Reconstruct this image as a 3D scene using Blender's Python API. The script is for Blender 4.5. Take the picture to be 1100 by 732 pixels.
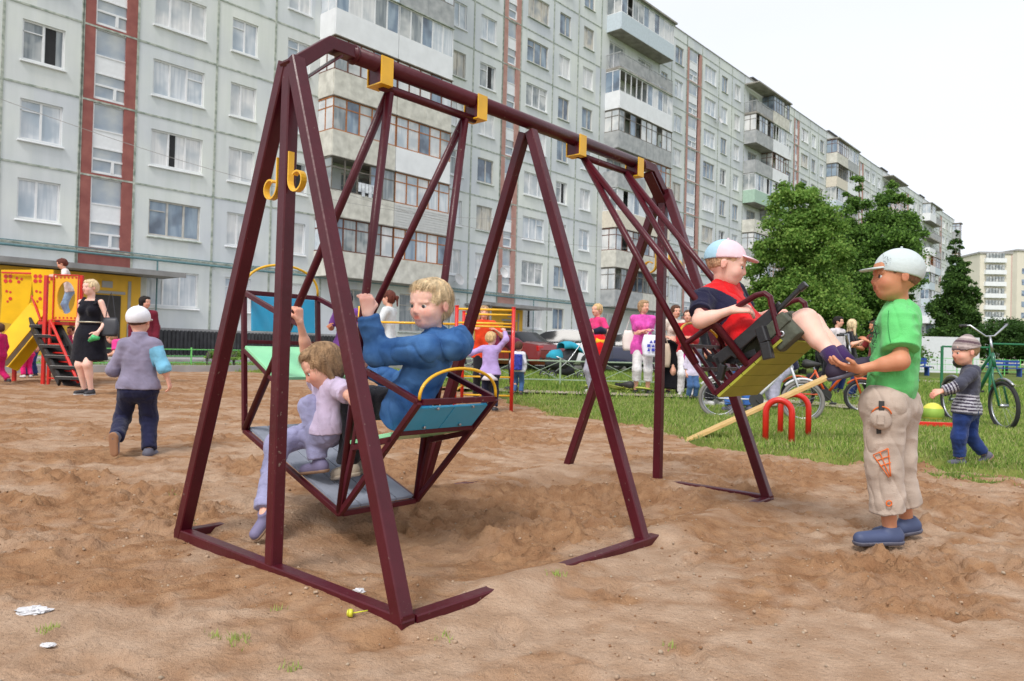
import bpy, bmesh, math, random
import numpy as np
from mathutils import Vector, Matrix
R = math.radians
random.seed(7); rng = np.random.default_rng(7)
scene = bpy.context.scene
for o in list(bpy.data.objects): bpy.data.objects.remove(o)
COL = scene.collection

# ------------------------------------------------------------------ camera
CAM_H, FPX = 0.78, 800.0
PITCH, ROLL = R(0.67), R(1.485)
cd = bpy.data.cameras.new('camera'); cam = bpy.data.objects.new('camera', cd); COL.objects.link(cam)
cd.sensor_width = 36; cd.lens = FPX / 1100 * 36; cd.clip_start = 0.05; cd.clip_end = 2000
cam.location = (0, 0, CAM_H)
cam.matrix_world = Matrix.Translation((0, 0, CAM_H)) @ Matrix.Rotation(PITCH, 4, 'X') @ Matrix.Rotation(R(90), 4, 'X') @ Matrix.Rotation(ROLL, 4, 'Z')
cd.dof.use_dof = True; cd.dof.focus_distance = 3.2; cd.dof.aperture_fstop = 7.0
scene.camera = cam
scene.render.resolution_x, scene.render.resolution_y = 1024, 681

# ------------------------------------------------------------------ light
SUN_EL, SUN_AZ = 52, 205          # azimuth measured clockwise from +Y
w = bpy.data.worlds.new('World'); scene.world = w; w.use_nodes = True
nt = w.node_tree; nt.nodes.clear()
out = nt.nodes.new('ShaderNodeOutputWorld')
sky = nt.nodes.new('ShaderNodeTexSky'); sky.sky_type = 'NISHITA'; sky.sun_disc = False
sky.sun_elevation = R(SUN_EL); sky.sun_rotation = R(SUN_AZ); sky.air_density = 1.0; sky.dust_density = 3.0
bg = nt.nodes.new('ShaderNodeBackground'); bg.inputs['Strength'].default_value = 0.05
nt.links.new(sky.outputs[0], bg.inputs['Color'])
# the closed cloud deck of the overcast sky
tc = nt.nodes.new('ShaderNodeTexCoord'); mp = nt.nodes.new('ShaderNodeMapping'); mp.inputs['Scale'].default_value = (1, 1, 3)
nz = nt.nodes.new('ShaderNodeTexNoise'); nz.inputs['Scale'].default_value = 1.6; nz.inputs['Detail'].default_value = 5
cr = nt.nodes.new('ShaderNodeValToRGB'); cr.color_ramp.elements[0].position = .3; cr.color_ramp.elements[1].position = .75
cr.color_ramp.elements[0].color = (0.86, 0.87, 0.90, 1); cr.color_ramp.elements[1].color = (0.945, 0.935, 0.975, 1)
bg2 = nt.nodes.new('ShaderNodeBackground'); bg2.inputs['Strength'].default_value = 0.84
nt.links.new(tc.outputs['Generated'], mp.inputs[0]); nt.links.new(mp.outputs[0], nz.inputs['Vector'])
nt.links.new(nz.outputs['Fac'], cr.inputs[0]); nt.links.new(cr.outputs[0], bg2.inputs['Color'])
add = nt.nodes.new('ShaderNodeAddShader')
nt.links.new(bg.outputs[0], add.inputs[0]); nt.links.new(bg2.outputs[0], add.inputs[1]); nt.links.new(add.outputs[0], out.inputs[0])
sl = bpy.data.lights.new('sun', 'SUN'); sl.energy = 1.9; sl.angle = R(14); sl.color = (1, .965, .92)
so = bpy.data.objects.new('sun', sl); COL.objects.link(so)
az = R(SUN_AZ); sd = Vector((math.sin(az) * math.cos(R(SUN_EL)), math.cos(az) * math.cos(R(SUN_EL)), math.sin(R(SUN_EL))))
so.rotation_euler = sd.to_track_quat('Z', 'Y').to_euler(); so.location = sd * 30
vs = scene.view_settings; vs.view_transform = 'Standard'; vs.look = 'None'; vs.gamma = 1; vs.exposure = 0.2; vs.use_curve_mapping = False

# ------------------------------------------------------------------ pixel to world (distances are real)
def ray(px, py):
    X, Y = px - 550, py - 366
    a = X * math.cos(ROLL) + Y * math.sin(ROLL); b = -X * math.sin(ROLL) + Y * math.cos(ROLL)
    x, u = a / FPX, -b / FPX
    return np.array([x, math.cos(PITCH) - u * math.sin(PITCH), math.sin(PITCH) + u * math.cos(PITCH)])
def at(px, py, Y):
    d = ray(px, py); return np.array([0, 0, CAM_H]) + d * (Y / d[1])
def gnd(px, py, z=0.0):
    d = ray(px, py); return np.array([0, 0, CAM_H]) + d * ((z - CAM_H) / d[2])
def pix(P):
    x, y, z = P[0], P[1], P[2] - CAM_H
    d = y * math.cos(PITCH) + z * math.sin(PITCH); u = -y * math.sin(PITCH) + z * math.cos(PITCH)
    X, Y = x / d * FPX, -u / d * FPX
    return 550 + X * math.cos(ROLL) - Y * math.sin(ROLL), 366 + X * math.sin(ROLL) + Y * math.cos(ROLL)

# ------------------------------------------------------------------ materials
MATS = {}
def srgb(c):
    return tuple(((v / 255) / 12.92 if v / 255 <= .04045 else ((v / 255 + .055) / 1.055) ** 2.4) for v in c)
def mat(name, col, rough=.6, metal=0, var=.12, scale=6, bump=0, bscale=60, spec=.5, coat=0, sss=0, col2=None, detail=4, sheen=0, obj_rand=0, stretch=None):
    if name in MATS: return MATS[name]
    m = bpy.data.materials.new(name); m.use_nodes = True; n = m.node_tree; b = n.nodes['Principled BSDF']
    b.inputs['Roughness'].default_value = rough; b.inputs['Metallic'].default_value = metal
    b.inputs['Specular IOR Level'].default_value = spec; b.inputs['Coat Weight'].default_value = coat
    if sheen: b.inputs['Sheen Weight'].default_value = sheen
    if sss:
        b.inputs['Subsurface Weight'].default_value = sss; b.inputs['Subsurface Radius'].default_value = (.012, .004, .002); b.inputs['Subsurface Scale'].default_value = 1
    t = n.nodes.new('ShaderNodeTexCoord'); v = t.outputs['Object']
    if stretch:
        mp = n.nodes.new('ShaderNodeMapping'); mp.inputs['Scale'].default_value = stretch; n.links.new(v, mp.inputs[0]); v = mp.outputs[0]
    z = n.nodes.new('ShaderNodeTexNoise'); z.inputs['Scale'].default_value = scale; z.inputs['Detail'].default_value = detail; n.links.new(v, z.inputs['Vector'])
    r = n.nodes.new('ShaderNodeValToRGB'); r.color_ramp.elements[0].position = .32; r.color_ramp.elements[1].position = .68
    c2 = col2 or tuple(min(1, x * (1 + var)) for x in col); c1 = col if col2 else tuple(x * (1 - var) for x in col)
    r.color_ramp.elements[0].color = (*c1, 1); r.color_ramp.elements[1].color = (*c2, 1)
    n.links.new(z.outputs['Fac'], r.inputs[0]); last = r.outputs[0]
    if obj_rand:
        oi = n.nodes.new('ShaderNodeObjectInfo'); mr = n.nodes.new('ShaderNodeMapRange'); mr.inputs['To Min'].default_value = 1 - obj_rand; mr.inputs['To Max'].default_value = 1 + obj_rand
        n.links.new(oi.outputs['Random'], mr.inputs[0]); hs = n.nodes.new('ShaderNodeHueSaturation'); n.links.new(mr.outputs[0], hs.inputs['Value']); n.links.new(last, hs.inputs['Color']); last = hs.outputs[0]
    n.links.new(last, b.inputs['Base Color'])
    if bump:
        z2 = n.nodes.new('ShaderNodeTexNoise'); z2.inputs['Scale'].default_value = bscale; z2.inputs['Detail'].default_value = 5; n.links.new(t.outputs['Object'], z2.inputs['Vector'])
        bp = n.nodes.new('ShaderNodeBump'); bp.inputs['Strength'].default_value = bump; bp.inputs['Distance'].default_value = .01
        n.links.new(z2.outputs['Fac'], bp.inputs['Height']); n.links.new(bp.outputs[0], b.inputs['Normal'])
    MATS[name] = m; return m
def fabric(name, rgb, var=.14, scale=14, bump=.35, rough=.92):
    return mat('fabric_' + name, srgb(rgb), rough, 0, var, scale, bump, 260, spec=.15, sheen=.15)

# ------------------------------------------------------------------ mesh helpers
def nv(a): return np.asarray(a, float)
def unit(a):
    a = nv(a); l = np.linalg.norm(a); return a / l if l > 1e-9 else a
def frame(d, up=(0, 0, 1)):
    d = unit(d); up = nv(up)
    if abs(d @ unit(up)) > .995: up = nv((1, 0, 0)) if abs(d[0]) < .9 else nv((0, 1, 0))
    s = unit(np.cross(d, up)); return s, unit(np.cross(s, d))
class MB:
    def __init__(s): s.v = []; s.f = []; s.m = []
    def add(s, V, F, m=0):
        b = len(s.v); s.v += [tuple(map(float, p)) for p in V]; s.f += [tuple(int(i) + b for i in q) for q in F]; s.m += [m] * len(F); return s
    def quad(s, a, b, c, d, m=0): return s.add([a, b, c, d], [(0, 1, 2, 3)], m)
    def box(s, lo, hi, m=0):
        x0, y0, z0 = lo; x1, y1, z1 = hi
        return s.add([(x0, y0, z0), (x1, y0, z0), (x1, y1, z0), (x0, y1, z0), (x0, y0, z1), (x1, y0, z1), (x1, y1, z1), (x0, y1, z1)],
                     [(0, 3, 2, 1), (4, 5, 6, 7), (0, 1, 5, 4), (1, 2, 6, 5), (2, 3, 7, 6), (3, 0, 4, 7)], m)
    def obox(s, c, ax, ay, az, sx, sy, sz, m=0, ch=0):
        """oriented box, half sizes; ch = chamfer of the four long (z) edges"""
        c, ax, ay, az = nv(c), nv(ax), nv(ay), nv(az)
        if ch: prof = [(sx - ch, -sy), (sx, -sy + ch), (sx, sy - ch), (sx - ch, sy), (-sx + ch, sy), (-sx, sy - ch), (-sx, -sy + ch), (-sx + ch, -sy)]
        else: prof = [(sx, -sy), (sx, sy), (-sx, sy), (-sx, -sy)]
        n = len(prof); V = [c + ax * a + ay * b + az * k for k in (-sz, sz) for a, b in prof]
        F = [(i, (i + 1) % n, n + (i + 1) % n, n + i) for i in range(n)] + [tuple(range(n))[::-1], tuple(range(n, 2 * n))]
        return s.add(V, F, m)
    def bar(s, a, b, w=.05, h=None, up=(0, 0, 1), m=0, ch=.004):
        a, b = nv(a), nv(b); d = unit(b - a); sx, uy = frame(d, up)
        return s.obox((a + b) / 2, sx, uy, d, w / 2, (h or w) / 2, np.linalg.norm(b - a) / 2, m, min(ch, w * .3, (h or w) * .3))
    def tube(s, pts, r, seg=8, m=0, caps=True, closed=False):
        pts = [nv(p) for p in pts]; n = len(pts); rs = r if hasattr(r, '__len__') else [r] * n; V = []; pu = None
        for i, p in enumerate(pts):
            if closed: d = unit(pts[(i + 1) % n] - pts[i - 1])
            else: d = unit(pts[min(i + 1, n - 1)] - pts[max(i - 1, 0)])
            if pu is None: sx, uy = frame(d)
            else:
                sx = unit(np.cross(d, pu)); uy = unit(np.cross(sx, d))
            pu = uy
            for k in range(seg):
                t = 2 * math.pi * k / seg; V.append(p + rs[i] * (sx * math.cos(t) + uy * math.sin(t)))
        F = []
        for i in range(n if closed else n - 1):
            j = (i + 1) % n
            for k in range(seg): F.append((i * seg + k, i * seg + (k + 1) % seg, j * seg + (k + 1) % seg, j * seg + k))
        if caps and not closed: F += [tuple(range(seg))[::-1], tuple(range((n - 1) * seg, n * seg))]
        return s.add(V, F, m)
    def prism(s, poly, o, ax, ay, az, m=0):
        """polygon (2d, ccw) in ax/ay at o, extruded along az (full vector)"""
        o, ax, ay, az = map(nv, (o, ax, ay, az)); n = len(poly)
        V = [o + ax * p[0] + ay * p[1] for p in poly] + [o + ax * p[0] + ay * p[1] + az for p in poly]
        F = [(i, (i + 1) % n, n + (i + 1) % n, n + i) for i in range(n)] + [tuple(range(n))[::-1], tuple(range(n, 2 * n))]
        return s.add(V, F, m)
    def lathe(s, prof, c, ax=(1, 0, 0), ay=(0, 1, 0), az=(0, 0, 1), seg=20, m=0):
        c, ax, ay, az = map(nv, (c, ax, ay, az)); V = []
        for r_, z_ in prof:
            for k in range(seg):
                t = 2 * math.pi * k / seg; V.append(c + ax * r_ * math.cos(t) + ay * r_ * math.sin(t) + az * z_)
        F = [(i * seg + k, i * seg + (k + 1) % seg, (i + 1) * seg + (k + 1) % seg, (i + 1) * seg + k) for i in range(len(prof) - 1) for k in range(seg)]
        return s.add(V, F, m)
    def build(s, name, mats, parent=None, smooth=False, local=False, bevel=0):
        me = bpy.data.meshes.new(name)
        V = np.array(s.v) if s.v else np.zeros((0, 3))
        if parent is not None and not local: V = to_local(parent, V)
        me.from_pydata([tuple(p) for p in V], [], s.f)
        return finish(name, me, mats, parent, s.m, smooth, bevel)
def root_matrix(o):
    m = o.matrix_basis.copy()
    while o.parent: o = o.parent; m = o.matrix_basis @ m
    return m
def to_local(parent, V):
    M = np.array(root_matrix(parent).inverted()); return V @ M[:3, :3].T + M[:3, 3]
def finish(name, me, mats, parent, midx=None, smooth=False, bevel=0):
    mats = mats if isinstance(mats, (list, tuple)) else [mats]
    for m in mats: me.materials.append(m)
    if midx is not None and len(mats) > 1: me.polygons.foreach_set('material_index', np.array(midx, dtype=np.int32))
    if smooth: me.polygons.foreach_set('use_smooth', [True] * len(me.polygons))
    me.update(); o = bpy.data.objects.new(name, me); COL.objects.link(o)
    if parent is not None: o.parent = parent
    if bevel:
        b = o.modifiers.new('bevel', 'BEVEL'); b.width = bevel; b.segments = 2; b.limit_method = 'ANGLE'
    return o
def npmesh(name, V, Fq, mats, parent=None, smooth=True, midx=None, local=False, ntri=4):
    V = nv(V)
    if parent is not None and not local: V = to_local(parent, V)
    me = bpy.data.meshes.new(name); k = Fq.shape[1]
    me.vertices.add(len(V)); me.vertices.foreach_set('co', V.astype(np.float32).ravel())
    me.loops.add(Fq.size); me.loops.foreach_set('vertex_index', Fq.astype(np.int32).ravel())
    me.polygons.add(len(Fq)); me.polygons.foreach_set('loop_start', np.arange(0, Fq.size, k, dtype=np.int32)); me.polygons.foreach_set('loop_total', np.full(len(Fq), k, dtype=np.int32))
    me.update(calc_edges=True)
    return finish(name, me, mats, parent, midx, smooth)
def empty(name, loc=(0, 0, 0), rz=0):
    o = bpy.data.objects.new(name, None); COL.objects.link(o); o.location = tuple(loc); o.rotation_euler = (0, 0, rz); o.empty_display_size = .1; return o
def tag(o, label=None, cat=None, group=None, kind=None):
    if label: o['label'] = label
    if cat: o['category'] = cat
    if group: o['group'] = group
    if kind: o['kind'] = kind
    return o
def thing(name, label, cat, loc, rz=0, group=None): return tag(empty(name, loc, rz), label, cat, group)
def copy_tree(o, parent=None):
    c = o.copy(); COL.objects.link(c); c.parent = parent
    for ch in list(KIDS(o)): copy_tree(ch, c)
    return c
def KIDS(o): return [x for x in COL.objects if x.parent == o]

# value noise on numpy arrays
_perm = rng.random((64, 64)); _p3 = rng.random((32, 32, 32))
def n2(x, y):
    xi = np.floor(x).astype(int); yi = np.floor(y).astype(int); fx = x - xi; fy = y - yi; fx = fx * fx * (3 - 2 * fx); fy = fy * fy * (3 - 2 * fy)
    g = lambda i, j: _perm[i % 64, j % 64]
    return (g(xi, yi) * (1 - fx) + g(xi + 1, yi) * fx) * (1 - fy) + (g(xi, yi + 1) * (1 - fx) + g(xi + 1, yi + 1) * fx) * fy
def fbm2(x, y, o=4):
    s = 0; a = 1; t = 0
    for i in range(o): s = s + a * n2(x * 2 ** i + 13.7 * i, y * 2 ** i + 7.1 * i); t += a; a *= .5
    return s / t
def n3(p):
    i = np.floor(p).astype(int); f = p - i; f = f * f * (3 - 2 * f); r = 0
    for dx in (0, 1):
        for dy in (0, 1):
            for dz in (0, 1):
                w_ = (f[:, 0] if dx else 1 - f[:, 0]) * (f[:, 1] if dy else 1 - f[:, 1]) * (f[:, 2] if dz else 1 - f[:, 2])
                r = r + w_ * _p3[(i[:, 0] + dx) % 32, (i[:, 1] + dy) % 32, (i[:, 2] + dz) % 32]
    return r
# ================================================================== GROUND
def lines(segs):
    out = []
    for a, b, s0, s1 in segs:
        x = a
        while x < b - 1e-6: out.append(x); x += s0 + (s1 - s0) * (x - a) / (b - a)
    out.append(segs[-1][1]); return np.array(out)
gx = lines([(-22, -9, .7, .14), (-9, -3.2, .10, .025), (-3.2, -1.9, .022, .014), (-1.9, 2.6, .0125, .0125), (2.6, 4.5, .014, .025), (4.5, 9, .03, .10), (9, 14, .14, .5)])
gy = lines([(-3, .9, .25, .05), (.9, 1.5, .03, .012), (1.5, 4.2, .011, .015), (4.2, 9, .017, .035), (9, 12.5, .035, .07), (12.5, 26, .09, .28)])
GX, GY = np.meshgrid(gx, gy)
# signed distance (+ on the lawn) to the sand edge, a polyline in x
EX = np.array([-40, -12.5, -10.4, -7, -3, -1, .2, 1.3, 2.1, 3.1, 3.6, 6, 14]); EY = np.array([17, 20.5, 21.3, 19.5, 17, 14, 10.1, 7.3, 5.75, 5.25, 4.95, 4.6, 4.2])
def lawn_sd(x, y):
    s = (y - np.interp(x, EX, EY)) * .75
    return s + (fbm2(x * 1.1 + 3, y * 1.1, 3) - .5) * 1.5 + (fbm2(x * 5, y * 5, 2) - .5) * .5
fr_c = nv((.049, 3.472, 0)); A_ = .85
VV = nv((math.cos(A_), math.sin(A_), 0)); UU = nv((math.sin(A_), -math.cos(A_), 0)); HL, HW = 1.264, .671
PR = None
def scuff(x, y): return np.clip((fbm2(x * 2.1 + 40, y * 2.9 + 3, 5) + .10 * fbm2(x * 19, y * 21, 2) - .488) * 7, 0, 1)
def sand_h(x, y):
    big = (fbm2(x * .55, y * .55 + 9, 3) - .5) * .10
    mid = fbm2(x * 2.3 + 5, y * 2.9, 4) - .5
    a = fbm2(x * 6.5 + 3 * mid, y * 8.5, 4); b = fbm2(x * 15, y * 19, 3)
    c3 = fbm2(x * 11 + 7, y * 13, 3)
    c4 = fbm2(x * 21 + 3, y * 24, 3); c5 = fbm2(x * 34 + 9, y * 36, 2)
    lum = np.clip(a - .54, 0, 1) * .055 - np.clip(.44 - a, 0, 1) * .07 + np.clip(c3 - .52, 0, 1) * .085 - np.clip(.44 - c3, 0, 1) * .06 + np.clip(c4 - .54, 0, 1) * .085 - np.clip(.40 - c4, 0, 1) * .03 + np.clip(c5 - .60, 0, 1) * .05
    soft = np.clip((y - 1.5) * .9, .42, 1) * (.35 + .65 * np.clip((fbm2(x * 1.0 + 20, y * 1.2, 2) - .34) * 4.5, 0, 1))
    h = big * .32 + mid * .020 + (lum + (b - .5) * .017) * soft * (.42 + np.interp(y, [2.5, 5], [1.05, .62]) * scuff(x, y)) + (fbm2(x * 42, y * 48, 2) - .5) * .0035
    # scoops dragged out below the two swings and drifted sand on the base frame
    rx, ry = x - fr_c[0], y - fr_c[1]
    v = rx * VV[0] + ry * VV[1]; u = rx * UU[0] + ry * UU[1]
    for vc in (-.62, .63): h = h - .055 * np.exp(-((v - vc) / .3) ** 2 - ((u + .0) / .48) ** 2)
    edge = np.minimum(abs(abs(u) - HW) + 3 * np.clip(abs(v) - HL, 0, 9), abs(abs(v) - HL) + 3 * np.clip(abs(u) - HW, 0, 9))
    near = np.exp(-(edge / .12) ** 2)
    lvl = np.interp(v, [-1.3, -1.0, -.86, -.70, -.2, .03, .12, .9, 1.1, 1.3], [.006, .010, .045, .045, .004, .0, .046, .046, .025, .01])
    lvl = np.where(u < 0, np.interp(v, [-1.3, -1.1, -.9, .1, .25, .8, 1.3], [.01, .03, .048, .048, .03, .045, .04]), lvl)
    lvl = np.where(abs(v) > HL - .12, np.where(v > 0, np.interp(u, [-.7, -.2, .2, .7], [.045, .048, .03, .012]), +.012 + .013 * np.sin(u * 4 + .4)), lvl)
    h = h + PR(x, y) if PR else h
    return h * (1 - .75 * near) + near * lvl
ZS = sand_h(GX, GY)
# shoe prints trodden into it
FP = np.zeros_like(ZS); _r = np.random.default_rng(21)
for _k in range(430):
    if _k < 60: cx_, cy_ = 1.55 + _r.normal(0, .35), 3.2 + _r.normal(0, .4)
    else: cx_, cy_ = _r.uniform(-4.5, 4), 1.3 + 8.5 * _r.random() ** 1.3
    an_ = _r.uniform(0, 6.28); L_ = _r.uniform(.075, .125); W_ = L_ * .36; dp = _r.uniform(.006, .016)
    i0, i1 = np.searchsorted(gx, (cx_ - .2, cx_ + .2)); j0, j1 = np.searchsorted(gy, (cy_ - .2, cy_ + .2))
    X_, Y_ = GX[j0:j1, i0:i1] - cx_, GY[j0:j1, i0:i1] - cy_; a_ = X_ * math.cos(an_) + Y_ * math.sin(an_); b_ = -X_ * math.sin(an_) + Y_ * math.cos(an_)
    q_ = np.sqrt((a_ / L_) ** 2 + (b_ / (W_ * (1 - .25 * np.clip(a_ / L_, -1, 1)))) ** 2)
    FP[j0:j1, i0:i1] += -dp * np.clip(1.15 - q_, 0, 1) ** .5 * (q_ < 1.15) * (1 + .3 * np.sin(a_ * 260) * (q_ < .9)) + dp * .55 * np.exp(-((q_ - 1.28) / .16) ** 2)
_ru = (GX - .049) * UU[0] + (GY - 3.472) * UU[1]; _rv = (GX - .049) * VV[0] + (GY - 3.472) * VV[1]
FP *= 1 - np.exp(-(np.minimum(abs(abs(_ru) - HW), abs(abs(_rv) - HL)) / .12) ** 2); ZS = ZS + FP
SD = lawn_sd(GX, GY)
ny_, nx_ = GX.shape
idx = np.arange(nx_ * ny_).reshape(ny_, nx_)
quads = np.stack([idx[:-1, :-1], idx[:-1, 1:], idx[1:, 1:], idx[1:, :-1]], -1).reshape(-1, 4)
sdq = SD.ravel()[quads].mean(1)
def submesh(V, F):
    u_, inv = np.unique(F, return_inverse=True); return V[u_], inv.reshape(F.shape)

def sand_mat():
    m = bpy.data.materials.new('sand_material'); m.use_nodes = True; n = m.node_tree; L = n.links; b = n.nodes['Principled BSDF']; b.inputs['Roughness'].default_value = .95; b.inputs['Specular IOR Level'].default_value = .15
    t = n.nodes.new('ShaderNodeTexCoord')
    def noise(sc, det=5, dist=0, strx=None):
        z = n.nodes.new('ShaderNodeTexNoise'); z.inputs['Scale'].default_value = sc; z.inputs['Detail'].default_value = det; z.inputs['Distortion'].default_value = dist
        if strx:
            mp = n.nodes.new('ShaderNodeMapping'); mp.inputs['Scale'].default_value = strx; L.new(t.outputs['Object'], mp.inputs[0]); L.new(mp.outputs[0], z.inputs['Vector'])
        else: L.new(t.outputs['Object'], z.inputs['Vector'])
        return z.outputs['Fac']
    def ramp(s, p0, p1, c0, c1):
        r = n.nodes.new('ShaderNodeValToRGB'); e = r.color_ramp.elements; e[0].position = p0; e[1].position = p1; e[0].color = (*c0, 1); e[1].color = (*c1, 1); L.new(s, r.inputs[0]); return r.outputs[0]
    dry = ramp(noise(9, 6), .35, .68, (.40, .266, .172), (.52, .372, .260))
    damp = ramp(noise(12, 6), .35, .7, (.285, .150, .075), (.41, .242, .130))
    att = n.nodes.new('ShaderNodeAttribute'); att.attribute_name = 'damp'
    r2 = n.nodes.new('ShaderNodeMapRange'); L.new(noise(2.6, 7, .6), r2.inputs[0]); r2.inputs[1].default_value = .42; r2.inputs[2].default_value = .62; r2.inputs[3].default_value = -.22; r2.inputs[4].default_value = .25
    ad = n.nodes.new('ShaderNodeMath'); ad.operation = 'ADD'; ad.use_clamp = True; L.new(att.outputs['Fac'], ad.inputs[0]); L.new(r2.outputs[0], ad.inputs[1])
    mx = n.nodes.new('ShaderNodeMix'); mx.data_type = 'RGBA'; L.new(ad.outputs[0], mx.inputs[0]); L.new(dry, mx.inputs[6]); L.new(damp, mx.inputs[7])
    gr = ramp(noise(420, 2), .3, .75, (.78, .76, .74), (1.14, 1.14, 1.16))
    pb = ramp(noise(95, 2), .68, .76, (1, 1, 1), (.62, .55, .5))
    m1 = n.nodes.new('ShaderNodeMix'); m1.data_type = 'RGBA'; m1.blend_type = 'MULTIPLY'; m1.inputs[0].default_value = 1; L.new(mx.outputs[2], m1.inputs[6]); L.new(gr, m1.inputs[7])
    m2 = n.nodes.new('ShaderNodeMix'); m2.data_type = 'RGBA'; m2.blend_type = 'MULTIPLY'; m2.inputs[0].default_value = 1; L.new(m1.outputs[2], m2.inputs[6]); L.new(pb, m2.inputs[7])
    L.new(m2.outputs[2], b.inputs['Base Color'])
    s = n.nodes.new('ShaderNodeMath'); s.operation = 'MULTIPLY_ADD'; L.new(noise(70, 6), s.inputs[0]); s.inputs[1].default_value = 1.0
    s2 = n.nodes.new('ShaderNodeMath'); s2.operation = 'MULTIPLY'; L.new(noise(330, 3), s2.inputs[0]); s2.inputs[1].default_value = .35; L.new(s2.outputs[0], s.inputs[2])
    bp = n.nodes.new('ShaderNodeBump'); bp.inputs['Strength'].default_value = .95; bp.inputs['Distance'].default_value = .013; L.new(s.outputs[0], bp.inputs['Height']); L.new(bp.outputs[0], b.inputs['Normal'])
    return m
SANDM = sand_mat()
V0 = np.stack([GX, GY, ZS], -1).reshape(-1, 3)
Vs, Fs = submesh(V0, quads[sdq < 1.2])
sand = npmesh('sand', Vs, Fs, SANDM); tag(sand, kind='structure')
dm = sand.data.attributes.new('damp', 'FLOAT', 'POINT')
_x, _y = Vs[:, 0], Vs[:, 1]
dampv = scuff(_x, _y) * np.clip((_y - 1.2) * .9, .35, 1) * .85 - .12 + np.interp(_y, [1.6, 2.4, 3.4, 6], [-.05, .08, .26, .36])
_v = (_x - fr_c[0]) * VV[0] + (_y - fr_c[1]) * VV[1]; _u = (_x - fr_c[0]) * UU[0] + (_y - fr_c[1]) * UU[1]
_ds = fbm2(_x * 6.5 + 3 * (fbm2(_x * 2.3 + 5, _y * 2.9, 4) - .5), _y * 8.5, 4); dampv = dampv + np.clip(.44 - _ds, 0, 1) * 4.5 * np.clip(_y * .35 - .2, .25, 1) + np.clip(_ds - .60, 0, 1) * 2
dampv = np.maximum(dampv, .9 * np.exp(-(_u / .55) ** 4 - (_v / 1.2) ** 4))
dm.data.foreach_set('value', dampv.astype(np.float32))
LAWNM = mat('lawn_soil', (.085, .115, .022), .95, var=.3, scale=2.2, col2=(.20, .215, .055), detail=9, bump=.8, bscale=30, spec=.1)
ZL = ZS * np.clip(1 - SD * .5, .25, 1) + np.clip(SD * .12, -.05, .035) 
Vl, Fl = submesh(np.stack([GX, GY, ZL], -1).reshape(-1, 3), quads[sdq > -.6])
lawn = npmesh('lawn', Vl, Fl, LAWNM); tag(lawn, kind='structure')
# one sheet to the horizon under everything
g = MB()
K = 1500; xs = [-K, -22, 14, K]; ys = [-300, -3, 26, K]
for i in range(3):
    for j in range(3):
        if i == 1 and j == 1: continue
        g.quad((xs[i], ys[j], 0), (xs[i + 1], ys[j], 0), (xs[i + 1], ys[j + 1], 0), (xs[i], ys[j + 1], 0))
g.quad((-22, -3, -.25), (14, -3, -.25), (14, 26, -.25), (-22, 26, -.25))
go = g.build('ground', mat('far_lawn', (.075, .11, .025), .95, var=.25, scale=.5, col2=(.16, .19, .05), detail=8, spec=.1)); tag(go, kind='structure')

# clods and grit kicked loose on the sand (uncountable, one object)
_r = np.random.default_rng(31); n_ = 11000; cy_ = 1.25 + 8.5 * _r.random(n_) ** 1.7; cx_ = _r.uniform(-1, 1, n_) * (cy_ * .85 + .4); k_ = (lawn_sd(cx_, cy_) < -.1) & (fbm2(cx_ * 2.1 + 5, cy_ * 2.1, 3) > _r.uniform(.3, .62, n_)); cx_, cy_ = cx_[k_], cy_[k_]; n_ = len(cx_)
jx, jy = np.clip(np.searchsorted(gx, cx_), 0, nx_ - 1), np.clip(np.searchsorted(gy, cy_), 0, ny_ - 1); cz_ = ZS[jy, jx]; s_ = .0014 + .0060 * _r.random(n_) ** 6 + .0005 * cy_
oc_ = nv([(1, 0, 0), (0, 1, 0), (-1, 0, 0), (0, -1, 0), (.5, .5, .75), (-.5, .4, .7), (.1, -.6, .75), (0, 0, -.6)]); Vc = oc_[None] * (.7 + .6 * _r.random((n_, 8, 1))) * s_[:, None, None]; a_ = _r.uniform(0, 6.28, n_)
Vc = np.stack([Vc[..., 0] * np.cos(a_)[:, None] - Vc[..., 1] * np.sin(a_)[:, None], Vc[..., 0] * np.sin(a_)[:, None] + Vc[..., 1] * np.cos(a_)[:, None], Vc[..., 2]], -1) + np.stack([cx_, cy_, cz_ + s_ * .2], -1)[:, None]
Ft = nv([(0, 1, 4), (1, 5, 4), (1, 2, 5), (2, 6, 5), (2, 3, 6), (3, 0, 6), (0, 4, 6), (4, 5, 6), (0, 7, 1), (1, 7, 2), (2, 7, 3), (3, 7, 0)]).astype(int); Fc = (np.arange(n_)[:, None, None] * 8 + Ft[None]).reshape(-1, 3)
cl_ = npmesh('clods', Vc.reshape(-1, 3), Fc, [mat('clod_damp', (.25, .135, .068), .95, var=.2), mat('clod_dry', (.42, .30, .205), .95, var=.2), mat('grit', (.36, .28, .20), .9, var=.2)], smooth=False, midx=np.repeat(_r.choice([0, 1, 1, 1, 2], n_), 12)); tag(cl_, 'loose clods and grit scattered over the sand', 'clods', kind='stuff')

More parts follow.
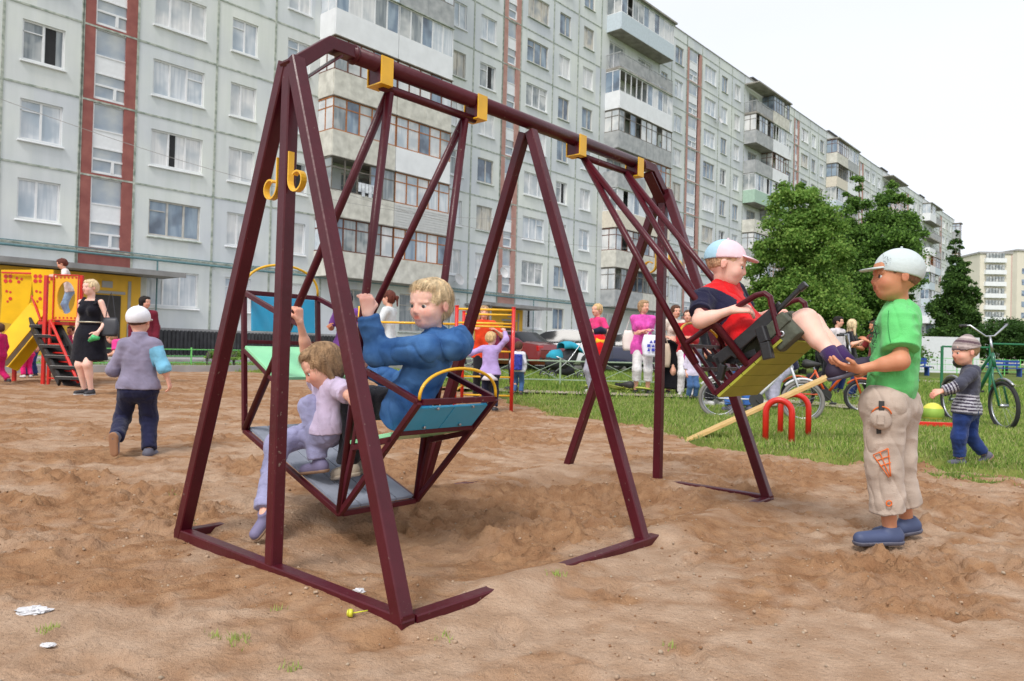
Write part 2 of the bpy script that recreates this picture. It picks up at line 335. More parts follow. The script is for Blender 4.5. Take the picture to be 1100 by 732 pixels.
# ---- building axes
BA = R(48.715); BD = 29.2077
bn = nv((-math.sin(BA), math.cos(BA), 0)); bd = nv((math.cos(BA), math.sin(BA), 0))
def B(t, o, z=0): return bn * (BD - o) + bd * t + nv((0, 0, z))
def strip(name, o0, o1, z, m, t0=-30, t1=175, kerb=0, n=40):
    b = MB(); ts = np.linspace(t0, t1, n)
    for a, c in zip(ts[:-1], ts[1:]):
        b.quad(B(a, o1, z), B(c, o1, z), B(c, o0, z), B(a, o0, z))
        if kerb:
            b.quad(B(a, o1, z - kerb), B(c, o1, z - kerb), B(c, o1, z), B(a, o1, z), 1); b.quad(B(c, o0, z - kerb), B(a, o0, z - kerb), B(a, o0, z), B(c, o0, z), 1)
    return tag(b.build(name, m), kind='structure')
ASPH = mat('asphalt', (.17, .165, .16), .9, var=.18, scale=3, bump=.3, bscale=90, col2=(.24, .235, .23), detail=8)
CONC = mat('concrete', (.36, .35, .34), .9, var=.15, scale=2, bump=.3, bscale=50, detail=8)
strip('road', 4.6, 10.6, .045, ASPH)
strip('pavement', 1.0, 3.9, .15, [CONC, CONC], kerb=.16)
for o0 in (4.45, 10.6): strip('kerb', o0, o0 + .15, .16, [CONC, CONC], kerb=.17)
DIRT = mat('trodden_earth', (.30, .25, .18), .95, var=.2, scale=3, col2=(.40, .345, .26), bump=.5, bscale=40, detail=8)
def ribbon(name, pts, wd, z, m, n=14):
    b = MB(); P = [nv(p) for p in pts]; L = []
    for i in range(len(P) - 1):
        for k in range(n): L.append(P[i] + (P[i + 1] - P[i]) * k / n)
    L.append(P[-1]); L = np.array(L)
    T = np.gradient(L, axis=0); T /= np.linalg.norm(T, axis=1)[:, None]; N = np.stack([-T[:, 1], T[:, 0]], 1)
    w0 = wd / 2 * (1 + .5 * (rng.random(len(L)) - .5)); w1 = wd / 2 * (1 + .5 * (rng.random(len(L)) - .5))
    zz = [z + float(np.clip(lawn_sd(np.array([p[0]]), np.array([p[1]]))[0] * .06, -.05, .035)) if (-22 < p[0] < 14 and p[1] < 26) else z + .004 for p in L]
    for i in range(len(L) - 1):
        q = [L[i] + N[i] * w0[i], L[i + 1] + N[i + 1] * w0[i + 1], L[i + 1] - N[i + 1] * w1[i + 1], L[i] - N[i] * w1[i]]
        b.quad((*q[0], zz[i]), (*q[3], zz[i]), (*q[2], zz[i + 1]), (*q[1], zz[i + 1]))
    return tag(b.build(name, m), kind='structure')
g2 = lambda px, py: gnd(px, py)[:2]
ribbon('path', [g2(470, 418), g2(560, 424), g2(650, 427), g2(760, 430), g2(860, 436), g2(980, 448)], .75, .03, DIRT)
ribbon('path', [g2(960, 408), g2(1020, 413), g2(1110, 416), g2(1300, 420)], 2.6, .03, DIRT)

# ---- grass blades (uncountable, one object)
def blades(name, n, xr, yr, h0, h1, wd, sdmin, mats, seed, dens=None):
    r = np.random.default_rng(seed); x = r.uniform(*xr, n); y = r.uniform(*yr, n)
    s = lawn_sd(x, y); keep = s > sdmin
    keep &= (fbm2(x * 1.7 + 9, y * 1.7, 3) + np.clip(s * .5, -.1, .35)) > r.uniform(.30, .68, n)
    x, y, s = x[keep], y[keep], s[keep]; n = len(x)
    z = sand_h(x, y) * np.clip(1 - s * .5, .25, 1) + np.clip(s * .12, -.05, .035) - .004
    z = np.where((x > -22) & (x < 14) & (y < 26), z, 0)
    a = r.uniform(0, 6.283, n); h = r.uniform(h0, h1, n) * (.6 + .8 * fbm2(x * .9, y * .9, 2)); ln = r.uniform(.1, .9, n) * h; b_ = r.uniform(0, 6.283, n)
    dx, dy = np.cos(a) * wd / 2, np.sin(a) * wd / 2; lx, ly = np.cos(b_) * ln, np.sin(b_) * ln
    V = np.stack([np.stack([x - dx, y - dy, z], 1), np.stack([x + dx, y + dy, z], 1), np.stack([x + lx * .4 + dx * .6, y + ly * .4 + dy * .6, z + h * .6], 1), np.stack([x + lx * .4 - dx * .6, y + ly * .4 - dy * .6, z + h * .6], 1), np.stack([x + lx, y + ly, z + h * .95], 1)], 1).reshape(-1, 3)
    i = np.arange(n)[:, None] * 5; F = np.concatenate([i + np.array([[0, 1, 2]]), i + np.array([[0, 2, 3]]), i + np.array([[3, 2, 4]])], 0)
    mi = r.integers(0, len(mats), n); o = npmesh(name, V, F, mats, smooth=False, midx=np.concatenate([mi] * 3))
    return o
def leafmat(name, c, c2, tr=.38):
    m = mat(name, c, .7, col2=c2, scale=1.2, spec=.2); n = m.node_tree; b = n.nodes['Principled BSDF']
    ts = n.nodes.new('ShaderNodeBsdfTranslucent'); src = b.inputs['Base Color'].links[0].from_socket; n.links.new(src, ts.inputs[0])
    mx = n.nodes.new('ShaderNodeMixShader'); mx.inputs[0].default_value = tr; n.links.new(b.outputs[0], mx.inputs[1]); n.links.new(ts.outputs[0], mx.inputs[2]); n.links.new(mx.outputs[0], n.nodes['Material Output'].inputs[0]); return m
GM = [leafmat('grass_green', (.17, .27, .045), (.29, .41, .08), .35), leafmat('grass_light', (.30, .41, .10), (.42, .50, .14), .35), leafmat('grass_dry', (.40, .37, .17), (.50, .46, .24), .3), leafmat('grass_deep', (.07, .16, .025), (.13, .25, .035), .3)]
gr = blades('grass', 190000, (-.8, 10), (4.4, 12), .018, .055, .008, -.14, [GM[0], GM[1], GM[2], GM[3], GM[0], GM[1], GM[0]], 3)
tag(gr, 'short green grass with clover and dry tufts on the playground lawn', 'grass', kind='stuff')
gr2 = blades('grass', 90000, (-14, 20), (11.5, 30), .04, .12, .02, -.1, [GM[0], GM[1], GM[3], GM[0]], 5)
tag(gr2, 'grass of the far lawn between the sand and the road', 'grass', kind='stuff')
# small weeds poking through the sand
wv = MB()
for px, py, k in [(357, 505, 9), (255, 684, 14), (232, 683, 6), (54, 676, 12), (314, 716, 10), (262, 688, 5), (378, 470, 9), (597, 627, 12), (478, 683, 5), (720, 690, 4), (446, 522, 5), (188, 540, 3), (300, 655, 4)]:
    c = gnd(px, py)
    for i in range(k * 3):
        q = c[:2] + rng.normal(0, .014, 2); z = float(sand_h(np.array([q[0]]), np.array([q[1]]))[0]); a = rng.uniform(0, 6.28); h = rng.uniform(.008, .022); l = rng.uniform(.0, .012)
        wv.add([(q[0] - .002 * math.sin(a), q[1] + .002 * math.cos(a), z), (q[0] + .002 * math.sin(a), q[1] - .002 * math.cos(a), z), (q[0] + l * math.cos(a), q[1] + l * math.sin(a), z + h)], [(0, 1, 2)])
tag(wv.build('weeds', GM[1]), 'tiny green weeds sprouting here and there from the bare sand', 'weeds', kind='stuff')

# ================================================================== APARTMENT BUILDING
bl = thing('apartment_building', 'long nine storey grey panel apartment block with glazed balconies behind the playground', 'building', bn * BD, BA)
Z8 = 3.96; H_ = 2.7
def zr(r): return Z8 + (8 - r) * H_
WALL = mat('panel_render', srgb((210, 214, 217)), .9, var=.1, scale=.35, col2=srgb((229, 233, 227)), detail=12, bump=.35, bscale=35, spec=.15)
def wallmat():
    m = WALL; n = m.node_tree; L = n.links; b = n.nodes['Principled BSDF']; src = b.inputs['Base Color'].links[0].from_socket
    t = n.nodes.new('ShaderNodeTexCoord'); mp = n.nodes.new('ShaderNodeMapping'); mp.inputs['Scale'].default_value = (3, 3, .25); L.new(t.outputs['Object'], mp.inputs[0])
    z = n.nodes.new('ShaderNodeTexNoise'); z.inputs['Scale'].default_value = 1; z.inputs['Detail'].default_value = 6; L.new(mp.outputs[0], z.inputs['Vector'])
    r = n.nodes.new('ShaderNodeValToRGB'); r.color_ramp.elements[0].position = .35; r.color_ramp.elements[1].position = .6; r.color_ramp.elements[0].color = (.93, .94, .93, 1); r.color_ramp.elements[1].color = (1, 1, 1, 1); L.new(z.outputs['Fac'], r.inputs[0])
    # each wall panel has aged a little differently
    bk = n.nodes.new('ShaderNodeTexWhiteNoise'); bk.noise_dimensions = '3D'; sn = n.nodes.new('ShaderNodeVectorMath'); sn.operation = 'SNAP'; sn.inputs[1].default_value = (2.75, 40, 2.7)
    of = n.nodes.new('ShaderNodeVectorMath'); of.operation = 'ADD'; of.inputs[1].default_value = (.1, 20, -1.26); L.new(t.outputs['Object'], of.inputs[0]); L.new(of.outputs[0], sn.inputs[0]); L.new(sn.outputs[0], bk.inputs['Vector'])
    r3 = n.nodes.new('ShaderNodeValToRGB'); r3.color_ramp.elements[0].color = (.92, .93, .98, 1); r3.color_ramp.elements[1].color = (1, 1.0, .985, 1); L.new(bk.outputs['Value'], r3.inputs[0])
    for s in (r.outputs[0], r3.outputs[0]):
        mx = n.nodes.new('ShaderNodeMix'); mx.data_type = 'RGBA'; mx.blend_type = 'MULTIPLY'; mx.inputs[0].default_value = 1; L.new(src, mx.inputs[6]); L.new(s, mx.inputs[7]); src = mx.outputs[2]
    L.new(src, b.inputs['Base Color'])
wallmat()
SEAM = mat('joint_sealant', srgb((122, 136, 124)), .85, var=.2, scale=5, col2=srgb((196, 200, 190)), detail=9)
REDB = mat('red_facing', srgb((138, 80, 76)), .9, var=.15, scale=2.5, col2=srgb((160, 100, 92)), detail=10, bump=.3, bscale=30)
REDP = mat('faded_red_facing', srgb((172, 128, 118)), .9, var=.12, scale=2.5, col2=srgb((188, 148, 138)), detail=10)
PVC = mat('white_frame', (.78, .79, .80), .4, var=.05)
OLDW = mat('old_white_wood', (.52, .50, .46), .7, var=.15, scale=5)
DARK = mat('dark_gap', (.02, .02, .022), .8)
def panemat(name, ca, cb, cc, wave=9.):
    m = bpy.data.materials.new(name); m.use_nodes = True; n = m.node_tree; L = n.links; b = n.nodes['Principled BSDF']; b.inputs['Roughness'].default_value = .08; b.inputs['Specular IOR Level'].default_value = .55
    t = n.nodes.new('ShaderNodeTexCoord'); oi = n.nodes.new('ShaderNodeObjectInfo'); ad = n.nodes.new('ShaderNodeVectorMath'); ad.operation = 'MULTIPLY_ADD'
    L.new(oi.outputs['Location'], ad.inputs[0]); ad.inputs[1].default_value = (.77, .31, .53); L.new(t.outputs['Object'], ad.inputs[2])
    mp = n.nodes.new('ShaderNodeMapping'); mp.inputs['Scale'].default_value = (wave, 1, .7); L.new(ad.outputs[0], mp.inputs[0])
    z = n.nodes.new('ShaderNodeTexNoise'); z.inputs['Scale'].default_value = 1; z.inputs['Detail'].default_value = 3; L.new(mp.outputs[0], z.inputs['Vector'])
    z2 = n.nodes.new('ShaderNodeTexNoise'); z2.inputs['Scale'].default_value = 1.1; z2.inputs['Detail'].default_value = 2; L.new(ad.outputs[0], z2.inputs['Vector'])
    r = n.nodes.new('ShaderNodeValToRGB'); r.color_ramp.elements[0].position = .35; r.color_ramp.elements[1].position = .65; r.color_ramp.elements[0].color = (*ca, 1); r.color_ramp.elements[1].color = (*cb, 1); L.new(z.outputs['Fac'], r.inputs[0])
    r2 = n.nodes.new('ShaderNodeMapRange'); r2.inputs[1].default_value = .46; r2.inputs[2].default_value = .66; L.new(z2.outputs['Fac'], r2.inputs[0])
    mx = n.nodes.new('ShaderNodeMix'); mx.data_type = 'RGBA'; L.new(r2.outputs[0], mx.inputs[0]); L.new(r.outputs[0], mx.inputs[6]); mx.inputs[7].default_value = (*cc, 1); L.new(mx.outputs[2], b.inputs['Base Color']); return m
PANES = [panemat('curtained_glass', (.52, .57, .62), (.72, .75, .78), (.40, .47, .54)), panemat('lace_glass', (.64, .65, .66), (.80, .80, .79), (.50, .54, .57)),
         panemat('blue_glass', (.20, .27, .36), (.34, .42, .50), (.12, .15, .20), 4), panemat('dim_glass', (.18, .21, .23), (.36, .39, .40), (.60, .61, .60), 6), panemat('beige_glass', (.50, .46, .38), (.66, .63, .56), (.30, .32, .33))]
STG = mat('stairwell_glass', (.26, .33, .42), .08, var=.3, scale=.9, col2=(.58, .60, .58), spec=.6)
SPAN = mat('white_spandrel', (.80, .82, .84), .6, var=.04)

def frame_mesh(mb, w_, h, cols, tr=None, y0=.07, y1=.13, fr=.06, m=0, x0=0, z0=0):
    """outer frame and mullions in x/z, lower left at x0,z0"""
    def bx(a, b, c, d): mb.box((x0 + a, y0, z0 + c), (x0 + b, y1, z0 + d), m)
    bx(0, fr, 0, h); bx(w_ - fr, w_, 0, h); bx(fr, w_ - fr, 0, fr); bx(fr, w_ - fr, h - fr, h)
    for c in cols: bx(w_ * c - fr * .6, w_ * c + fr * .6, fr, h - fr)
    for (a, b, zf) in (tr or []): bx(w_ * a + fr * .6, w_ * b - fr * .6, h * zf - fr * .3, h * zf + fr * .3)
KINDS = []   # window prototypes: (width, list of objects)
def make_window(w_, h, cols, tr, fm, pm, open_=None):
    f = MB(); frame_mesh(f, w_, h, cols, tr); fo = f.build('window', fm, bl, local=True)
    if open_:
        a, b = open_; q = MB(); q.box((w_ * a, .128, .06), (w_ * b, .136, h - .06)); q.build('open_sash_gap', DARK, fo, local=True)
    p = MB(); p.quad((.03, .11, .03), (w_ - .03, .11, .03), (w_ - .03, .11, h - .03), (.03, .11, h - .03)); p.build('pane', pm, fo, local=True)
    if open_: KIDS(fo)[0].location = (0, -.022, 0)
    s_ = MB(); s_.add([(-.06, -.09, -.07), (w_ + .06, -.09, -.07), (w_ + .06, .1, -.005), (-.06, .1, -.005), (-.06, -.09, -.1), (w_ + .06, -.09, -.1), (w_ + .06, .1, -.1), (-.06, .1, -.1)], [(0, 1, 2, 3), (0, 4, 5, 1), (1, 5, 6, 2), (3, 7, 4, 0), (4, 7, 6, 5)])
    s_.build('sill', PVC if fm is PVC else SEAM, fo, local=True)
    return fo
bays_rel = [(0, 3.1, .58, 2.02, 3), (3.1, 5.7, .62, 1.15, 2), (5.7, 8.3, .6, 1.15, 2), (16, 17.9, .35, .95, 2), (17.9, 20.3, .55, 1.3, 2)]
WH = 1.36; WZ = .84
wall = MB(); seams = MB(); facew = []
def cell(t0, t1, r, wx, ww, wz=WZ, wh=WH, dep=.14):
    z0, z1 = zr(r + 1), zr(r); a, b, c, d = t0 + wx, t0 + wx + ww, z0 + wz, z0 + wz + wh
    P = lambda t, z, y=0: (t, y, z)
    wall.quad(P(t0, z0), P(t1, z0), P(t1, c), P(t0, c)); wall.quad(P(t0, d), P(t1, d), P(t1, z1), P(t0, z1))
    wall.quad(P(t0, c), P(a, c), P(a, d), P(t0, d)); wall.quad(P(b, c), P(t1, c), P(t1, d), P(b, d))
    wall.quad(P(a, c), P(b, c), P(b, c, dep), P(a, c, dep)); wall.quad(P(a, d, dep), P(b, d, dep), P(b, d), P(a, d))
    wall.quad(P(a, c), P(a, c, dep), P(a, d, dep), P(a, d)); wall.quad(P(b, c, dep), P(b, c), P(b, d), P(b, d, dep))
secs = [-10.7, 11.5, 33.4, 56.3, 78.2, 100.3, 122.5, 144.5]; TEND = 154.5
jt = set(); wins = []; stairs = []; bals = []
for si, S_ in enumerate(secs):
    nxt = secs[si + 1] if si + 1 < len(secs) else TEND
    for r in range(9):
        for (a, b, wx, ww, nc) in bays_rel:
            if S_ + b > TEND: continue
            b2 = b if b != 8.3 else 8.3
            cell(S_ + a, S_ + b2, r, wx, ww); wins.append((S_ + a + wx, r, ww, nc)); jt.add(S_ + a); jt.add(S_ + b2)
        if S_ + 8.3 < TEND:
            e = min(S_ + 16, TEND)
            cell(S_ + 8.3, S_ + 12.15, r, 1.0, 1.9, .3, 1.9); cell(S_ + 12.15, e, r, .9, 1.9, .3, 1.9)
            wins.append((S_ + 9.3, r, 1.9, -2)); wins.append((S_ + 13.05, r, 1.9, -2)); bals.append((S_, r, e))
        if nxt - S_ > 20:
            st0, st1 = S_ + 20.3, nxt; stairs.append((st0, st1, r)); jt.add(st0 + .02); jt.add(st1)
            rm = 1
            for (p, q) in ((st0, st0 + .42), (st1 - .42, st1)): pass
# stairwell strips: red facing left and right of one tall glazed shaft
redms = {}
stair_parts = []
for st0, st1, r in stairs:
    z0, z1 = zr(r + 1), zr(r); a, b = st0 + .42, st1 - .42
    mi = 0 if st0 < 20 else 1
    y_ = -.012; redm = redms.setdefault(round(st0), MB())
    if r == 8:
        redm.add([(st0, y_, z0), (st1, y_, z0), (st1, y_, z1), (st0, y_, z1)], [(0, 1, 2, 3)], mi); continue
    redm.add([(st0, y_, z0), (a, y_, z0), (a, y_, z1), (st0, y_, z1)], [(0, 1, 2, 3)], mi); redm.add([(b, y_, z0), (st1, y_, z0), (st1, y_, z1), (b, y_, z1)], [(0, 1, 2, 3)], mi)
    redm.add([(a, y_, z0), (b, y_, z0), (b, y_, z0 + .1), (a, y_, z0 + .1)], [(0, 1, 2, 3)], mi)
    redm.add([(a, y_, z0 + .1), (a, .12, z0 + .1), (a, .12, z1), (a, y_, z1)], [(0, 1, 2, 3)], mi); redm.add([(b, .12, z0 + .1), (b, y_, z0 + .1), (b, y_, z1), (b, .12, z1)], [(0, 1, 2, 3)], mi)
for redm in redms.values(): redm.build('stairwell_facing', [REDB, REDP], bl, local=True)
def make_stair():
    f = MB(); W_ = 1.45; h = 2.6; frame_mesh(f, W_, h, [], [(0, 1, .0), (0, 1, .98)], .02, .09, .05)
    f.box((.05, .03, .05), (W_ - .05, .08, .10)); f.box((.05, .02, .50), (W_ - .05, .09, .57)); f.box((.05, .02, .93), (W_ - .05, .09, .98)); f.box((.05, .02, 1.58), (W_ - .05, .09, 1.63)); f.box((W_ * .5 - .05, .02, .10), (W_ * .5 + .05, .09, .50))
    fo = f.build('stairwell_window', PVC, bl, local=True)
    p = MB(); p.quad((.04, .07, .04), (W_ - .04, .07, .04), (W_ - .04, .07, .95), (.04, .07, .95)); p.build('pane', [STG], fo, local=True); p = MB(); p.quad((.04, .07, 1.6), (W_ - .04, .07, 1.6), (W_ - .04, .07, h), (.04, .07, h)); p.build('pane', [STG], fo, local=True)
    q = MB(); q.box((.045, .04, .975), (W_ - .045, .085, 1.585)); q.build('spandrel', SPAN, fo, local=True)
    return fo
WALLQ = wall.build('wall', [WALL], bl, local=True)
stp = make_stair(); used = False
for st0, st1, r in stairs:
    if r == 8: continue
    o = stp if not used else copy_tree(stp, bl); used = True
    o.location = (st0 + .42, 0, zr(r + 1) + .1)
    if (r * 7 + int(st0)) % 3 == 0: pass
# window prototypes
protos = {}
for ww, nc in {(w_, n_) for (_, _, w_, n_) in wins}:
    L_ = []
    if nc == 3: cols = [[.33, .66], [.3, .7], [.36, .68]]; trs = [[(.66, 1, .72)], [], [(0, .33, .7)]]
    elif nc == 2: cols = [[.5], [.42], [.55]]; trs = [[(0, .5, .72)], [], []]
    else: cols = [[.35], [.6], [.5]]; trs = [[], [], [(0, .5, .7)]]
    h = WH if nc > 0 else 1.9
    for k in range(8 if nc > 0 else 3):
        fm = PVC if k in (0, 1, 3, 5, 6) else OLDW
        L_.append(make_window(ww, h, [1 - c for c in cols[k % 3]][::-1] if k > 4 else cols[k % 3], trs[k % 3] if k < 5 else [], fm, PANES[k % 5] if nc > 0 else PANES[3], (.55, .8) if k == 3 and nc == 2 else (.36, .48) if k == 6 and nc == 3 else None))
    protos[(ww, nc)] = [L_, [False] * len(L_)]
def score(w_):
    t, r, ww, nc = w_; P = B(t + ww / 2, 0, zr(r + 1) + 1.4); x, y = pix(P) if P[1] > 1 else (-999, -999)
    d = np.linalg.norm(P); return (-1 if not (-15 < x < 1115 and -15 < y) else ww * 1e3 / d ** 2) * (1 if nc > 0 else .4)
wins.sort(key=score, reverse=True)
bulk = {}
for i, wn in enumerate(wins):
    t, r, ww, nc = wn; L_, us = protos[(ww, nc)]; k = random.randrange(len(L_))
    if i < 96 or not us[k]:
        if i >= 96 and us[k] is False and score(wn) < 0: pass
        o = L_[k] if not us[k] else copy_tree(L_[k], bl); us[k] = True
        o.location = (t, 0, zr(r + 1) + (WZ if nc > 0 else .3))
    else: bulk.setdefault((ww, nc, k), []).append((t, 0, zr(r + 1) + (WZ if nc > 0 else .3)))
BW = MB(); bmats = []
for (ww, nc, k), locs in bulk.items():
    src = protos[(ww, nc)][0][k]
    for ob in [src] + KIDS(src):
        off = nv(ob.location) if ob is not src else nv((0, 0, 0)); mt = ob.data.materials[0]
        if mt not in bmats: bmats.append(mt)
        V = [nv(v.co) + off for v in ob.data.vertices]; F = [tuple(p.vertices) for p in ob.data.polygons]
        for l in locs: BW.add([v + nv(l) for v in V], F, bmats.index(mt))
tag(BW.build('far_windows', bmats, bl, local=True), kind='stuff')
for L_, us in protos.values():
    for o, u_ in zip(L_, us):
        if not u_:
            for c in KIDS(o): bpy.data.objects.remove(c)
            bpy.data.objects.remove(o)
# joints between panels
T0 = -10.7
for r in range(0, 9):
    for S_, nxt in zip(secs, secs[1:] + [TEND]):
        for a, b in ((S_, min(S_ + 8.3, TEND)), (S_ + 16, nxt)):
            if a < TEND: seams.box((a, -.022, zr(r) - .032), (min(b, TEND), -.004, zr(r) + .032))
for t in sorted(jt): seams.box((t - .04, -.026, Z8 - 2.7), (t + .04, -.003, zr(0) + .8))
seams.build('panel_joints', SEAM, bl, local=True)
# roof, ends, plinth
PL = mat('plinth_concrete', (.30, .30, .30), .9, var=.2, scale=1, detail=8); 
rf = MB(); rf.box((T0, 0, zr(0)), (TEND, .25, zr(0) + .8)); rf.build('parapet', WALL, bl, local=True)
rf = MB(); rf.box((T0, .26, zr(0) + .1), (TEND, 12, zr(0) + .4)); rf.box((T0 - .02, -.05, zr(0) + .803), (TEND + .02, .3, zr(0) + .86)); rf.build('roof', CONC, bl, local=True)
ew = MB(); ew.box((T0 - .3, .16, 0), (T0 - .003, 12, zr(0) + .8)); ew.box((TEND + .003, .16, 0), (TEND + .3, 12, zr(0) + .8)); ew.box((T0, 11.9, 0), (TEND, 12, zr(0) + .1)); ew.build('end_wall', WALL, bl, local=True)
bk = MB(); bk.box((T0, .2, 0), (TEND, .3, zr(0))); bk.build('inner_wall', DARK, bl, local=True)
pl = MB(); pl.box((T0, -.03, 0), (TEND, .15, 1.258)); pl.build('plinth', PL, bl, local=True)
GRL = mat('dark_slats', (.045, .045, .05), .8, var=.3, scale=4)
gs = MB()
for t in np.arange(-9, 90, .16):
    if not any(st0 - 1.0 < t < st1 + .4 for st0, st1, _ in stairs): gs.box((t, -.09, .2), (t + .09, -.06, 1.18))
gs.box((-9, -.055, .25), (90, -.035, 1.15)); gs.build('basement_slats', GRL, bl, local=True)
# roof boxes above the balconies
BRK = mat('pale_brick', srgb((196, 168, 160)), .9, var=.15, scale=8, detail=6)
TAR = mat('roofing_felt', (.06, .065, .06), .9)
for S_ in secs[1:]:
    if S_ + 14.7 < TEND + 2:
        b = MB(); b.box((S_ + 13.4, 1.6, zr(0) + .401), (S_ + 16.2, 3.4, zr(0) + 2.3)); o = b.build('roof_box', BRK, bl, local=True)
        b = MB(); b.box((S_ + 13.2, 1.4, zr(0) + 2.303), (S_ + 16.4, 3.6, zr(0) + 2.45)); b.build('cap', TAR, o, local=True)
# ---- balconies
BR = MB
BM = {'white': mat('white_siding', (.80, .82, .84), .6, var=.05, scale=2), 'old': mat('stained_panel', srgb((188, 186, 176)), .85, var=.2, scale=2.5, col2=srgb((222, 220, 210)), detail=9),
      'grey': mat('grey_sheet', srgb((150, 154, 156)), .7, var=.2, scale=2.5, detail=9, col2=srgb((182, 184, 184))), 'blue': mat('pale_blue_sheet', srgb((196, 208, 216)), .7, var=.06),
      'green': mat('pale_green_sheet', srgb((168, 196, 178)), .7, var=.08), 'cream': mat('cream_sheet', srgb((214, 206, 190)), .7, var=.08), 'ribs': mat('light_siding', srgb((205, 206, 205)), .7, var=.06)}
FMx = {'white': PVC, 'brown': mat('brown_wood', srgb((104, 62, 44)), .6, var=.25, scale=6), 'orange': mat('varnished_wood', srgb((168, 104, 52)), .5, var=.25, scale=6), 'weath': mat('weathered_wood', srgb((112, 106, 98)), .8, var=.3, scale=6)}
BG = [PANES[0], PANES[2], PANES[3], PANES[1]]
SLAB = mat('balcony_slab', srgb((150, 146, 138)), .9, var=.25, scale=2, detail=8)
def balcony(t0, t1, r, par, glz, depth, open_frac=0, lefts=True):
    z0 = zr(r + 1); z1 = zr(r); D = depth
    s_ = BR(); s_.box((t0, -D, z0 - .12), (t1, -.004, z0 + .06)); so_ = s_.build('balcony', SLAB, bl, local=True)
    p = BR(); e = .02
    if par == 'rail':
        for x in np.arange(t0 + .02, t1, .13): p.box((x, -D + .01, z0 + .061), (x + .025, -D + .03, z0 + 1.0))
        for y in np.arange(-D + .1, -.05, .13): p.box((t0 + .01, y, z0 + .061), (t0 + .03, y + .025, z0 + 1.0))
        p.box((t0, -D, z0 + 1.0), (t1, -D + .05, z0 + 1.05)); p.box((t0, -D + .05, z0 + 1.0), (t0 + .05, -.004, z0 + 1.05))
        p.box((t0 + .06, -D + .035, z0 + .2), (t1, -D + .04, z0 + .9)); p.build('railing', BM['grey'], so_, local=True)
    else:
        p.box((t0, -D - .03, z0 - .10), (t1 - .003, -D + .02, z0 + 1.05)); p.box((t0 - .03, -D + .02, z0 - .10), (t0 + .02, -.004, z0 + 1.05)); p.box((t1 - .023, -D + .02, z0 + .061), (t1 + .0, -.004, z0 + 1.05))
        if par == 'ribs':
            for k in range(9): p.box((t0, -D - .045, z0 - .08 + k * .125), (t1 - .003, -D - .031, z0 - .02 + k * .125))
        if par in ('old', 'grey'):
            n_ = 4
            for k in range(1, n_): x = t0 + (t1 - t0) * k / n_; p.box((x - .012, -D - .037, z0 - .08), (x + .012, -D - .0305, z0 + 1.03))
        p.build('parapet', BM[par], so_, local=True)
    if glz:
        f = BR(); h = z1 - .16 - (z0 + 1.053); W_ = t1 - t0; n_ = max(3, int(W_ / .62)); y0, y1 = -D - .02, -D + .03; zb = z0 + 1.053
        f.box((t0, y0, zb), (t1, y1, zb + .05)); f.box((t0, y0, zb + h - .05), (t1, y1, zb + h))
        thin = .035 if glz != 'white' else .04
        for k in range(n_ + 1):
            x = t0 + (W_) * k / n_; f.box((max(t0, x - thin), y0 + .004, zb + .05), (min(t1, x + thin), y1 - .004, zb + h - .05))
        if glz != 'white': f.box((t0 + .04, y0 + .01, zb + h * .68), (t1 - .04, y1 - .01, zb + h * .68 + .05))
        f.box((t0 - .02, y1, zb), (t0 + .03, -.004, zb + .05)); f.box((t0 - .02, y1, zb + h - .05), (t0 + .03, -.004, zb + h)); f.box((t0 - .015, -D * .5 - .03, zb + .05), (t0 + .025, -D * .5 + .03, zb + h - .05))
        if glz != 'white': f.box((t0 - .01, y1 + .01, zb + h * .68), (t0 + .02, -.01, zb + h * .68 + .05))
        f.build('glazing_frame', FMx[glz], so_, local=True)
        q = BR(); mats = BG
        for k in range(n_):
            if random.random() < open_frac: continue
            a, b = t0 + W_ * k / n_, t0 + W_ * (k + 1) / n_; q.quad((a, -D + .005, zb + .02), (b, -D + .005, zb + .02), (b, -D + .005, zb + h - .02), (a, -D + .005, zb + h - .02), random.randrange(4))
        q.build('glass', mats, so_, local=True); q = BR(); q.quad((t0 + .003, -.01, zb), (t0 + .003, -D, zb), (t0 + .003, -D, zb + h), (t0 + .003, -.01, zb + h), random.randrange(4))
        q.build('glass', mats, so_, local=True)
        l = BR(); l.box((t0 - .08, -D - .12, z1 - .158), (t1 + .02, -D + .1, z1 - .125)); l.build('eave', SEAM if glz == 'white' else SLAB, so_, local=True)
    return so_
styA = {3: (('white', 'white', 0), ('white', 'white', 0)), 4: (('old', 'brown', 0), ('old', 'brown', 0)), 5: (('old', 'orange', 0), ('white', 'orange', 0)), 6: (('old', 'weath', .6), ('ribs', 'orange', 0)), 7: (('old', 'brown', 0), ('old', 'orange', 0)),
        2: (('blue', 'white', 0), ('grey', 'weath', 0)), 1: (('old', 'brown', 0), ('white', 'white', 0)), 0: (('white', 'white', 0), ('old', None, 0))}
styB = {0: (('blue', 'white', .2), ('blue', 'white', 0)), 1: (('rail', None, 0), ('rail', None, 0)), 2: (('white', 'white', .5), ('white', 'white', .3)), 3: (('grey', 'weath', .3), ('grey', 'weath', .2)), 4: (('grey', None, 0), ('old', 'orange', .3)),
        5: (('cream', 'white', .1), ('cream', 'white', 0)), 6: (('old', 'brown', .1), ('old', 'brown', 0)), 7: (('grey', 'weath', .5), ('old', 'weath', .5))}
styC = {0: (('rail', None, 0), ('old', 'weath', .2)), 1: (('grey', 'weath', .6), ('white', 'white', .2)), 2: (('grey', None, 0), ('white', 'brown', .3)), 3: (('green', 'white', .2), ('green', 'white', .2)), 4: (('old', None, 0), ('old', 'weath', .3))}
GL = ['white', 'brown', 'weath', None, 'white', 'orange']; PA = ['white', 'old', 'grey', 'blue', 'cream', 'rail', 'ribs']
nb = 0
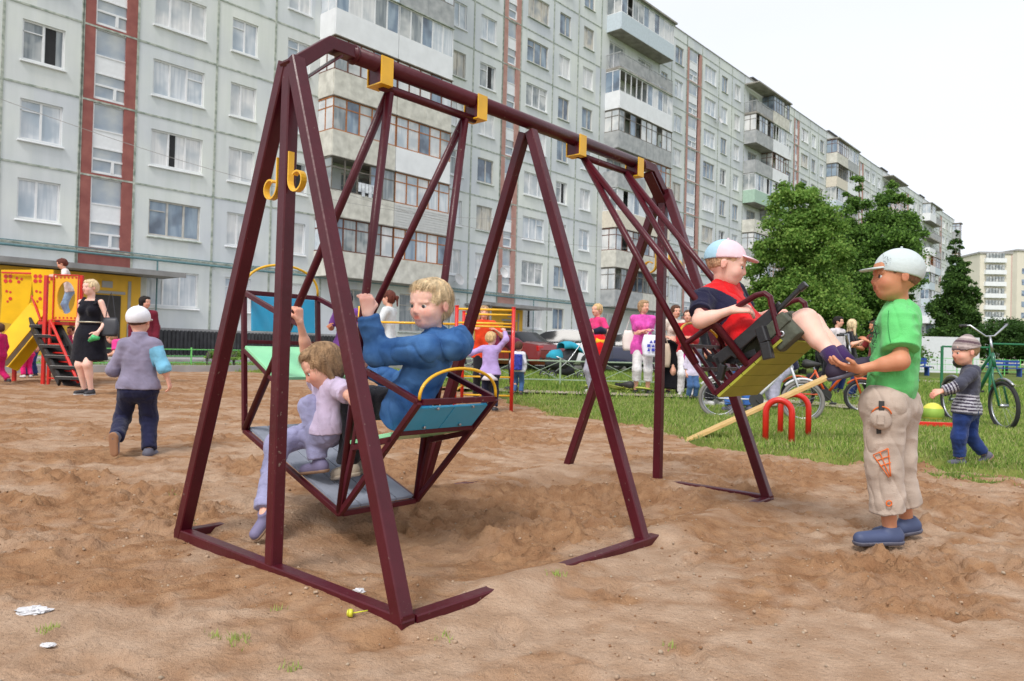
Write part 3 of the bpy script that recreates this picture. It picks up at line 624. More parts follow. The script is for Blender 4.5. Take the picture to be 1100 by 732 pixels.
for S_, r, e in bals:
    if r == 8 or S_ < 0: continue
    sty = {11.5: styA, 33.4: styB, 56.3: styC}.get(S_, {}).get(r)
    if not sty:
        sty = []
        for k in range(2):
            pa = random.choice(PA); g_ = random.choice(GL) if pa != 'rail' else None; sty.append((pa, g_, random.choice([0, .2, .5])))
    mid = S_ + 12.0; off = -.35 if S_ < 12 else 0
    a0 = S_ + (7.95 if S_ < 12 else 8.95 if S_ == 33.4 else 8.35); a1 = min(S_ + (15.2 if S_ < 12 else 16.1), TEND - .1)
    if e - (S_ + 8.3) < 3: a1 = min(a1, TEND - .1)
    mid = (a0 + a1) / 2
    if a1 - a0 > 4:
        balcony(a0, mid - .02, r, *sty[0][:2], 1.15, sty[0][2]); balcony(mid + .02, a1, r, *sty[1][:2], 1.15, sty[1][2])
    else: balcony(a0, a1, r, *sty[0][:2], 1.15, sty[0][2])
    if r == 0:
        c = BR(); c.box((a0 - .1, -1.4, zr(0) - .1), (a1 + .1, -.06, zr(0) + .02)); c.build('balcony_roof', SLAB, bl, local=True)
# ground floor loggia slab underside is dark: low shed roofs; laundry on one balcony
lm = MB()
for k in range(5): lm.box((20.9 + k * .2, -1.22, zr(7) + 1.2 - .2 * (k % 2)), (21.07 + k * .2, -1.21, zr(7) + 1.62))
lm.build('laundry', mat('laundry', (.7, .74, .8), .9, var=.3, scale=4), bl, local=True)
# satellite dishes
DM = mat('dish', (.6, .6, .6), .5)
for t, z in ((31.5, zr(4) - .35), (31.9, zr(8) + 1.2), (58.9, zr(2) + .6), (28.3, zr(8) + .5)):
    b = MB(); pr = [(.02, 0), (.15, .02), (.26, .06), (.33, .11)]; c = (t, -.35, z); b.lathe(pr, c, (1, 0, 0), (0, .3, .95), (0, -.95, .3), 18); b.lathe(pr[::-1], nv(c) + nv((0, -.01, 0)), (1, 0, 0), (0, .3, .95), (0, -.95, .3), 18); b.bar((t, -.35, z), (t, -.02, z - .1), .03)
    b.build('satellite_dish', DM, bl, local=True)
# entrances: canopy, yellow surround, dark door
YEL = mat('yellow_render', srgb((226, 176, 62)), .85, var=.08, scale=2, bump=.2)
DOOR = mat('dark_door', (.035, .03, .028), .6)
CANM = mat('canopy_concrete', (.27, .265, .26), .9, var=.2, scale=2, detail=8)
for S_ in secs[1:5]:
    a, b = S_ - 5.2, S_ + .3
    if S_ > 20: a = S_ - 4.2
    y = MB(); y.box((a + .8, -.55, .15), (b - .15, -.005, 3.1)); e = y.build('entrance', YEL, bl, local=True)
    y = MB(); y.box((S_ - 1.55, -.60, .15), (S_ - .55, -.551, 2.35)); y.build('door', DOOR, e, local=True)
    y = MB(); y.box((S_ - .3, -.58, .15), (S_ - .2, -.551, 2.9)); y.box((S_ - 1.7, -.58, 2.4), (S_ - .4, -.551, 2.5)); y.box((S_ - 1.2, -.6, 2.62), (S_ - .85, -.551, 2.85)); y.build('door_surround', CONC, e, local=True)
    y = MB(); y.box((a, -1.9, 3.14), (b + .9, -.01, 3.25)); y.box((a, -1.93, 3.10), (b + .9, -1.903, 3.28)); y.build('canopy', CANM, bl, local=True)
    y = MB(); y.bar((a + .2, -1.8, .15), (a + .2, -1.8, 3.139), .08); y.build('canopy_post', CANM, bl, local=True)
# gas pipe along the facade
PIPE = mat('teal_paint', srgb((92, 128, 132)), .5, var=.15)
b = MB(); b.tube([B(-8, .16, Z8 - .12), B(90, .16, Z8 - .12)], .045, 8); b.tube([B(-8, .14, Z8 + .05), B(90, .14, Z8 + .05)], .02, 6)
for t in (12.4, 27.9, 35, 57.6): b.tube([B(t, .16, Z8 - .12), B(t, .16, 1.0)], .03, 6)
for t in np.arange(-7, 90, 3.1): b.tube([B(t, .16, Z8 - .12), B(t, -.02, Z8 - .12)], .015, 5)
tag(b.build('gas_pipe', PIPE), 'thin teal gas pipe running along the block above the ground floor windows', 'pipe')
# thin cables strung across in front of the facade
for k, (p0, p1, d0, d1) in enumerate((((-30, 95), (560, 235), 18, 34), ((330, 195), (760, 262), 22, 38))):
    a_, b_ = at(*p0, d0), at(*p1, d1); pts = [a_ + (b_ - a_) * s_ - nv((0, 0, .9 * 4 * s_ * (1 - s_))) for s_ in np.linspace(0, 1, 25)]
    b = MB(); b.tube(pts, .008, 5); tag(b.build('cable', CONC), ('thin overhead cable crossing the left end of the block', 'thin overhead cable crossing in front of the middle of the block')[k], 'cable')

# ================================================================== FAR BUILDINGS
def tower(name, label, px0, px1, ytop, Y, side, m_front, m_side, floors, rz):
    a = at(px0, 380, Y); c = at(px1, 380, Y); wd = np.linalg.norm((c - a)[:2]); top = at((px0 + px1) / 2, ytop, Y)[2]
    o = thing(name, label, 'building', (a[0], a[1], 0), rz)
    b = MB(); b.box((0, 0, 0), (wd, side, top)); b.build('wall', m_front, o, local=True)
    b = MB(); b.box((-.3, -.3, top + .003), (wd + .3, side + .3, top + .5)); b.build('roof', CONC, o, local=True)
    return o, wd, top
CRM = mat('cream_panel', srgb((222, 216, 200)), .9, var=.06, scale=.2); PNK = mat('pink_panel', srgb((206, 178, 168)), .9, var=.05, scale=.2)
o, wd, top = tower('apartment_tower', 'distant cream apartment block with balcony rows, left of the taller plain one', 1051, 1083, 273, 190, 14, CRM, PNK, 9, R(-4))
q = MB(); q.box((wd + .01, -.02, 0), (wd + .3, 14, top + .02)); q.build('gable_wall', PNK, o, local=True)
for r in range(9):
    z = 2 + r * 3.0
    if z + 2 > top: break
    q = MB(); q.box((1, -.9, z), (wd - 1.5, -.01, z + 1.1)); p_ = q.build('balcony', BM['white'], o, local=True)
    q = MB(); 
    for k in range(6): q.box((1.2 + k * (wd - 3) / 6, -.85, z + 1.12), (1.2 + (k + .72) * (wd - 3) / 6, -.5, z + 2.4))
    q.build('glass', PANES[3], p_, local=True)
o, wd, top = tower('apartment_tower', 'distant plain cream block at the right edge of the photo', 1091, 1190, 271, 215, 16, CRM, PNK, 9, R(6))
for r in range(8):
    for k in range(5):
        q = MB(); q.box((1.5 + k * wd / 5, -.06, 4 + r * 3.2), (3.2 + k * wd / 5, -.01, 5.6 + r * 3.2))
        q.build('window', PANES[2], o, local=True)

# ================================================================== TREES
BARK = mat('bark', (.10, .085, .07), .95, var=.3, scale=8, bump=.6, bscale=20, stretch=(1, 1, .2))
def tree(name, label, base, h, crown, nleaf, leaf, mats, seed, trunk_r=.18, group='trees in front of the apartment block', shape=1.0):
    """crown: list of (cx,cy,cz,rx,rz) lobes relative to base"""
    r = np.random.default_rng(seed); o = thing(name, label, 'tree', base, 0, group)
    t = MB(); pts = [(0, 0, 0), (.05, 0, h * .25), (-.05, .05, h * .5), (.08, 0, h * .8)]; t.tube([nv(p) for p in pts], [trunk_r, trunk_r * .8, trunk_r * .55, trunk_r * .15], 9)
    for i in range(16):
        c = crown[i % len(crown)]; z0 = h * r.uniform(.15, .55); a = r.uniform(0, 6.28)
        e = nv((c[0] + math.cos(a) * c[3] * .7, c[1] + math.sin(a) * c[3] * .7, c[2] + c[4] * r.uniform(-.5, .6))); s_ = nv((0, 0, min(z0, e[2] * .8)))
        m_ = (s_ + e) / 2 + nv((0, 0, .25)); t.tube([s_, m_, e], [trunk_r * .35, trunk_r * .22, trunk_r * .06], 6)
    t.build('trunk', BARK, o, smooth=True, local=True)
    # clumps spread over each lobe's volume, leaves spread over each clump
    P = []; 
    wts = np.array([c[3] ** 2 * c[4] for c in crown]); wts = wts / wts.sum()
    for c, w_ in zip(crown, wts):
        ncl = int(230 * w_ * shape) + 8; d = r.normal(size=(ncl, 3)); d /= np.linalg.norm(d, axis=1)[:, None]; rad = r.uniform(.35, 1.05, ncl) ** .6
        C_ = nv(c[:3]) + d * rad[:, None] * nv((c[3], c[3], c[4]))
        for q in C_:
            k = max(4, int(nleaf * w_ / ncl)); cr_ = c[3] * r.uniform(.14, .30); dd = r.normal(size=(k, 3)) * cr_ * nv((.62, .62, .42)); P.append(q + dd - nv((0, 0, .25)) * (np.linalg.norm(dd[:, :2], axis=1) / cr_)[:, None] * cr_)
    P = np.concatenate(P); n = len(P); P[:, 2] = np.maximum(P[:, 2], .3)
    nrm = r.normal(size=(n, 3)) + nv((0, 0, .9)); nrm /= np.linalg.norm(nrm, axis=1)[:, None]
    a = np.cross(nrm, r.normal(size=(n, 3))); a /= np.linalg.norm(a, axis=1)[:, None]; b = np.cross(nrm, a); s_ = leaf * r.uniform(.6, 1.4, n)[:, None]
    V = np.stack([P - a * s_ * .5, P + b * s_ * .32 , P + a * s_ * .5, P - b * s_ * .32], 1).reshape(-1, 3); F = np.arange(n * 4).reshape(-1, 4)
    mi = (r.random(n) * len(mats)).astype(int); npmesh('crown', V, F, mats, o, smooth=False, midx=mi, local=True)
    return o
TL = [leafmat('leaf_mid', (.13, .26, .05), (.22, .38, .075)), leafmat('leaf_dark', (.08, .17, .034), (.14, .26, .05)), leafmat('leaf_light', (.21, .34, .07), (.30, .43, .10))]
TD = [leafmat('leaf_deep', (.055, .125, .032), (.095, .185, .045)), leafmat('leaf_deep_mid', (.035, .085, .02), (.065, .125, .03))]
b1 = gnd(858, 402); d1 = b1[1]; k1 = d1 / 800
def lobe(px, py, w_, h, Y, base): 
    p = at(px, py, Y); return (p[0] - base[0], rng.uniform(-.5, .5), p[2], w_ / 2 * Y / 800, h / 2 * Y / 800)
def px_tree(name, label, bx, Y, lobes, n, leaf, mats, seed, tr=.18, **kw):
    base = at(bx, 380, Y); base = nv((base[0], base[1], 0)); top = max(at(l[0], l[1] - l[3] / 2, Y)[2] for l in lobes)
    return tree(name, label, base, top, [lobe(*l, Y, base) for l in lobes], n, leaf, mats, seed, tr, **kw)
px_tree('maple_tree', 'broad bright green tree directly left of the boy in the green shirt', 862, 33, [(858, 238, 72, 70), (836, 280, 66, 70), (884, 280, 64, 72), (858, 325, 104, 74), (824, 330, 44, 60), (896, 338, 50, 66), (850, 212, 36, 36), (876, 222, 32, 40), (862, 372, 104, 40), (860, 262, 84, 60), (814, 296, 22, 30), (906, 300, 24, 34)], 120000, .13, [TL[0], TL[2], TL[2], TL[0], TL[0], TL[1]], 11)
px_tree('poplar_tree', 'tall dark green tree behind the head of the boy in the green shirt', 938, 41, [(922, 206, 26, 44), (926, 232, 46, 56), (958, 222, 42, 52), (946, 258, 80, 66), (976, 258, 28, 40), (934, 308, 84, 80), (966, 300, 40, 70), (928, 350, 84, 60), (956, 350, 56, 60), (940, 285, 80, 60), (940, 376, 90, 34)], 115000, .15, [TL[0], TL[1], TL[1], TL[0], TD[1]], 12)
px_tree('birch_tree', 'narrow pointed dark tree right of the boy in the green shirt', 1028, 52, [(1030, 255, 7, 24), (1028, 270, 16, 28), (1032, 288, 24, 30), (1026, 304, 32, 32), (1034, 318, 36, 32), (1024, 334, 42, 34), (1036, 346, 38, 34), (1022, 360, 44, 30), (1036, 374, 38, 26), (1044, 308, 14, 16), (1014, 322, 14, 18)], 60000, .17, [TD[0], TD[1], TL[1]], 13)
px_tree('round_bush', 'round dark green bush at the right edge below the distant towers', 1080, 48, [(1080, 362, 60, 40), (1066, 372, 40, 30), (1100, 366, 50, 40), (1118, 372, 50, 34)], 20000, .16, [TD[0], TD[1]], 14, group='bushes at the right', shape=1.2)
px_tree('round_bush', 'low dark bush under the narrow pointed tree', 985, 60, [(985, 372, 60, 26), (1010, 374, 50, 24), (955, 376, 50, 20)], 10000, .2, [TD[0], TL[1]], 15, group='bushes at the right')
px_tree('shrub', 'small light green shrub by the green fence right of the front swing post', 222, 22, [(222, 386, 12, 16)], 900, .09, [TL[2], TL[0]], 16, .02, group='small shrubs at the pavement')
px_tree('shrub', 'small light green shrub by the green fence beside the swing seat', 251, 22, [(251, 386, 14, 18), (257, 390, 10, 10)], 1100, .09, [TL[2], TL[0]], 17, .02, group='small shrubs at the pavement')
# ================================================================== SWING
MAR = mat('maroon_paint', srgb((70, 12, 24)), .36, var=.12, scale=7, bump=.15, bscale=40, coat=.04, spec=.35, col2=srgb((82, 19, 32)), detail=8)
def chips(m, c=(.20, .15, .12), sc=70, p=.70):
    n = m.node_tree; L = n.links; b = n.nodes['Principled BSDF']; src = b.inputs['Base Color'].links[0].from_socket; t = n.nodes.new('ShaderNodeTexCoord')
    z = n.nodes.new('ShaderNodeTexNoise'); z.inputs['Scale'].default_value = sc; z.inputs['Detail'].default_value = 3; z.inputs['Roughness'].default_value = .7; L.new(t.outputs['Object'], z.inputs['Vector'])
    z2 = n.nodes.new('ShaderNodeTexNoise'); z2.inputs['Scale'].default_value = 3.5; L.new(t.outputs['Object'], z2.inputs['Vector'])
    a = n.nodes.new('ShaderNodeMath'); a.operation = 'MULTIPLY_ADD'; a.inputs[1].default_value = .35; L.new(z2.outputs['Fac'], a.inputs[0]); L.new(z.outputs['Fac'], a.inputs[2])
    r = n.nodes.new('ShaderNodeMapRange'); r.inputs[1].default_value = p + .14; r.inputs[2].default_value = p + .18; L.new(a.outputs[0], r.inputs[0])
    mx = n.nodes.new('ShaderNodeMix'); mx.data_type = 'RGBA'; L.new(r.outputs[0], mx.inputs[0]); L.new(src, mx.inputs[6]); mx.inputs[7].default_value = (*c, 1); L.new(mx.outputs[2], b.inputs['Base Color'])
chips(MAR, p=.735)
YPA = mat('yellow_paint', srgb((232, 178, 30)), .42, var=.10, scale=9, bump=.1, bscale=40, coat=.2)
SEATG = mat('mint_paint', srgb((150, 222, 170)), .45, var=.08, scale=8, coat=.2)
SEATY = mat('lime_paint', srgb((158, 160, 50)), .6, var=.10, scale=10)
BLUEP = mat('blue_paint', srgb((48, 160, 206)), .4, var=.08, scale=6, coat=.3)
GREYB = mat('grey_board', srgb((140, 146, 160)), .7, var=.18, scale=9, bump=.2)
STEEL = mat('steel', (.45, .46, .48), .35, metal=1, var=.1)
def S(v, u, z): return fr_c + VV * v + UU * u + nv((0, 0, z))
sf = thing('double_swing', 'large maroon steel double swing frame with yellow clamps standing in the sand', 'swing frame', fr_c)
W1 = .047
ZT, ZA = 1.846, 1.742
for s_ in (-1, 1):
    b = MB(); b.bar(S(s_ * HL, -HW - .02, .012), S(s_ * HL, HW + .02, .012), W1, .05); b.build('end_base_bar', MAR, sf)
for s_ in (-1, 1):
    b = MB(); b.bar(S(-HL + .03, s_ * HW, .009), S(HL - .03, s_ * HW, .009), .047, .044); b.build('side_base_bar', MAR, sf)
for ve in (-1, 1):
    for u_ in (-HW, 0, HW):
        b = MB(); b.bar(S(ve * HL, u_, .012), S(ve * (HL - .012), u_ * .035, ZA), W1, .05 if u_ else .044, up=VV); o = b.build('leg', MAR, sf)
for u_ in (-HW, HW):
    b = MB(); b.bar(S(0, u_, .012), S(0, u_ * .03, ZT - .05), .047, .044, up=VV); b.build('leg', MAR, sf)
# bent square elbows from the end frames up to the round top pipe
for ve in (-1, 1):
    b = MB(); c0 = S(ve * (HL + .005), 0, ZA - .03); c1 = S(ve * (HL - .155), 0, ZT + .002); c2 = S(ve * (HL - .265), 0, ZT + .002)
    w2, h2 = .054, .048
    def ring(c, d): 
        d = unit(d); n_ = unit(np.cross(UU, d)); return [c + UU * a * w2 + n_ * e * h2 for a, e in ((-.5, -.5), (.5, -.5), (.5, .5), (-.5, .5))]
    dA = unit(c1 - c0); dB = unit(c2 - c1); Rr = [ring(c0, dA), ring(c1, dA + dB), ring(c2, dB)]
    b.add(sum(Rr, []), [(i * 4 + k, i * 4 + (k + 1) % 4, i * 4 + 4 + (k + 1) % 4, i * 4 + 4 + k) for i in (0, 1) for k in range(4)] + [(3, 2, 1, 0), (8, 9, 10, 11)])
    b.build('elbow', MAR, sf, bevel=.003)
    # gusset plate under the elbow
    b = MB(); b.add([S(ve * (HL - .02), -.032, ZA - .085), S(ve * (HL - .02), .032, ZA - .085), S(ve * (HL - .20), .032, ZT - .035), S(ve * (HL - .20), -.032, ZT - .035), S(ve * (HL - .024), -.032, ZA - .078), S(ve * (HL - .024), .032, ZA - .078), S(ve * (HL - .197), .032, ZT - .029), S(ve * (HL - .197), -.032, ZT - .029)],
                     [(0, 1, 2, 3), (4, 7, 6, 5), (0, 4, 5, 1), (1, 5, 6, 2), (2, 6, 7, 3), (3, 7, 4, 0)]); b.build('gusset', MAR, sf)
b = MB(); b.tube([S(-HL + .255, 0, ZT), S(HL - .255, 0, ZT)], .032, 20); b.build('top_pipe', MAR, sf, smooth=True)
for ve in (-1, 1):
    b = MB(); b.tube([S(ve * (HL - .262), 0, ZT), S(ve * (HL - .272), 0, ZT)], .036, 20); b.build('weld', MAR, sf, smooth=True)
CLV = (-.872, -.352, .380, .93)
for k, vc in enumerate(CLV):
    # U shaped yellow strap hanging under the pipe with an axle block in it
    b = MB(); hw_ = .029
    for s_ in (-1, 1): b.obox(S(vc, s_ * .041, ZT - .030), VV, UU, (0, 0, 1), hw_, .003, .050, ch=.001)
    b.obox(S(vc, 0, ZT - .082), VV, UU, (0, 0, 1), hw_, .044, .003, ch=.001)
    b.build('clamp', YPA, sf, bevel=.0015)
    b = MB(); d_ = -1 if k in (0, 2) else 1
    b.obox(S(vc - .006, 0, ZT - .048), VV, UU, (0, 0, 1), .018, .037, .030); b.build('bearing_block', MAR, sf)
def curl(base_v, u0, z0, du, name, flip):
    """flat yellow strip hanging on the end frame, rolled up like a J"""
    pts = []
    for t in np.linspace(0, 1, 5): pts.append((u0, z0 + .10 * (1 - t)))
    r_ = .044
    for t in np.linspace(0, 1, 18)[1:]:
        a = math.pi + t * math.pi * 1.75; rr = r_ * (1 - .38 * t); pts.append((u0 + du * (r_ + math.cos(a) * rr) , z0 + math.sin(a) * rr * .95))
    b = MB(); V = []; n = len(pts); th = .003
    for i, (u_, z_) in enumerate(pts):
        d = nv(pts[min(i + 1, n - 1)]) - nv(pts[max(i - 1, 0)]); d = d / np.linalg.norm(d); nx, nz_ = -d[1], d[0]
        for sv, sn in ((-1, -1), (1, -1), (1, 1), (-1, 1)): V.append(S(base_v + sv * .0105, u_ + sn * nx * th, z_ + sn * nz_ * th))
    F = [(i * 4 + k, i * 4 + (k + 1) % 4, i * 4 + 4 + (k + 1) % 4, i * 4 + 4 + k) for i in range(n - 1) for k in range(4)] + [(3, 2, 1, 0), (4 * n - 4, 4 * n - 3, 4 * n - 2, 4 * n - 1)]
    b.add(V, F); b.build('scroll', YPA, sf)
curl(-HL + .0, .035, 1.325, 1, '', 0); curl(-HL + .0, -.037, 1.315, -1, '', 0)
curl(HL - .0, .045, 1.30, 1, '', 0); curl(HL - .0, -.045, 1.30, -1, '', 0)

# ---- face-to-face gondola (near), swung back to the far side
def gondola():
    v0, v1 = -.823, -.413; O = (0, 1.766)
    BLp, BRp, TLp, TRp = (-1.005, .365), (-.243, .097), (-1.050, 1.018), (.216, .578)
    aL, aR = (-.800, .935), (-.10, .680); sL, sR = (-1.030, .745), (-.02, .335)
    g_ = thing('gondola_swing', 'maroon gondola swing seat with grey footboard, mint benches and blue backs, in the near bay', 'swing', S(-.62, -.4, .1))
    P = lambda q, v: S(v, q[0], q[1])
    T = .022
    up = VV
    b = MB()
    for v in (v0, v1):
        for q in ((BLp, BRp), (BLp, TLp), (BRp, TRp), (TLp, aL)): b.bar(P(q[0], v), P(q[1], v), T, T, up=up, ch=.002)
        b.bar(P(TRp, v), P(aR, v), T, T, up=up, ch=.002)
        # arm rails run on to the hangers; seat bearers
        b.bar(P(aL, v), P((-.56, .86), v), T, T, up=up, ch=.002)
        iR = (-.165, .372); iL = (-.74, .60)
        b.bar(P(iR, v), P((.075, .43), v), T, T, up=up, ch=.002); b.bar(P(aR, v), P(iR, v), T * .9, T * .9, up=up, ch=.002); b.bar(P(BRp, v), P(iR, v), T * .9, T * .9, up=up, ch=.002)
        b.bar(P(sL, v), P(iL, v), T * .9, T * .9, up=up, ch=.002)
    for q in (BLp, BRp, TLp, TRp): b.bar(P(q, v0 + .012), P(q, v1 - .012), T, T, up=(0, 0, 1), ch=.002)
    tb = lambda f: tuple(nv(TRp) * (1 - f) + nv(BRp) * f)
    b.bar(P(tb(.26), v0 + .012), P(tb(.26), v1 - .012), T * .85, T * .85, ch=.002)
    tl = lambda f: tuple(nv(TLp) * (1 - f) + nv(BLp) * f)
    b.bar(P(tl(.36), v0 + .012), P(tl(.36), v1 - .012), T * .85, T * .85, ch=.002)
    b.build('frame', MAR, g_)
    for v in (v0, v1):
        for q in (BLp, BRp):
            d = unit(nv(q) - nv(O)); a = nv(O) + d * .01; e = nv(q) - d * .012
            b = MB(); b.tube([S(v, a[0], a[1]), S(v, e[0], e[1])], .0170, 12); b.build('hanger', MAR, g_, smooth=True)
    b = MB(); b.tube([S(v0 - .045, 0, O[1]), S(v1 + .055, 0, O[1])], .0165, 12); b.build('axle', MAR, g_, smooth=True)
    # footboard of planks
    b = MB(); d = nv(BRp) - nv(BLp); L_ = np.linalg.norm(d); d = d / L_; nn = nv((-d[1], d[0]))
    for k in range(4):
        f0, f1 = v0 + .014 + k * (v1 - v0 - .028) / 4, v0 + .014 + (k + 1) * (v1 - v0 - .028) / 4 - .006
        c = (nv(BLp) + nv(BRp)) / 2 + nn * .016
        b.obox(S((f0 + f1) / 2, c[0], c[1]), VV, UU * nn[0] + nv((0, 0, nn[1])), UU * d[0] + nv((0, 0, d[1])), (f1 - f0) / 2, .006, L_ / 2 - .012)
    b.build('footboard', GREYB, g_)
    def plank(p0, p1, name, m, nb=1, w=.007, ins=.014, along=True):
        p0, p1 = nv(p0), nv(p1); d = p1 - p0; L_ = np.linalg.norm(d); d = d / L_; nn = nv((-d[1], d[0])); b = MB()
        for k in range(nb):
            va = v0 + ins + (v1 - v0 - 2 * ins) * k / nb; vb = v0 + ins + (v1 - v0 - 2 * ins) * (k + 1) / nb - (.004 if nb > 1 else 0)
            c = (p0 + p1) / 2; b.obox(S((va + vb) / 2, c[0], c[1]), VV, UU * nn[0] + nv((0, 0, nn[1])), UU * d[0] + nv((0, 0, d[1])), (vb - va) / 2, w, L_ / 2)
        return b.build(name, m, g_, bevel=.002)
    sd_ = unit(nv(sR) - nv((-.2, .30)))
    plank((-.185, .392), (.065, .447), 'seat', SEATG, 1, .008, -.004)
    plank((-1.02, .757), (-.745, .620), 'seat', SEATG, 1, .008, -.004)
    t0, t1 = nv(tb(.045)), nv(tb(.235)); off = nv((-.004, .0))
    plank(t0 + off, t1 + off, 'backrest', BLUEP, 2, .006, .018)
    t0, t1 = nv(tl(.02)), nv(tl(.28)); plank(t0 + nv((.014, 0)), t1 + nv((.014, 0)), 'backrest', BLUEP, 1, .006, .03)
    b = MB()
    for v in (v0 + .11, v1 - .11):
        for f in (.06, .22):
            c = nv(tb(f)); b.lathe([(0, .012), (.0055, .011), (.0055, 0)], S(v, c[0] + .004, c[1]), VV, (0, 0, 1), UU, 8)
    b.build('bolts', STEEL, g_)
    for (q, hgt, dx) in ((TRp, .115, .0), (TLp, .14, -.0)):
        pts = [S(v0 + (v1 - v0) * (.5 - .5 * math.cos(t)) + (0), q[0] + dx + math.sin(t) * .01, q[1] + .008 + hgt * math.sin(t) ** .8) for t in np.linspace(0, math.pi, 22)]
        b = MB(); b.tube(pts, .0062, 8); b.build('hoop', YPA, g_, smooth=True)
    return g_
gondola()
# ---- bench swing (far), swung up towards the pusher
def bench():
    v0, v1 = .437, .835; O = (0, 1.775)
    Bk, F_, T_ = (.760, .607), (1.040, .862), (.590, .815)
    g_ = thing('bench_swing', 'maroon bench swing with lime seat board, swung high with the boy in red on it', 'swing', S(.64, .85, .6))
    P = lambda q, v: S(v, q[0], q[1]); T = .022
    b = MB(); mid = (.885, .721)
    for v in (v0, v1):
        b.bar(P(Bk, v), P(F_, v), T, T, up=VV, ch=.002); b.bar(P(Bk, v), P(T_, v), T, T, up=VV, ch=.002)
        pts = [P(T_, v), P((.74, .915), v), P((.867, 1.0), v), P((.935, 1.038), v), P((.972, 1.045), v), P((.996, 1.028), v), P((1.003, .995), v), P((1.040, .862), v)]; b.tube(pts, .0125, 10)
    for q in (Bk, F_, T_, (.675, .711), mid): b.bar(P(q, v0 + .012), P(q, v1 - .012), T * .9, T * .9, ch=.002)
    for k in range(1, 4):
        v = v0 + (v1 - v0) * k / 4; b.bar(P(Bk, v), P(T_, v), T * .7, T * .7, up=VV, ch=.002)
    b.build('frame', MAR, g_)
    for v in (v0, v1):
        for q in ((.66, .735), (.905, .738)):
            d = unit(nv(q) - nv(O)); a = nv(O) + d * .01
            b = MB(); b.tube([S(v, a[0], a[1]), S(v, q[0], q[1])], .0165, 12); b.build('hanger', MAR, g_, smooth=True)
    b = MB(); b.tube([S(v0 - .05, 0, O[1]), S(v1 + .06, 0, O[1])], .0165, 12); b.build('axle', MAR, g_, smooth=True)
    d = unit(nv(F_) - nv(Bk)); nn = nv((-d[1], d[0])); L_ = np.linalg.norm(nv(F_) - nv(Bk))
    c = (nv(Bk) + nv(F_)) / 2 - nn * .004; b = MB()
    for k in range(5):
        cc = nv(Bk) + d * (L_ * (k + .5) / 5) - nn * .017
        b.obox(S((v0 + v1) / 2, cc[0], cc[1]), VV, UU * nn[0] + nv((0, 0, nn[1])), UU * d[0] + nv((0, 0, d[1])), (v1 - v0) / 2 + .008, .006, L_ / 10 - .0015)
    b.build('seat', SEATY, g_)
    b = MB(); pts = [S(v0 + (v1 - v0) * (.5 - .5 * math.cos(t)), T_[0] - .05 * math.sin(t), T_[1] + .008 + .105 * math.sin(t) ** .8) for t in np.linspace(0, math.pi, 22)]; b.tube(pts, .0062, 8); b.build('hoop', YPA, g_, smooth=True)
bench()

# ================================================================== OTHER PLAY EQUIPMENT
REDP_ = mat('red_paint', srgb((206, 36, 26)), .4, var=.1, scale=6, coat=.3); YEL2 = mat('slide_yellow', srgb((232, 184, 14)), .65, var=.08, scale=4, spec=.3)
WOOD = mat('pine_wood', srgb((196, 160, 98)), .7, var=.2, scale=3, bump=.2, stretch=(1, 14, 14), detail=7, col2=srgb((214, 182, 122)))
def arch(px0, px1, ytop, ybot, label, Yoff=0):
    a, c = gnd(px0, ybot), gnd(px1, ybot + 2); Y = (a[1] + c[1]) / 2; top = at((px0 + px1) / 2, ytop, Y)[2]; d = (c - a); w_ = np.linalg.norm(d); d = d / w_
    pts = [a - nv((0, 0, .05)), a + nv((0, 0, top - w_ / 2))]
    for t in np.linspace(0, math.pi, 12)[1:-1]: pts.append((a + c) / 2 + nv((0, 0, top - w_ / 2)) - d * math.cos(t) * w_ / 2 + nv((0, 0, math.sin(t) * w_ / 2)))
    pts += [c + nv((0, 0, top - w_ / 2)), c - nv((0, 0, .05))]
    b = MB(); b.tube(pts, .027, 14); o = b.build('pipe_arch', REDP_, None, smooth=True); tag(o, label, 'arch', 'red seesaw supports'); return o
arch(822, 850, 430, 479, 'front red bent pipe arch under the wooden plank'); arch(838, 868, 424, 470, 'rear red bent pipe arch, partly behind the front one')
a, c = at(737, 474, 6.7), at(925, 389, 6.5); d = unit(c - a); sx, uy = frame(d)
b = MB(); b.obox((a + c) / 2, sx, uy, d, .085, .014, np.linalg.norm(c - a) / 2 + .0, ch=.002); tag(b.build('wooden_plank', WOOD), 'long bare wooden seesaw plank lying tilted over the red arches', 'plank')
# red low board and ball
a, c = gnd(985, 461), gnd(1036, 463); b = MB(); b.bar(a + nv((0, 0, .04)), c + nv((0, 0, .04)), .06, .09); tag(b.build('red_board', REDP_), 'low red board edging on the grass beside the yellow ball', 'board')
def ball(px, py, r, cols, label, Y):
    c = at(px, py, Y); c[2] = max(c[2], r + .0); b = MB(); n = 14; pr = [(r * math.sin(math.pi * i / n), -r * math.cos(math.pi * i / n)) for i in range(n + 1)]; b.lathe(pr, c, seg=24)
    b.m = [0 if (i // 24 < 5 or i // 24 > 8) else 1 for i in range(len(b.f))]
    return tag(b.build('ball', cols, smooth=True), label, 'ball')
ball(1002, 449, .125, [mat('ball_yellow', srgb((216, 210, 84)), .6, var=.05), mat('ball_lime', srgb((150, 184, 74)), .6)], 'yellow and lime play ball lying in the grass behind the pushing boy', 9.3)

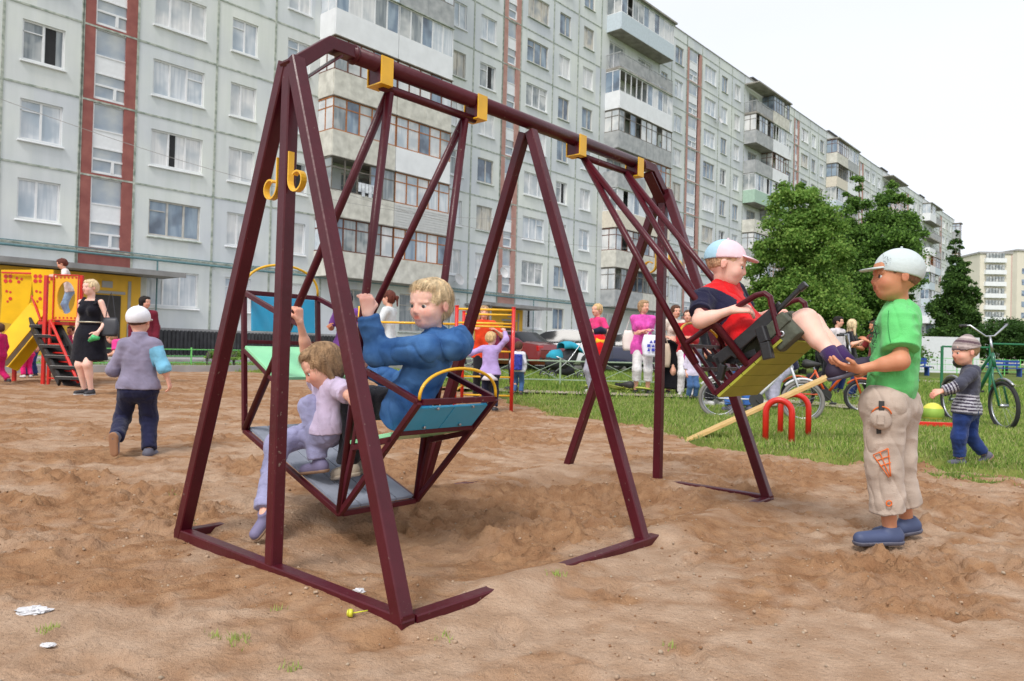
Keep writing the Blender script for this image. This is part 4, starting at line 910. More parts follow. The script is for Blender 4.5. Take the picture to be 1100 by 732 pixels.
# climbing frame: red posts, yellow rungs
def climbing():
    Y0, Y1 = 8.9, 8.2; a = gnd(549, 443); e = nv((-1.15, .25, 0)); f = nv((-.1, 1.25, 0))
    o = thing('climbing_frame', 'red and yellow tubular climbing frame held by the girl in lilac', 'climbing frame', a)
    hts = at(549, 331, a[1])[2]
    cs = [a, a + nv((-.70, -.05, 0)), a + f * .0 + nv((-.70, 1.3, 0)), a + nv((.0, 1.3, 0))]
    for c in cs:
        b = MB(); b.tube([c - nv((0, 0, .05)), c + nv((0, 0, hts))], .024, 10); b.tube([c + nv((0, 0, hts)), c + nv((0, 0, hts + .012))], .028, 10); b.build('post', REDP_, o, smooth=True)
    b = MB()
    for z in (hts - .03, hts - .20 * 1.0):
        b.tube([cs[0] + nv((0, 0, z)), cs[1] + nv((0, 0, z))], .014, 8); b.tube([cs[3] + nv((0, 0, z)), cs[2] + nv((0, 0, z))], .014, 8)
    b.tube([cs[1] + nv((0, 0, hts - .22)), cs[1] + nv((-1.2, 0, hts - .22))], .014, 8)
    for c0, c1 in ((cs[1], cs[2]), (cs[0], cs[3])):
        for z in (hts - .4, hts - .75, .25): b.tube([c0 + nv((0, 0, z)), c1 + nv((0, 0, z))], .013, 8)
    for z in (hts - .55, .38, .12): b.tube([cs[3] + nv((0, 0, z)), cs[2] + nv((0, 0, z))], .013, 8)
    b.build('rungs', YPA, o, smooth=True)
    b = MB(); c = cs[1] + nv((-1.2, 0, 0)); b.tube([c - nv((0, 0, .05)), c + nv((0, 0, hts - .03))], .02, 8); b.build('post', YPA, o, smooth=True)
climbing()

# slide tower
def slide():
    Y = 12.8; base = gnd(62, 410); o = thing('playground_slide', 'yellow and red playground slide tower with dark steps', 'slide', (base[0], Y, 0))
    p = lambda px, py, y=Y: at(px, py, y)
    def panel(pts, y, th, m, name, deco=None):
        b = MB(); deco and deco(b)
        V = [p(q[0], q[1], y) for q in pts]; n = len(V); V2 = [v + nv((0, th, 0)) for v in V]
        b.add(V + V2, [tuple(range(n)), tuple(range(n, 2 * n))[::-1]] + [(i, i + n, (i + 1) % n + n, (i + 1) % n) for i in range(n)]); return b.build(name, [m, REDP_], o)
    def deco(cx, cy, y):
        def fn(b):
            for (dx, dy, r_) in ((0, 0, 2.3), (5, 0, 2.3), (0, 5, 2.3), (5, 5, 2.0), (12, 2, 1.6), (14, 6, 1.8), (17, 3, 1.5), (1, 16, 1.5), (5, 17, 1.3), (5, 24, 2.0), (2, 27, 1.3)):
                c = p(cx + dx, cy + dy, y - .006); rr = r_ * y / 800; b.add([c + nv((math.cos(t) * rr, 0, math.sin(t) * rr)) for t in np.linspace(0, 2 * math.pi, 9)[:-1]], [tuple(range(8))], 1)
        return fn
    # yellow side boards of the slide head
    p1 = panel([(1, 290), (36, 290), (32, 322), (24, 350), (0, 346), (2, 318)], Y + .35, .03, YEL2, 'side_panel', deco(6, 297, Y + .35))
    p2 = panel([(33, 289), (57, 290), (57, 344), (36, 343), (32, 330), (36, 318)], Y - .02, .03, YEL2, 'side_panel', deco(38, 297, Y - .02))
    # chute: trough with raised sides
    b = MB(); c = MB(); A0, A1 = p(40, 330, Y), p(-14, 394, Y - .6); w_ = nv((.0, .5, 0)); n_ = 10
    for i in range(n_):
        q0, q1 = A0 + (A1 - A0) * i / n_, A0 + (A1 - A0) * (i + 1) / n_
        c.quad(q0 + w_ * .06, q1 + w_ * .06, q1 + w_, q0 + w_)
    c.build('chute', mat('chute_grey', (.52, .52, .50), .6, var=.1), o)
    for off in (0, 1.06):
        d = unit(A1 - A0); b = MB(); s_, u_ = nv((0, 1, 0)), unit(np.cross(nv((0, 1, 0)), d)); b.obox((A0 + A1) / 2 + w_ * off - u_ * .02, s_, u_, d, .015, .16, np.linalg.norm(A1 - A0) / 2 + .02, ch=.003); b.build('chute_side', YEL2, o)
    # front porthole panel: yellow with oval opening, red trim
    oc = p(71, 320, Y - .42); b = MB(); hw_, hh = .205, .375; N = 32; V = []
    for i in range(N):
        t = 2 * math.pi * i / N; V.append((.150 * math.cos(t), .27 * math.sin(t)))
    def sq(t):
        cx_, sy_ = math.cos(t), math.sin(t); k = 1 / max(abs(cx_) / hw_, abs(sy_) / hh); return (cx_ * k, sy_ * k)
    O_ = [sq(2 * math.pi * i / N) for i in range(N)]
    pts = [oc + nv((a[0], 0, a[1])) for a in V] + [oc + nv((a[0], 0, a[1])) for a in O_] + [oc + nv((a[0], .03, a[1])) for a in V] + [oc + nv((a[0], .03, a[1])) for a in O_]
    F = []
    for i in range(N):
        j = (i + 1) % N; F += [(i, j, N + j, N + i), (2 * N + i, 3 * N + i, 3 * N + j, 2 * N + j), (i, 2 * N + i, 2 * N + j, j), (N + i, N + j, 3 * N + j, 3 * N + i)]
    b.add(pts, F); pp = b.build('porthole_panel', mat('panel_orange', srgb((240, 176, 22)), .4, var=.05, coat=.2), o)
    b = MB()
    for a_, c_ in (((-hw_, -hh), (hw_, -hh)), ((-hw_, hh), (hw_, hh)), ((-hw_, -hh), (-hw_, hh)), ((hw_, -hh), (hw_, hh))): b.bar(oc + nv((a_[0], -.014, a_[1])), oc + nv((c_[0], -.014, c_[1])), .02)
    for k in range(6):
        for zz in (hh - .04, -hh + .04):
            q = oc + nv((-.16 + k * .064, -.006, zz)); b.add([q + nv((math.cos(t) * .017, 0, math.sin(t) * .017)) for t in np.linspace(0, 2 * math.pi, 7)[:-1]], [tuple(range(6))])
    b.build('red_trim', REDP_, pp)
    # far side porthole panel and platform
    zpl = p(70, 346, Y - .4)[2]; b = MB(); x0, x1 = p(56, 346)[0], p(88, 346)[0]; b.box((x0, Y - .38, zpl - .05), (x1, Y + .5, zpl)); b.build('platform', REDP_, o)
    for q in ((50, 412, Y - .42), (17, 404, Y + .1), (88, 410, Y + .45), (56, 404, Y + .5)):
        t_ = p(q[0], 296 if q[0] != 17 else 352, q[2]); g0 = nv((t_[0], q[2], -.05)); b = MB(); b.bar(g0, t_, .055); b.build('post', REDP_, o)
    # two flights: dark steps going down to the front right, red ladder
    dk = mat('dark_step', (.03, .028, .028), .7, var=.2)
    a0, a1 = p(44, 345, Y - .1), p(78, 411, Y - 1.0); b = MB(); n_ = 6
    for i in range(n_):
        f = (i + .6) / n_; c_ = a0 + (a1 - a0) * f; b.box((c_[0] - .16, c_[1] - .14, c_[2] - .02), (c_[0] + .24, c_[1] + .02, c_[2] + .02))
    for s_ in (-.20, .26): b.bar(a0 + nv((s_, 0, 0)), a1 + nv((s_, 0, 0)), .04, .14)
    b.bar(a0 + nv((.03, .12, -.05)), a1 + nv((.03, .12, -.05)), .44, .02, up=(0, 0, 1)); b.build('steps', dk, o)
    b = MB()
    for i in range(n_):
        f = (i + .6) / n_; c_ = a0 + (a1 - a0) * f; b.box((c_[0] - .15, c_[1] - .15, c_[2] + .021), (c_[0] + .23, c_[1] - .10, c_[2] + .028))
    b.build('step_nosing', mat('grey_nosing', (.32, .32, .3), .7), o)
    L0, L1 = p(54, 344, Y - .45), p(84, 411, Y - 1.0); b = MB()
    b.bar(L0, L1, .035); b.bar(L0 - nv((.0, 0, 0)), nv((L0[0], L0[1], -.02)), .04)
    for i in range(7):
        f = (i + .8) / 7; c_ = L0 + (L1 - L0) * f; b.bar(nv((L0[0], L0[1], c_[2])), c_, .022)
    b.build('ladder', REDP_, o)
    b = MB(); b.bar(p(34, 318, Y), p(44, 345, Y - .1), .03); b.build('handrail', REDP_, o); b = MB(); b.bar(p(2, 293, Y + .3), p(36, 294, Y + .3), .03); b.build('handrail', REDP_, o)
slide()

# green low fence by the pavement, white low fence in front of the parked cars
GRF = mat('green_fence_paint', srgb((120, 204, 110)), .5, var=.1); WHF = mat('pale_green_fence_paint', srgb((150, 168, 146)), .5, var=.1)
def lowfence(name, a, c, h, n, m, label, cross=True, pick=0):
    a, c = nv((a[0], a[1], 0)), nv((c[0], c[1], 0)); o = thing(name, label, 'fence', a)
    r_ = MB(); r_.bar(a + nv((0, 0, h)), c + nv((0, 0, h)), .03); r_.bar(a + nv((0, 0, h * .25)), c + nv((0, 0, h * .25)), .025)
    if not cross: r_.bar(a + nv((0, 0, h * .62)), c + nv((0, 0, h * .62)), .025)
    for i in range(n):
        p0, p1 = a + (c - a) * i / n, a + (c - a) * (i + 1) / n
        if cross: r_.bar(p0 + nv((0, 0, h)), p1 + nv((0, .02, h * .25)), .013); r_.bar(p0 + nv((0, 0, h * .25)), p1 + nv((0, -.02, h)), .013)
        for k in range(pick): q = p0 + (p1 - p0) * (k + .5) / pick; r_.bar(q + nv((0, 0, h * .25)), q + nv((0, 0, h)), .014)
    r_.build('rails', m, o)
    for i in range(n + 1):
        p0 = a + (c - a) * i / n; b = MB(); b.bar(p0 - nv((0, 0, .05)), p0 + nv((0, 0, h + .06)), .04); b.build('post', m, o)
lowfence('low_fence', gnd(-40, 396) * .98, gnd(330, 393), .52, 9, GRF, 'low light green metal fence along the pavement at the left', False, 0)
lowfence('low_fence', gnd(470, 412), gnd(815, 420), .55, 8, WHF, 'low pale fence with crossed braces in front of the parked cars')
lowfence('low_fence', at(960, 394, 42)[:2], at(1130, 398, 42)[:2], .9, 10, GRF, 'distant green fence on the right beyond the lawn', False, 2)
b = MB()
a, c = at(982, 385, 47), at(1052, 385, 47); b.box((a[0], 47, 0), (c[0], 47.15, at(1010, 362, 47)[2])); tag(b.build('white_hoarding', mat('white_sheet', (.72, .74, .78), .6, var=.04)), 'long white sheet fence far behind the toddler', 'fence')
GRP = mat('green_pipe', srgb((34, 110, 74)), .5)
def bar_goal(pxa, pxb, ytop, Y, label, extra=None):
    a, c = at(pxa, 380, Y), at(pxb, 380, Y); z = at((pxa + pxb) / 2, ytop, Y)[2]; o = thing('pull_up_bar', label, 'exercise bar', (a[0], a[1], 0)); b = MB(); b.tube([nv((a[0], a[1], z)), nv((c[0], c[1], z))], .02, 8); b.build('crossbar', GRP, o)
    for q in (a, c): b = MB(); b.tube([nv((q[0], q[1], -.05)), nv((q[0], q[1], z))], .03, 8); b.build('post', GRP, o)
bar_goal(1064, 1180, 371, 16, 'green horizontal bar on posts behind the big green bicycle')
bar_goal(1012, 1064, 373, 16.05, 'green horizontal bar on posts directly behind the toddler')
BLB = mat('blue_bench_paint', srgb((40, 74, 150)), .5, var=.15)
def blue_bench(px, Y, label, w_=1.6):
    c = at(px, 385, Y); o = thing('bench', label, 'bench', (c[0], Y, 0), 0, 'blue benches far right'); b = MB(); b.box((-w_ / 2, -.2, .42), (w_ / 2, .2, .47)); b.build('seat', BLB, o, local=True)
    b = MB()
    for k in range(2): b.box((-w_ / 2, .2, .58 + k * .17), (w_ / 2, .23, .70 + k * .17))
    b.build('backrest', BLB, o, local=True)
    for s_ in (-1, 1): b = MB(); b.box((s_ * w_ * .42 - .03, -.18, 0), (s_ * w_ * .42 + .03, .18, .419)); b.box((s_ * w_ * .42 - .03, .18, .3), (s_ * w_ * .42 + .03, .199, .9)); b.build('leg', BLB, o, local=True)
blue_bench(984, 37, 'blue slatted bench just right of the green shirt', 1.3); blue_bench(1080, 40, 'blue slatted bench under the round bush', 1.8)
# blue swing A-frame far
a = at(976, 380, 24); b = MB()
for s_ in (-.35, .35): b.tube([nv((a[0] + s_, 24, 0)), nv((a[0], 24, 1.75))], .03, 8); b.tube([nv((a[0] + s_, 26, 0)), nv((a[0], 26, 1.75))], .03, 8)
b.tube([nv((a[0], 24, 1.75)), nv((a[0], 26, 1.75))], .03, 8); tag(b.build('swing_stand', BLB), 'small empty blue A-frame stand far behind the green shirt', 'swing stand')

# ================================================================== CARS
GLS = mat('car_glass', (.012, .014, .016), .12, spec=.22, var=.05); TYR = mat('tyre', (.025, .025, .027), .85, var=.2); RIM = mat('alloy', (.42, .43, .45), .35, metal=.8)
TLT = mat('tail_light', srgb((190, 20, 24)), .25, coat=.6); HLT = mat('head_light', (.75, .77, .8), .15, coat=.6); PLT = mat('number_plate', (.75, .75, .72), .5); TRIM = mat('black_trim', (.03, .03, .03), .6)
def car(name, label, loc, rz, col, kind='hatch', L_=4.2, W_=1.7, H=1.45):
    paint = mat('car_paint_' + name + str(int(col[0] * 99)), col, .3, var=.03, coat=.8, metal=.1); o = thing('parked_car', label, 'car', loc, rz, 'cars parked in front of the block')
    # side profile stations: x, z_bottom, z_belt(shoulder), z_roof, half width at belt, at roof
    if kind == 'sedan': st = [(-2.1, .42, .74, .74, .70, .70), (-2.02, .24, .92, .92, .78, .72), (-1.5, .22, .97, .98, .84, .70), (-1.25, .22, .97, 1.02, .84, .66), (-.75, .22, .97, 1.36, .85, .60), (.1, .22, .96, 1.42, .85, .60), (.55, .22, .95, 1.34, .85, .60), (1.15, .22, .92, .97, .84, .66), (1.9, .24, .80, .80, .78, .72), (2.08, .40, .62, .62, .68, .66)]
    else: st = [(-2.05, .42, .80, .80, .70, .66), (-1.98, .24, .96, 1.02, .78, .66), (-1.72, .22, .99, 1.34, .83, .60), (-1.2, .22, .98, 1.45, .85, .60), (-.3, .22, .96, 1.48, .85, .61), (.35, .22, .95, 1.40, .85, .60), (1.15, .22, .93, .99, .84, .66), (1.9, .24, .82, .82, .78, .70), (2.08, .40, .62, .62, .68, .66)]
    sx, sz, sw = L_ / 4.2, H / 1.45, W_ / 1.7; rings = []; b = MB()
    for (x, zb, zs, zt, wb, wr) in st:
        zm = (zb + zs) / 2; mid = zs + (zt - zs) * .55
        prof = [(-wb * .86, zb), (-wb, zb + .12), (-wb, zs * .86 + zb * .14), (-wb * .97, zs), (-(wr + (wb * .95 - wr) * .45), mid), (-wr, zt - .02), (-wr * .8, zt + .012), (wr * .8, zt + .012), (wr, zt - .02), ((wr + (wb * .95 - wr) * .45), mid), (wb * .97, zs), (wb, zs * .86 + zb * .14), (wb, zb + .12), (wb * .86, zb)]
        rings.append([(x * sx, p_[0] * sw, p_[1] * sz) for p_ in prof])
    n = len(rings[0]); V = sum(rings, []); F = []; M_ = []
    for i in range(len(rings) - 1):
        cab = (st[i][3] - st[i][2] > .2) or (st[i + 1][3] - st[i + 1][2] > .2)
        both = (st[i][3] - st[i][2] > .2) and (st[i + 1][3] - st[i + 1][2] > .2)
        for k in range(n):
            F.append((i * n + k, (i + 1) * n + k, (i + 1) * n + (k + 1) % n, i * n + (k + 1) % n)); g_ = 0
            if k in (3, 4, 8, 9) and both: g_ = 1
            if k in (3, 4, 8, 9) and cab and not both: g_ = 1 if k in (3, 9) else 1
            if k in (5, 6, 7) and cab and not both: g_ = 1
            if k == 6 and both: g_ = 0
            M_.append(g_)
    F += [tuple(range(n))[::-1], tuple(range((len(rings) - 1) * n, len(rings) * n))]; M_ += [0, 0]
    b.add(V, F); b.m = M_; bo = b.build('body', [paint, GLS], o, smooth=True, local=True); bo.data.set_sharp_from_angle(angle=R(24))
    sm = bo.modifiers.new('bevel', 'BEVEL'); sm.width = .035; sm.segments = 3; sm.limit_method = 'ANGLE'; sm.angle_limit = R(18)
    for xx in (-1.3 * sx, 1.28 * sx):
        for s_ in (-1, 1):
            b = MB(); b.lathe([(.20, -.10), (.29, -.10), (.31, -.07), (.31, .07), (.29, .10), (.20, .10)], (xx, s_ * .80 * sw, .31), (1, 0, 0), (0, 0, 1), (0, s_, 0), 24); wo = b.build('wheel', TYR, o, smooth=True, local=True)
            b = MB(); b.lathe([(0, .085), (.07, .09), (.10, .075), (.205, .088), (.205, .0)], (xx, s_ * .80 * sw, .31), (1, 0, 0), (0, 0, 1), (0, s_, 0), 20); b.build('rim', RIM, wo, local=True)
            b = MB(); b.lathe([(.35, -.03), (.35, .062), (.30, .064)], (xx, s_ * .80 * sw, .33), (1, 0, 0), (0, 0, 1), (0, s_, 0), 20); b.build('wheel_arch', TRIM, o, local=True)
    for s_ in (-1, 1):
        b = MB(); b.box((-2.07 * sx, s_ * .66 * sw - .12, .70 * sz), (-1.93 * sx, s_ * .66 * sw + .12, .88 * sz)); b.build('tail_light', TLT, o, local=True, bevel=.02)
        b = MB(); b.box((1.93 * sx, s_ * .60 * sw - .13, .60 * sz), (2.06 * sx, s_ * .60 * sw + .13, .72 * sz)); b.build('head_light', HLT, o, local=True, bevel=.02)
        b = MB(); b.box((.78 * sx, s_ * .98 * sw - .07 * 1, .93 * sz), (.90 * sx, s_ * .98 * sw + .07, 1.04 * sz)); b.build('wing_mirror', paint, o, local=True, bevel=.02)
        b = MB()
        for xx in (-.35, .55): b.box((xx * sx, s_ * .853 * sw - .01, .80 * sz), (xx * sx + .13, s_ * .853 * sw + .015, .83 * sz))
        for xx in (-.45, .45): b.box((xx * sx - .006, s_ * .852 * sw - .008, .30), (xx * sx + .006, s_ * .852 * sw + .003, .93 * sz))
        b.build('door_handle', TRIM, o, local=True)
    b = MB(); b.box((-2.11 * sx, -.26, .60 * sz), (-2.085 * sx, .26, .71 * sz)); b.build('number_plate', PLT, o, local=True)
    b = MB(); b.box((-2.10 * sx, -.72 * sw, .34), (-1.98 * sx, .72 * sw, .50)); b.box((1.98 * sx, -.68 * sw, .30), (2.12 * sx, .68 * sw, .46)); b.build('bumper', TRIM if kind == 'sedan' else paint, o, local=True, bevel=.03)
    return o
def cpos(px, Y): p = at(px, 390, Y); return (p[0], p[1], .05)
car('maroon', 'maroon saloon seen from its tail beside the white hatchback', cpos(549, 26.5), R(135), srgb((122, 30, 32)), 'sedan', 4.1, 1.62, 1.42)
car('white', 'white hatchback parked side-on behind the maroon saloon', cpos(599, 28.5), R(168), (.72, .74, .77), 'hatch', 4.3, 1.75, 1.5)
car('silver', 'silver hatchback whose red tail lights show behind the pushchair', cpos(640, 32), R(150), (.55, .57, .6), 'hatch', 4.2, 1.72, 1.5)
car('navy', 'dark blue car behind the women, under the yellow clamp side of the swing', cpos(672, 28), R(168), srgb((24, 30, 62)), 'hatch', 4.1, 1.7, 1.42)
car('black', 'dark blue-grey saloon at the right end of the parked row', cpos(742, 31), R(168), srgb((40, 52, 74)), 'sedan', 4.3, 1.7, 1.42)

# ================================================================== BICYCLES
def wheel(b, c, ax, az, r, sp=18, tyre=.022):
    """wheel in the plane ax/az"""
    ts = np.linspace(0, 2 * math.pi, 33)[:-1]; b.tube([c + ax * r * math.cos(t) + az * r * math.sin(t) for t in ts], tyre, 8, 0, closed=True)
    b.tube([c + ax * (r - tyre * 1.3) * math.cos(t) + az * (r - tyre * 1.3) * math.sin(t) for t in ts], tyre * .45, 6, 1, closed=True)
    n_ = np.cross(ax, az)
    for k in range(sp):
        t = 2 * math.pi * k / sp; b.tube([c + n_ * (.02 if k % 2 else -.02), c + (ax * math.cos(t) + az * math.sin(t)) * (r - tyre * 1.3)], .0016, 3, 1, caps=False)
    b.tube([c - n_ * .045, c + n_ * .045], .022, 10, 1)
def bike(name, label, pos, d, r, L_, fm, lean=0, lying=None, hb='high', seatc=TRIM, kid=False, tyc=TYR):
    o = thing('bicycle', label, 'bicycle', pos); d = unit(nv((d[0], d[1], 0))); z = nv((0, 0, 1)); s_ = np.cross(d, z)
    if lying is not None: z = unit(s_ * math.sin(lying) * -1 + z * math.cos(lying)); s_ = np.cross(d, z)
    elif lean: z = unit(z * math.cos(lean) + s_ * math.sin(lean)); s_ = np.cross(d, z)
    P = lambda f, h, w_=0: nv(pos) + d * f + z * h + s_ * w_
    hb_ = L_ / 2
    for x in (-hb_, hb_):
        b = MB(); wheel(b, P(x, r + .0), d, z, r - .022, 16 if r < .3 else 24); b.build('wheel', [tyc, STEEL], o, smooth=True)
    bb = P(-.05 * L_, r * 1.0 + (.02 if not kid else 0)); st = P(-.22 * L_, r + .95 * r + .1); hd0 = P(.36 * L_, r * 2.1 + .12); hd1 = P(.33 * L_, r * 2.1 + .28); rw = P(-hb_, r); fw = P(hb_, r); hm = P(.345 * L_, r * 2.1 + .18)
    b = MB()
    b.tube([bb, st + unit(st - bb) * .03], .017, 10); b.tube([hm, bb], .021, 10); b.tube([P(-.17 * L_, r + .55 * r), hd1], .016, 10) if hb != 'fold' else None
    for w_ in (-.045, .045):
        b.tube([bb + s_ * w_ * .4, rw + s_ * w_], .010, 8); b.tube([st + s_ * w_ * .3, rw + s_ * w_], .009, 8)
    b.build('frame', fm, o, smooth=True)
    b = MB(); b.tube([hd0, hd1], .021, 10)
    for w_ in (-.05, .05): b.tube([hd0 + s_ * w_ * .4, hd0 + s_ * w_ + (fw - hd0) * .25, fw + s_ * w_], .012, 8)
    b.build('fork', fm, o, smooth=True)
    top = hd1 + unit(hd1 - hd0) * (.20 if hb != 'low' else .10); b = MB(); b.tube([hd1, top], .014, 8)
    w_ = .26 if not kid else .20; rise = .13 if hb == 'high' else .05
    pts = [top + s_ * (-w_) - d * .12 + z * rise, top + s_ * (-w_ * .8) - d * .02 + z * rise, top - s_ * .05, top + s_ * .05, top + s_ * (w_ * .8) - d * .02 + z * rise, top + s_ * w_ - d * .12 + z * rise]; b.tube(pts, .012, 8); b.build('handlebar', STEEL, o, smooth=True)
    for q0, q1 in ((0, 1), (-1, -2)): b = MB(); b.tube([pts[q0] - d * .02, pts[q0] + (pts[q1] - pts[q0]) * .7], .018, 8); b.build('grip', TRIM, o, smooth=True)
    sp_ = st + unit(st - bb) * .12; b = MB(); b.tube([st, sp_], .012, 8); b.build('seat_post', STEEL, o)
    b = MB(); b.tube([sp_ - d * .13, sp_ - d * .08, sp_ + d * .02, sp_ + d * .12], [.05, .075, .045, .018], 10); b.build('saddle', seatc, o, smooth=True)
    b = MB(); b.lathe([(.0, .0), (.085, .0), (.085, .006), (0, .006)], bb + s_ * .05, d, z, s_, 20)
    for sg in (-1, 1): c0 = bb + s_ * sg * .06; c1 = c0 + (z * -.7 + d * .7) * .15 * sg; b.tube([c0, c1], .009, 6); b.obox(c1 + s_ * sg * .05, d, z, s_, .045, .012, .045)
    b.tube([bb + s_ * .055 + z * .085, rw + s_ * .055 + z * .035], .005, 4); b.tube([bb + s_ * .055 - z * .085, rw + s_ * .055 - z * .035], .005, 4)
    b.build('crankset', TRIM, o)
    for x in (-hb_, hb_):
        b = MB(); a0, a1 = (.3, 2.5) if x < 0 else (.9, 2.4); pts = [P(x, r) + (d * math.cos(t) + z * math.sin(t)) * (r + .018) for t in np.linspace(a0, a1, 12)]
        b.tube(pts, .016, 6); b.build('mudguard', fm if kid else STEEL, o, smooth=True)
    return o
GRB = mat('bike_green', srgb((20, 96, 66)), .35, var=.05, coat=.5); WHB = mat('bike_white', (.66, .68, .72), .35, coat=.4); ORB = mat('bike_orange', srgb((206, 84, 24)), .4, coat=.4); PRB = mat('bike_purple', srgb((84, 44, 96)), .4, coat=.4); LMB = mat('bike_lime', srgb((190, 200, 90)), .45)
TYG = mat('grey_tyre', (.20, .19, .18), .8, var=.2)
p0, p1 = gnd(1093, 466), gnd(1014, 452); p0[2] = p1[2] = 0; d = p0 - p1
bike('', 'green and black city bicycle with high chrome handlebar behind the toddler', (p0 + p1) / 2, d, .285, min(1.05, np.linalg.norm(d)), GRB, lean=.05)
b0 = gnd(872, 455); b0[2] = 0
bike('', 'white kids bicycle whose spoked wheel shows behind the red arches', b0 + nv((-.55, .18, 0)), (1, -.28), .25, .95, WHB, lean=-.04, kid=True, tyc=TYG)
bike('', 'purple kids bicycle with white parts between the jeans and the red arches', gnd(805, 436) * nv((1, 1, 0)) + nv((.12, .8, 0)), (-1, -.2), .20, .75, PRB, lean=.06, kid=True, tyc=TYG)
bike('', 'orange and black bicycle behind the feet of the boy in red', gnd(915, 446) * nv((1, 1, 0)) + nv((-.1, .5, 0)), (.9, -.5), .24, .85, ORB, lean=.06, kid=True)
c = gnd(668, 424); c[2] = .03
bike('', 'kids bicycle lying on its side in the grass near the woman with the white bag', c, (-.97, .42), .22, .85, LMB, lying=1.28, kid=True, tyc=TYG)

# pushchair
def pram():
    c = gnd(604, 408); c[2] = 0; o = thing('pushchair', 'black and turquoise pushchair on small wheels in front of the white car', 'pushchair', c, R(20)); TQ = mat('turquoise_cloth', srgb((40, 150, 176)), .9, var=.12, scale=9); BK = mat('black_cloth', (.035, .035, .04), .9, var=.2, scale=9)
    b = MB()
    for s_ in (-.27, .27): b.tube([(-.42, s_, .14), (.05, s_, .52), (.42, s_, 1.0), (.5, s_, 1.04)], .014, 8); b.tube([(.40, s_, .14), (0, s_, .5), (-.3, s_, .62)], .014, 8)
    b.tube([(.5, -.27, 1.04), (.5, .27, 1.04)], .016, 8); b.tube([(-.42, -.27, .14), (-.42, .27, .14)], .01, 6); b.tube([(.40, -.27, .14), (.40, .27, .14)], .01, 6); b.build('frame', STEEL, o, local=True, smooth=True)
    for x in (-.42, .40):
        for s_ in (-.3, .3):
            b = MB(); wheel(b, nv((x, s_, .13)), nv((1, 0, 0)), nv((0, 0, 1)), .11, 8, .02); b.build('wheel', [TYR, STEEL], o, local=True, smooth=True)
    b = MB(); b.tube([(-.46, 0, .5), (-.3, 0, .48), (-.05, 0, .46), (.2, 0, .62), (.34, 0, .9)], [.14, .2, .24, .22, .16], 14); b.build('seat', BK, o, local=True, smooth=True)
    V = []; n1, n2 = 10, 12
    b = MB()
    for i in range(n1 + 1):
        a = math.pi * (.05 + .62 * i / n1)
        for k in range(n2 + 1):
            t = math.pi * k / n2; V.append((.12 + .42 * math.cos(a) * .9, -.27 * math.cos(t), .68 + .36 * math.sin(a) * (math.sin(t) ** .5 * .55 + .45)))
    F = [(i * (n2 + 1) + k, i * (n2 + 1) + k + 1, (i + 1) * (n2 + 1) + k + 1, (i + 1) * (n2 + 1) + k) for i in range(n1) for k in range(n2)]
    b.add(V, F); ho = b.build('hood', TQ, o, local=True, smooth=True); m_ = ho.modifiers.new('solid', 'SOLIDIFY'); m_.thickness = .02
    b = MB(); b.tube([(-.2, 0, .3), (.1, 0, .28), (.3, 0, .3)], [.14, .18, .14], 10); b.build('basket', BK, o, local=True, smooth=True)
    b = MB(); b.tube([(-.44, 0, .56), (-.3, 0, .60), (-.08, 0, .62)], [.1, .19, .2], 12); b.build('foot_cover', TQ, o, local=True, smooth=True)
pram()
# ================================================================== LITTER
def crumple(name, label, px, py, r, m, seed, flat=.35):
    c = gnd(px, py); c[2] = float(sand_h(np.array([c[0]]), np.array([c[1]]))[0]); rr = np.random.default_rng(seed); n, k = 14, 22; V = []
    for i in range(n + 1):
        for j in range(k):
            t, p_ = 2 * math.pi * j / k, math.pi * i / n; q = r * (.65 + .7 * rr.random()); V.append((c[0] + q * 1.5 * math.sin(p_) * math.cos(t), c[1] + q * math.sin(p_) * math.sin(t), c[2] + q * flat * math.cos(p_) + r * flat * .35))
    F = [(i * k + j, i * k + (j + 1) % k, (i + 1) * k + (j + 1) % k, (i + 1) * k + j) for i in range(n) for j in range(k)]
    b = MB(); b.add(V, F); tag(b.build(name, m), label, 'litter')
FILM = mat('plastic_film', (.62, .62, .63), .35, var=.1, scale=30)
crumple('plastic_wrapper', 'crumpled clear plastic wrapper lying on the sand at the lower left', 36, 657, .028, FILM, 3, .28)
crumple('paper_scrap', 'small white paper scrap on the sand below the plastic wrapper', 51, 690, .012, FILM, 4)
crumple('paper_scrap', 'small white scrap inside the swing base, near the front corner', 386, 640, .012, FILM, 5, .6)
c = gnd(375, 667); b = MB(); c[2] = float(sand_h(np.array([c[0]]), np.array([c[1]]))[0]) + .012; b.tube([c, c + nv((.010, 0, 0))], [.012, .011], 10); b.tube([c + nv((.01, 0, 0)), c + nv((.05, .012, .004))], [.002, .002], 6); b.tube([c + nv((-.006, 0, 0)), c + nv((-.002, 0, .0))], [.008, .012], 10)
tag(b.build('lollipop', mat('lime_candy', srgb((222, 220, 60)), .3, coat=.4), smooth=True), 'yellow lollipop dropped by the front base bar of the swing', 'lollipop')
c = gnd(196, 571); b = MB()
for k in range(26):
    a = rng.uniform(0, 6.28); q = c + nv((math.cos(a) * rng.uniform(0, .03) + .02, math.sin(a) * .02, .03 + rng.uniform(0, .02))); e = q + nv(rng.normal(0, .014, 3)); b.add([q, q + nv((.004, .002, .003)), e], [(0, 1, 2)])
tag(b.build('plant_sprig', TD[0]), 'small dark leafy sprig lying at the far left foot of the swing frame', 'plant')
SCR = mat('dry_leaf', (.30, .23, .12), .8, var=.3)
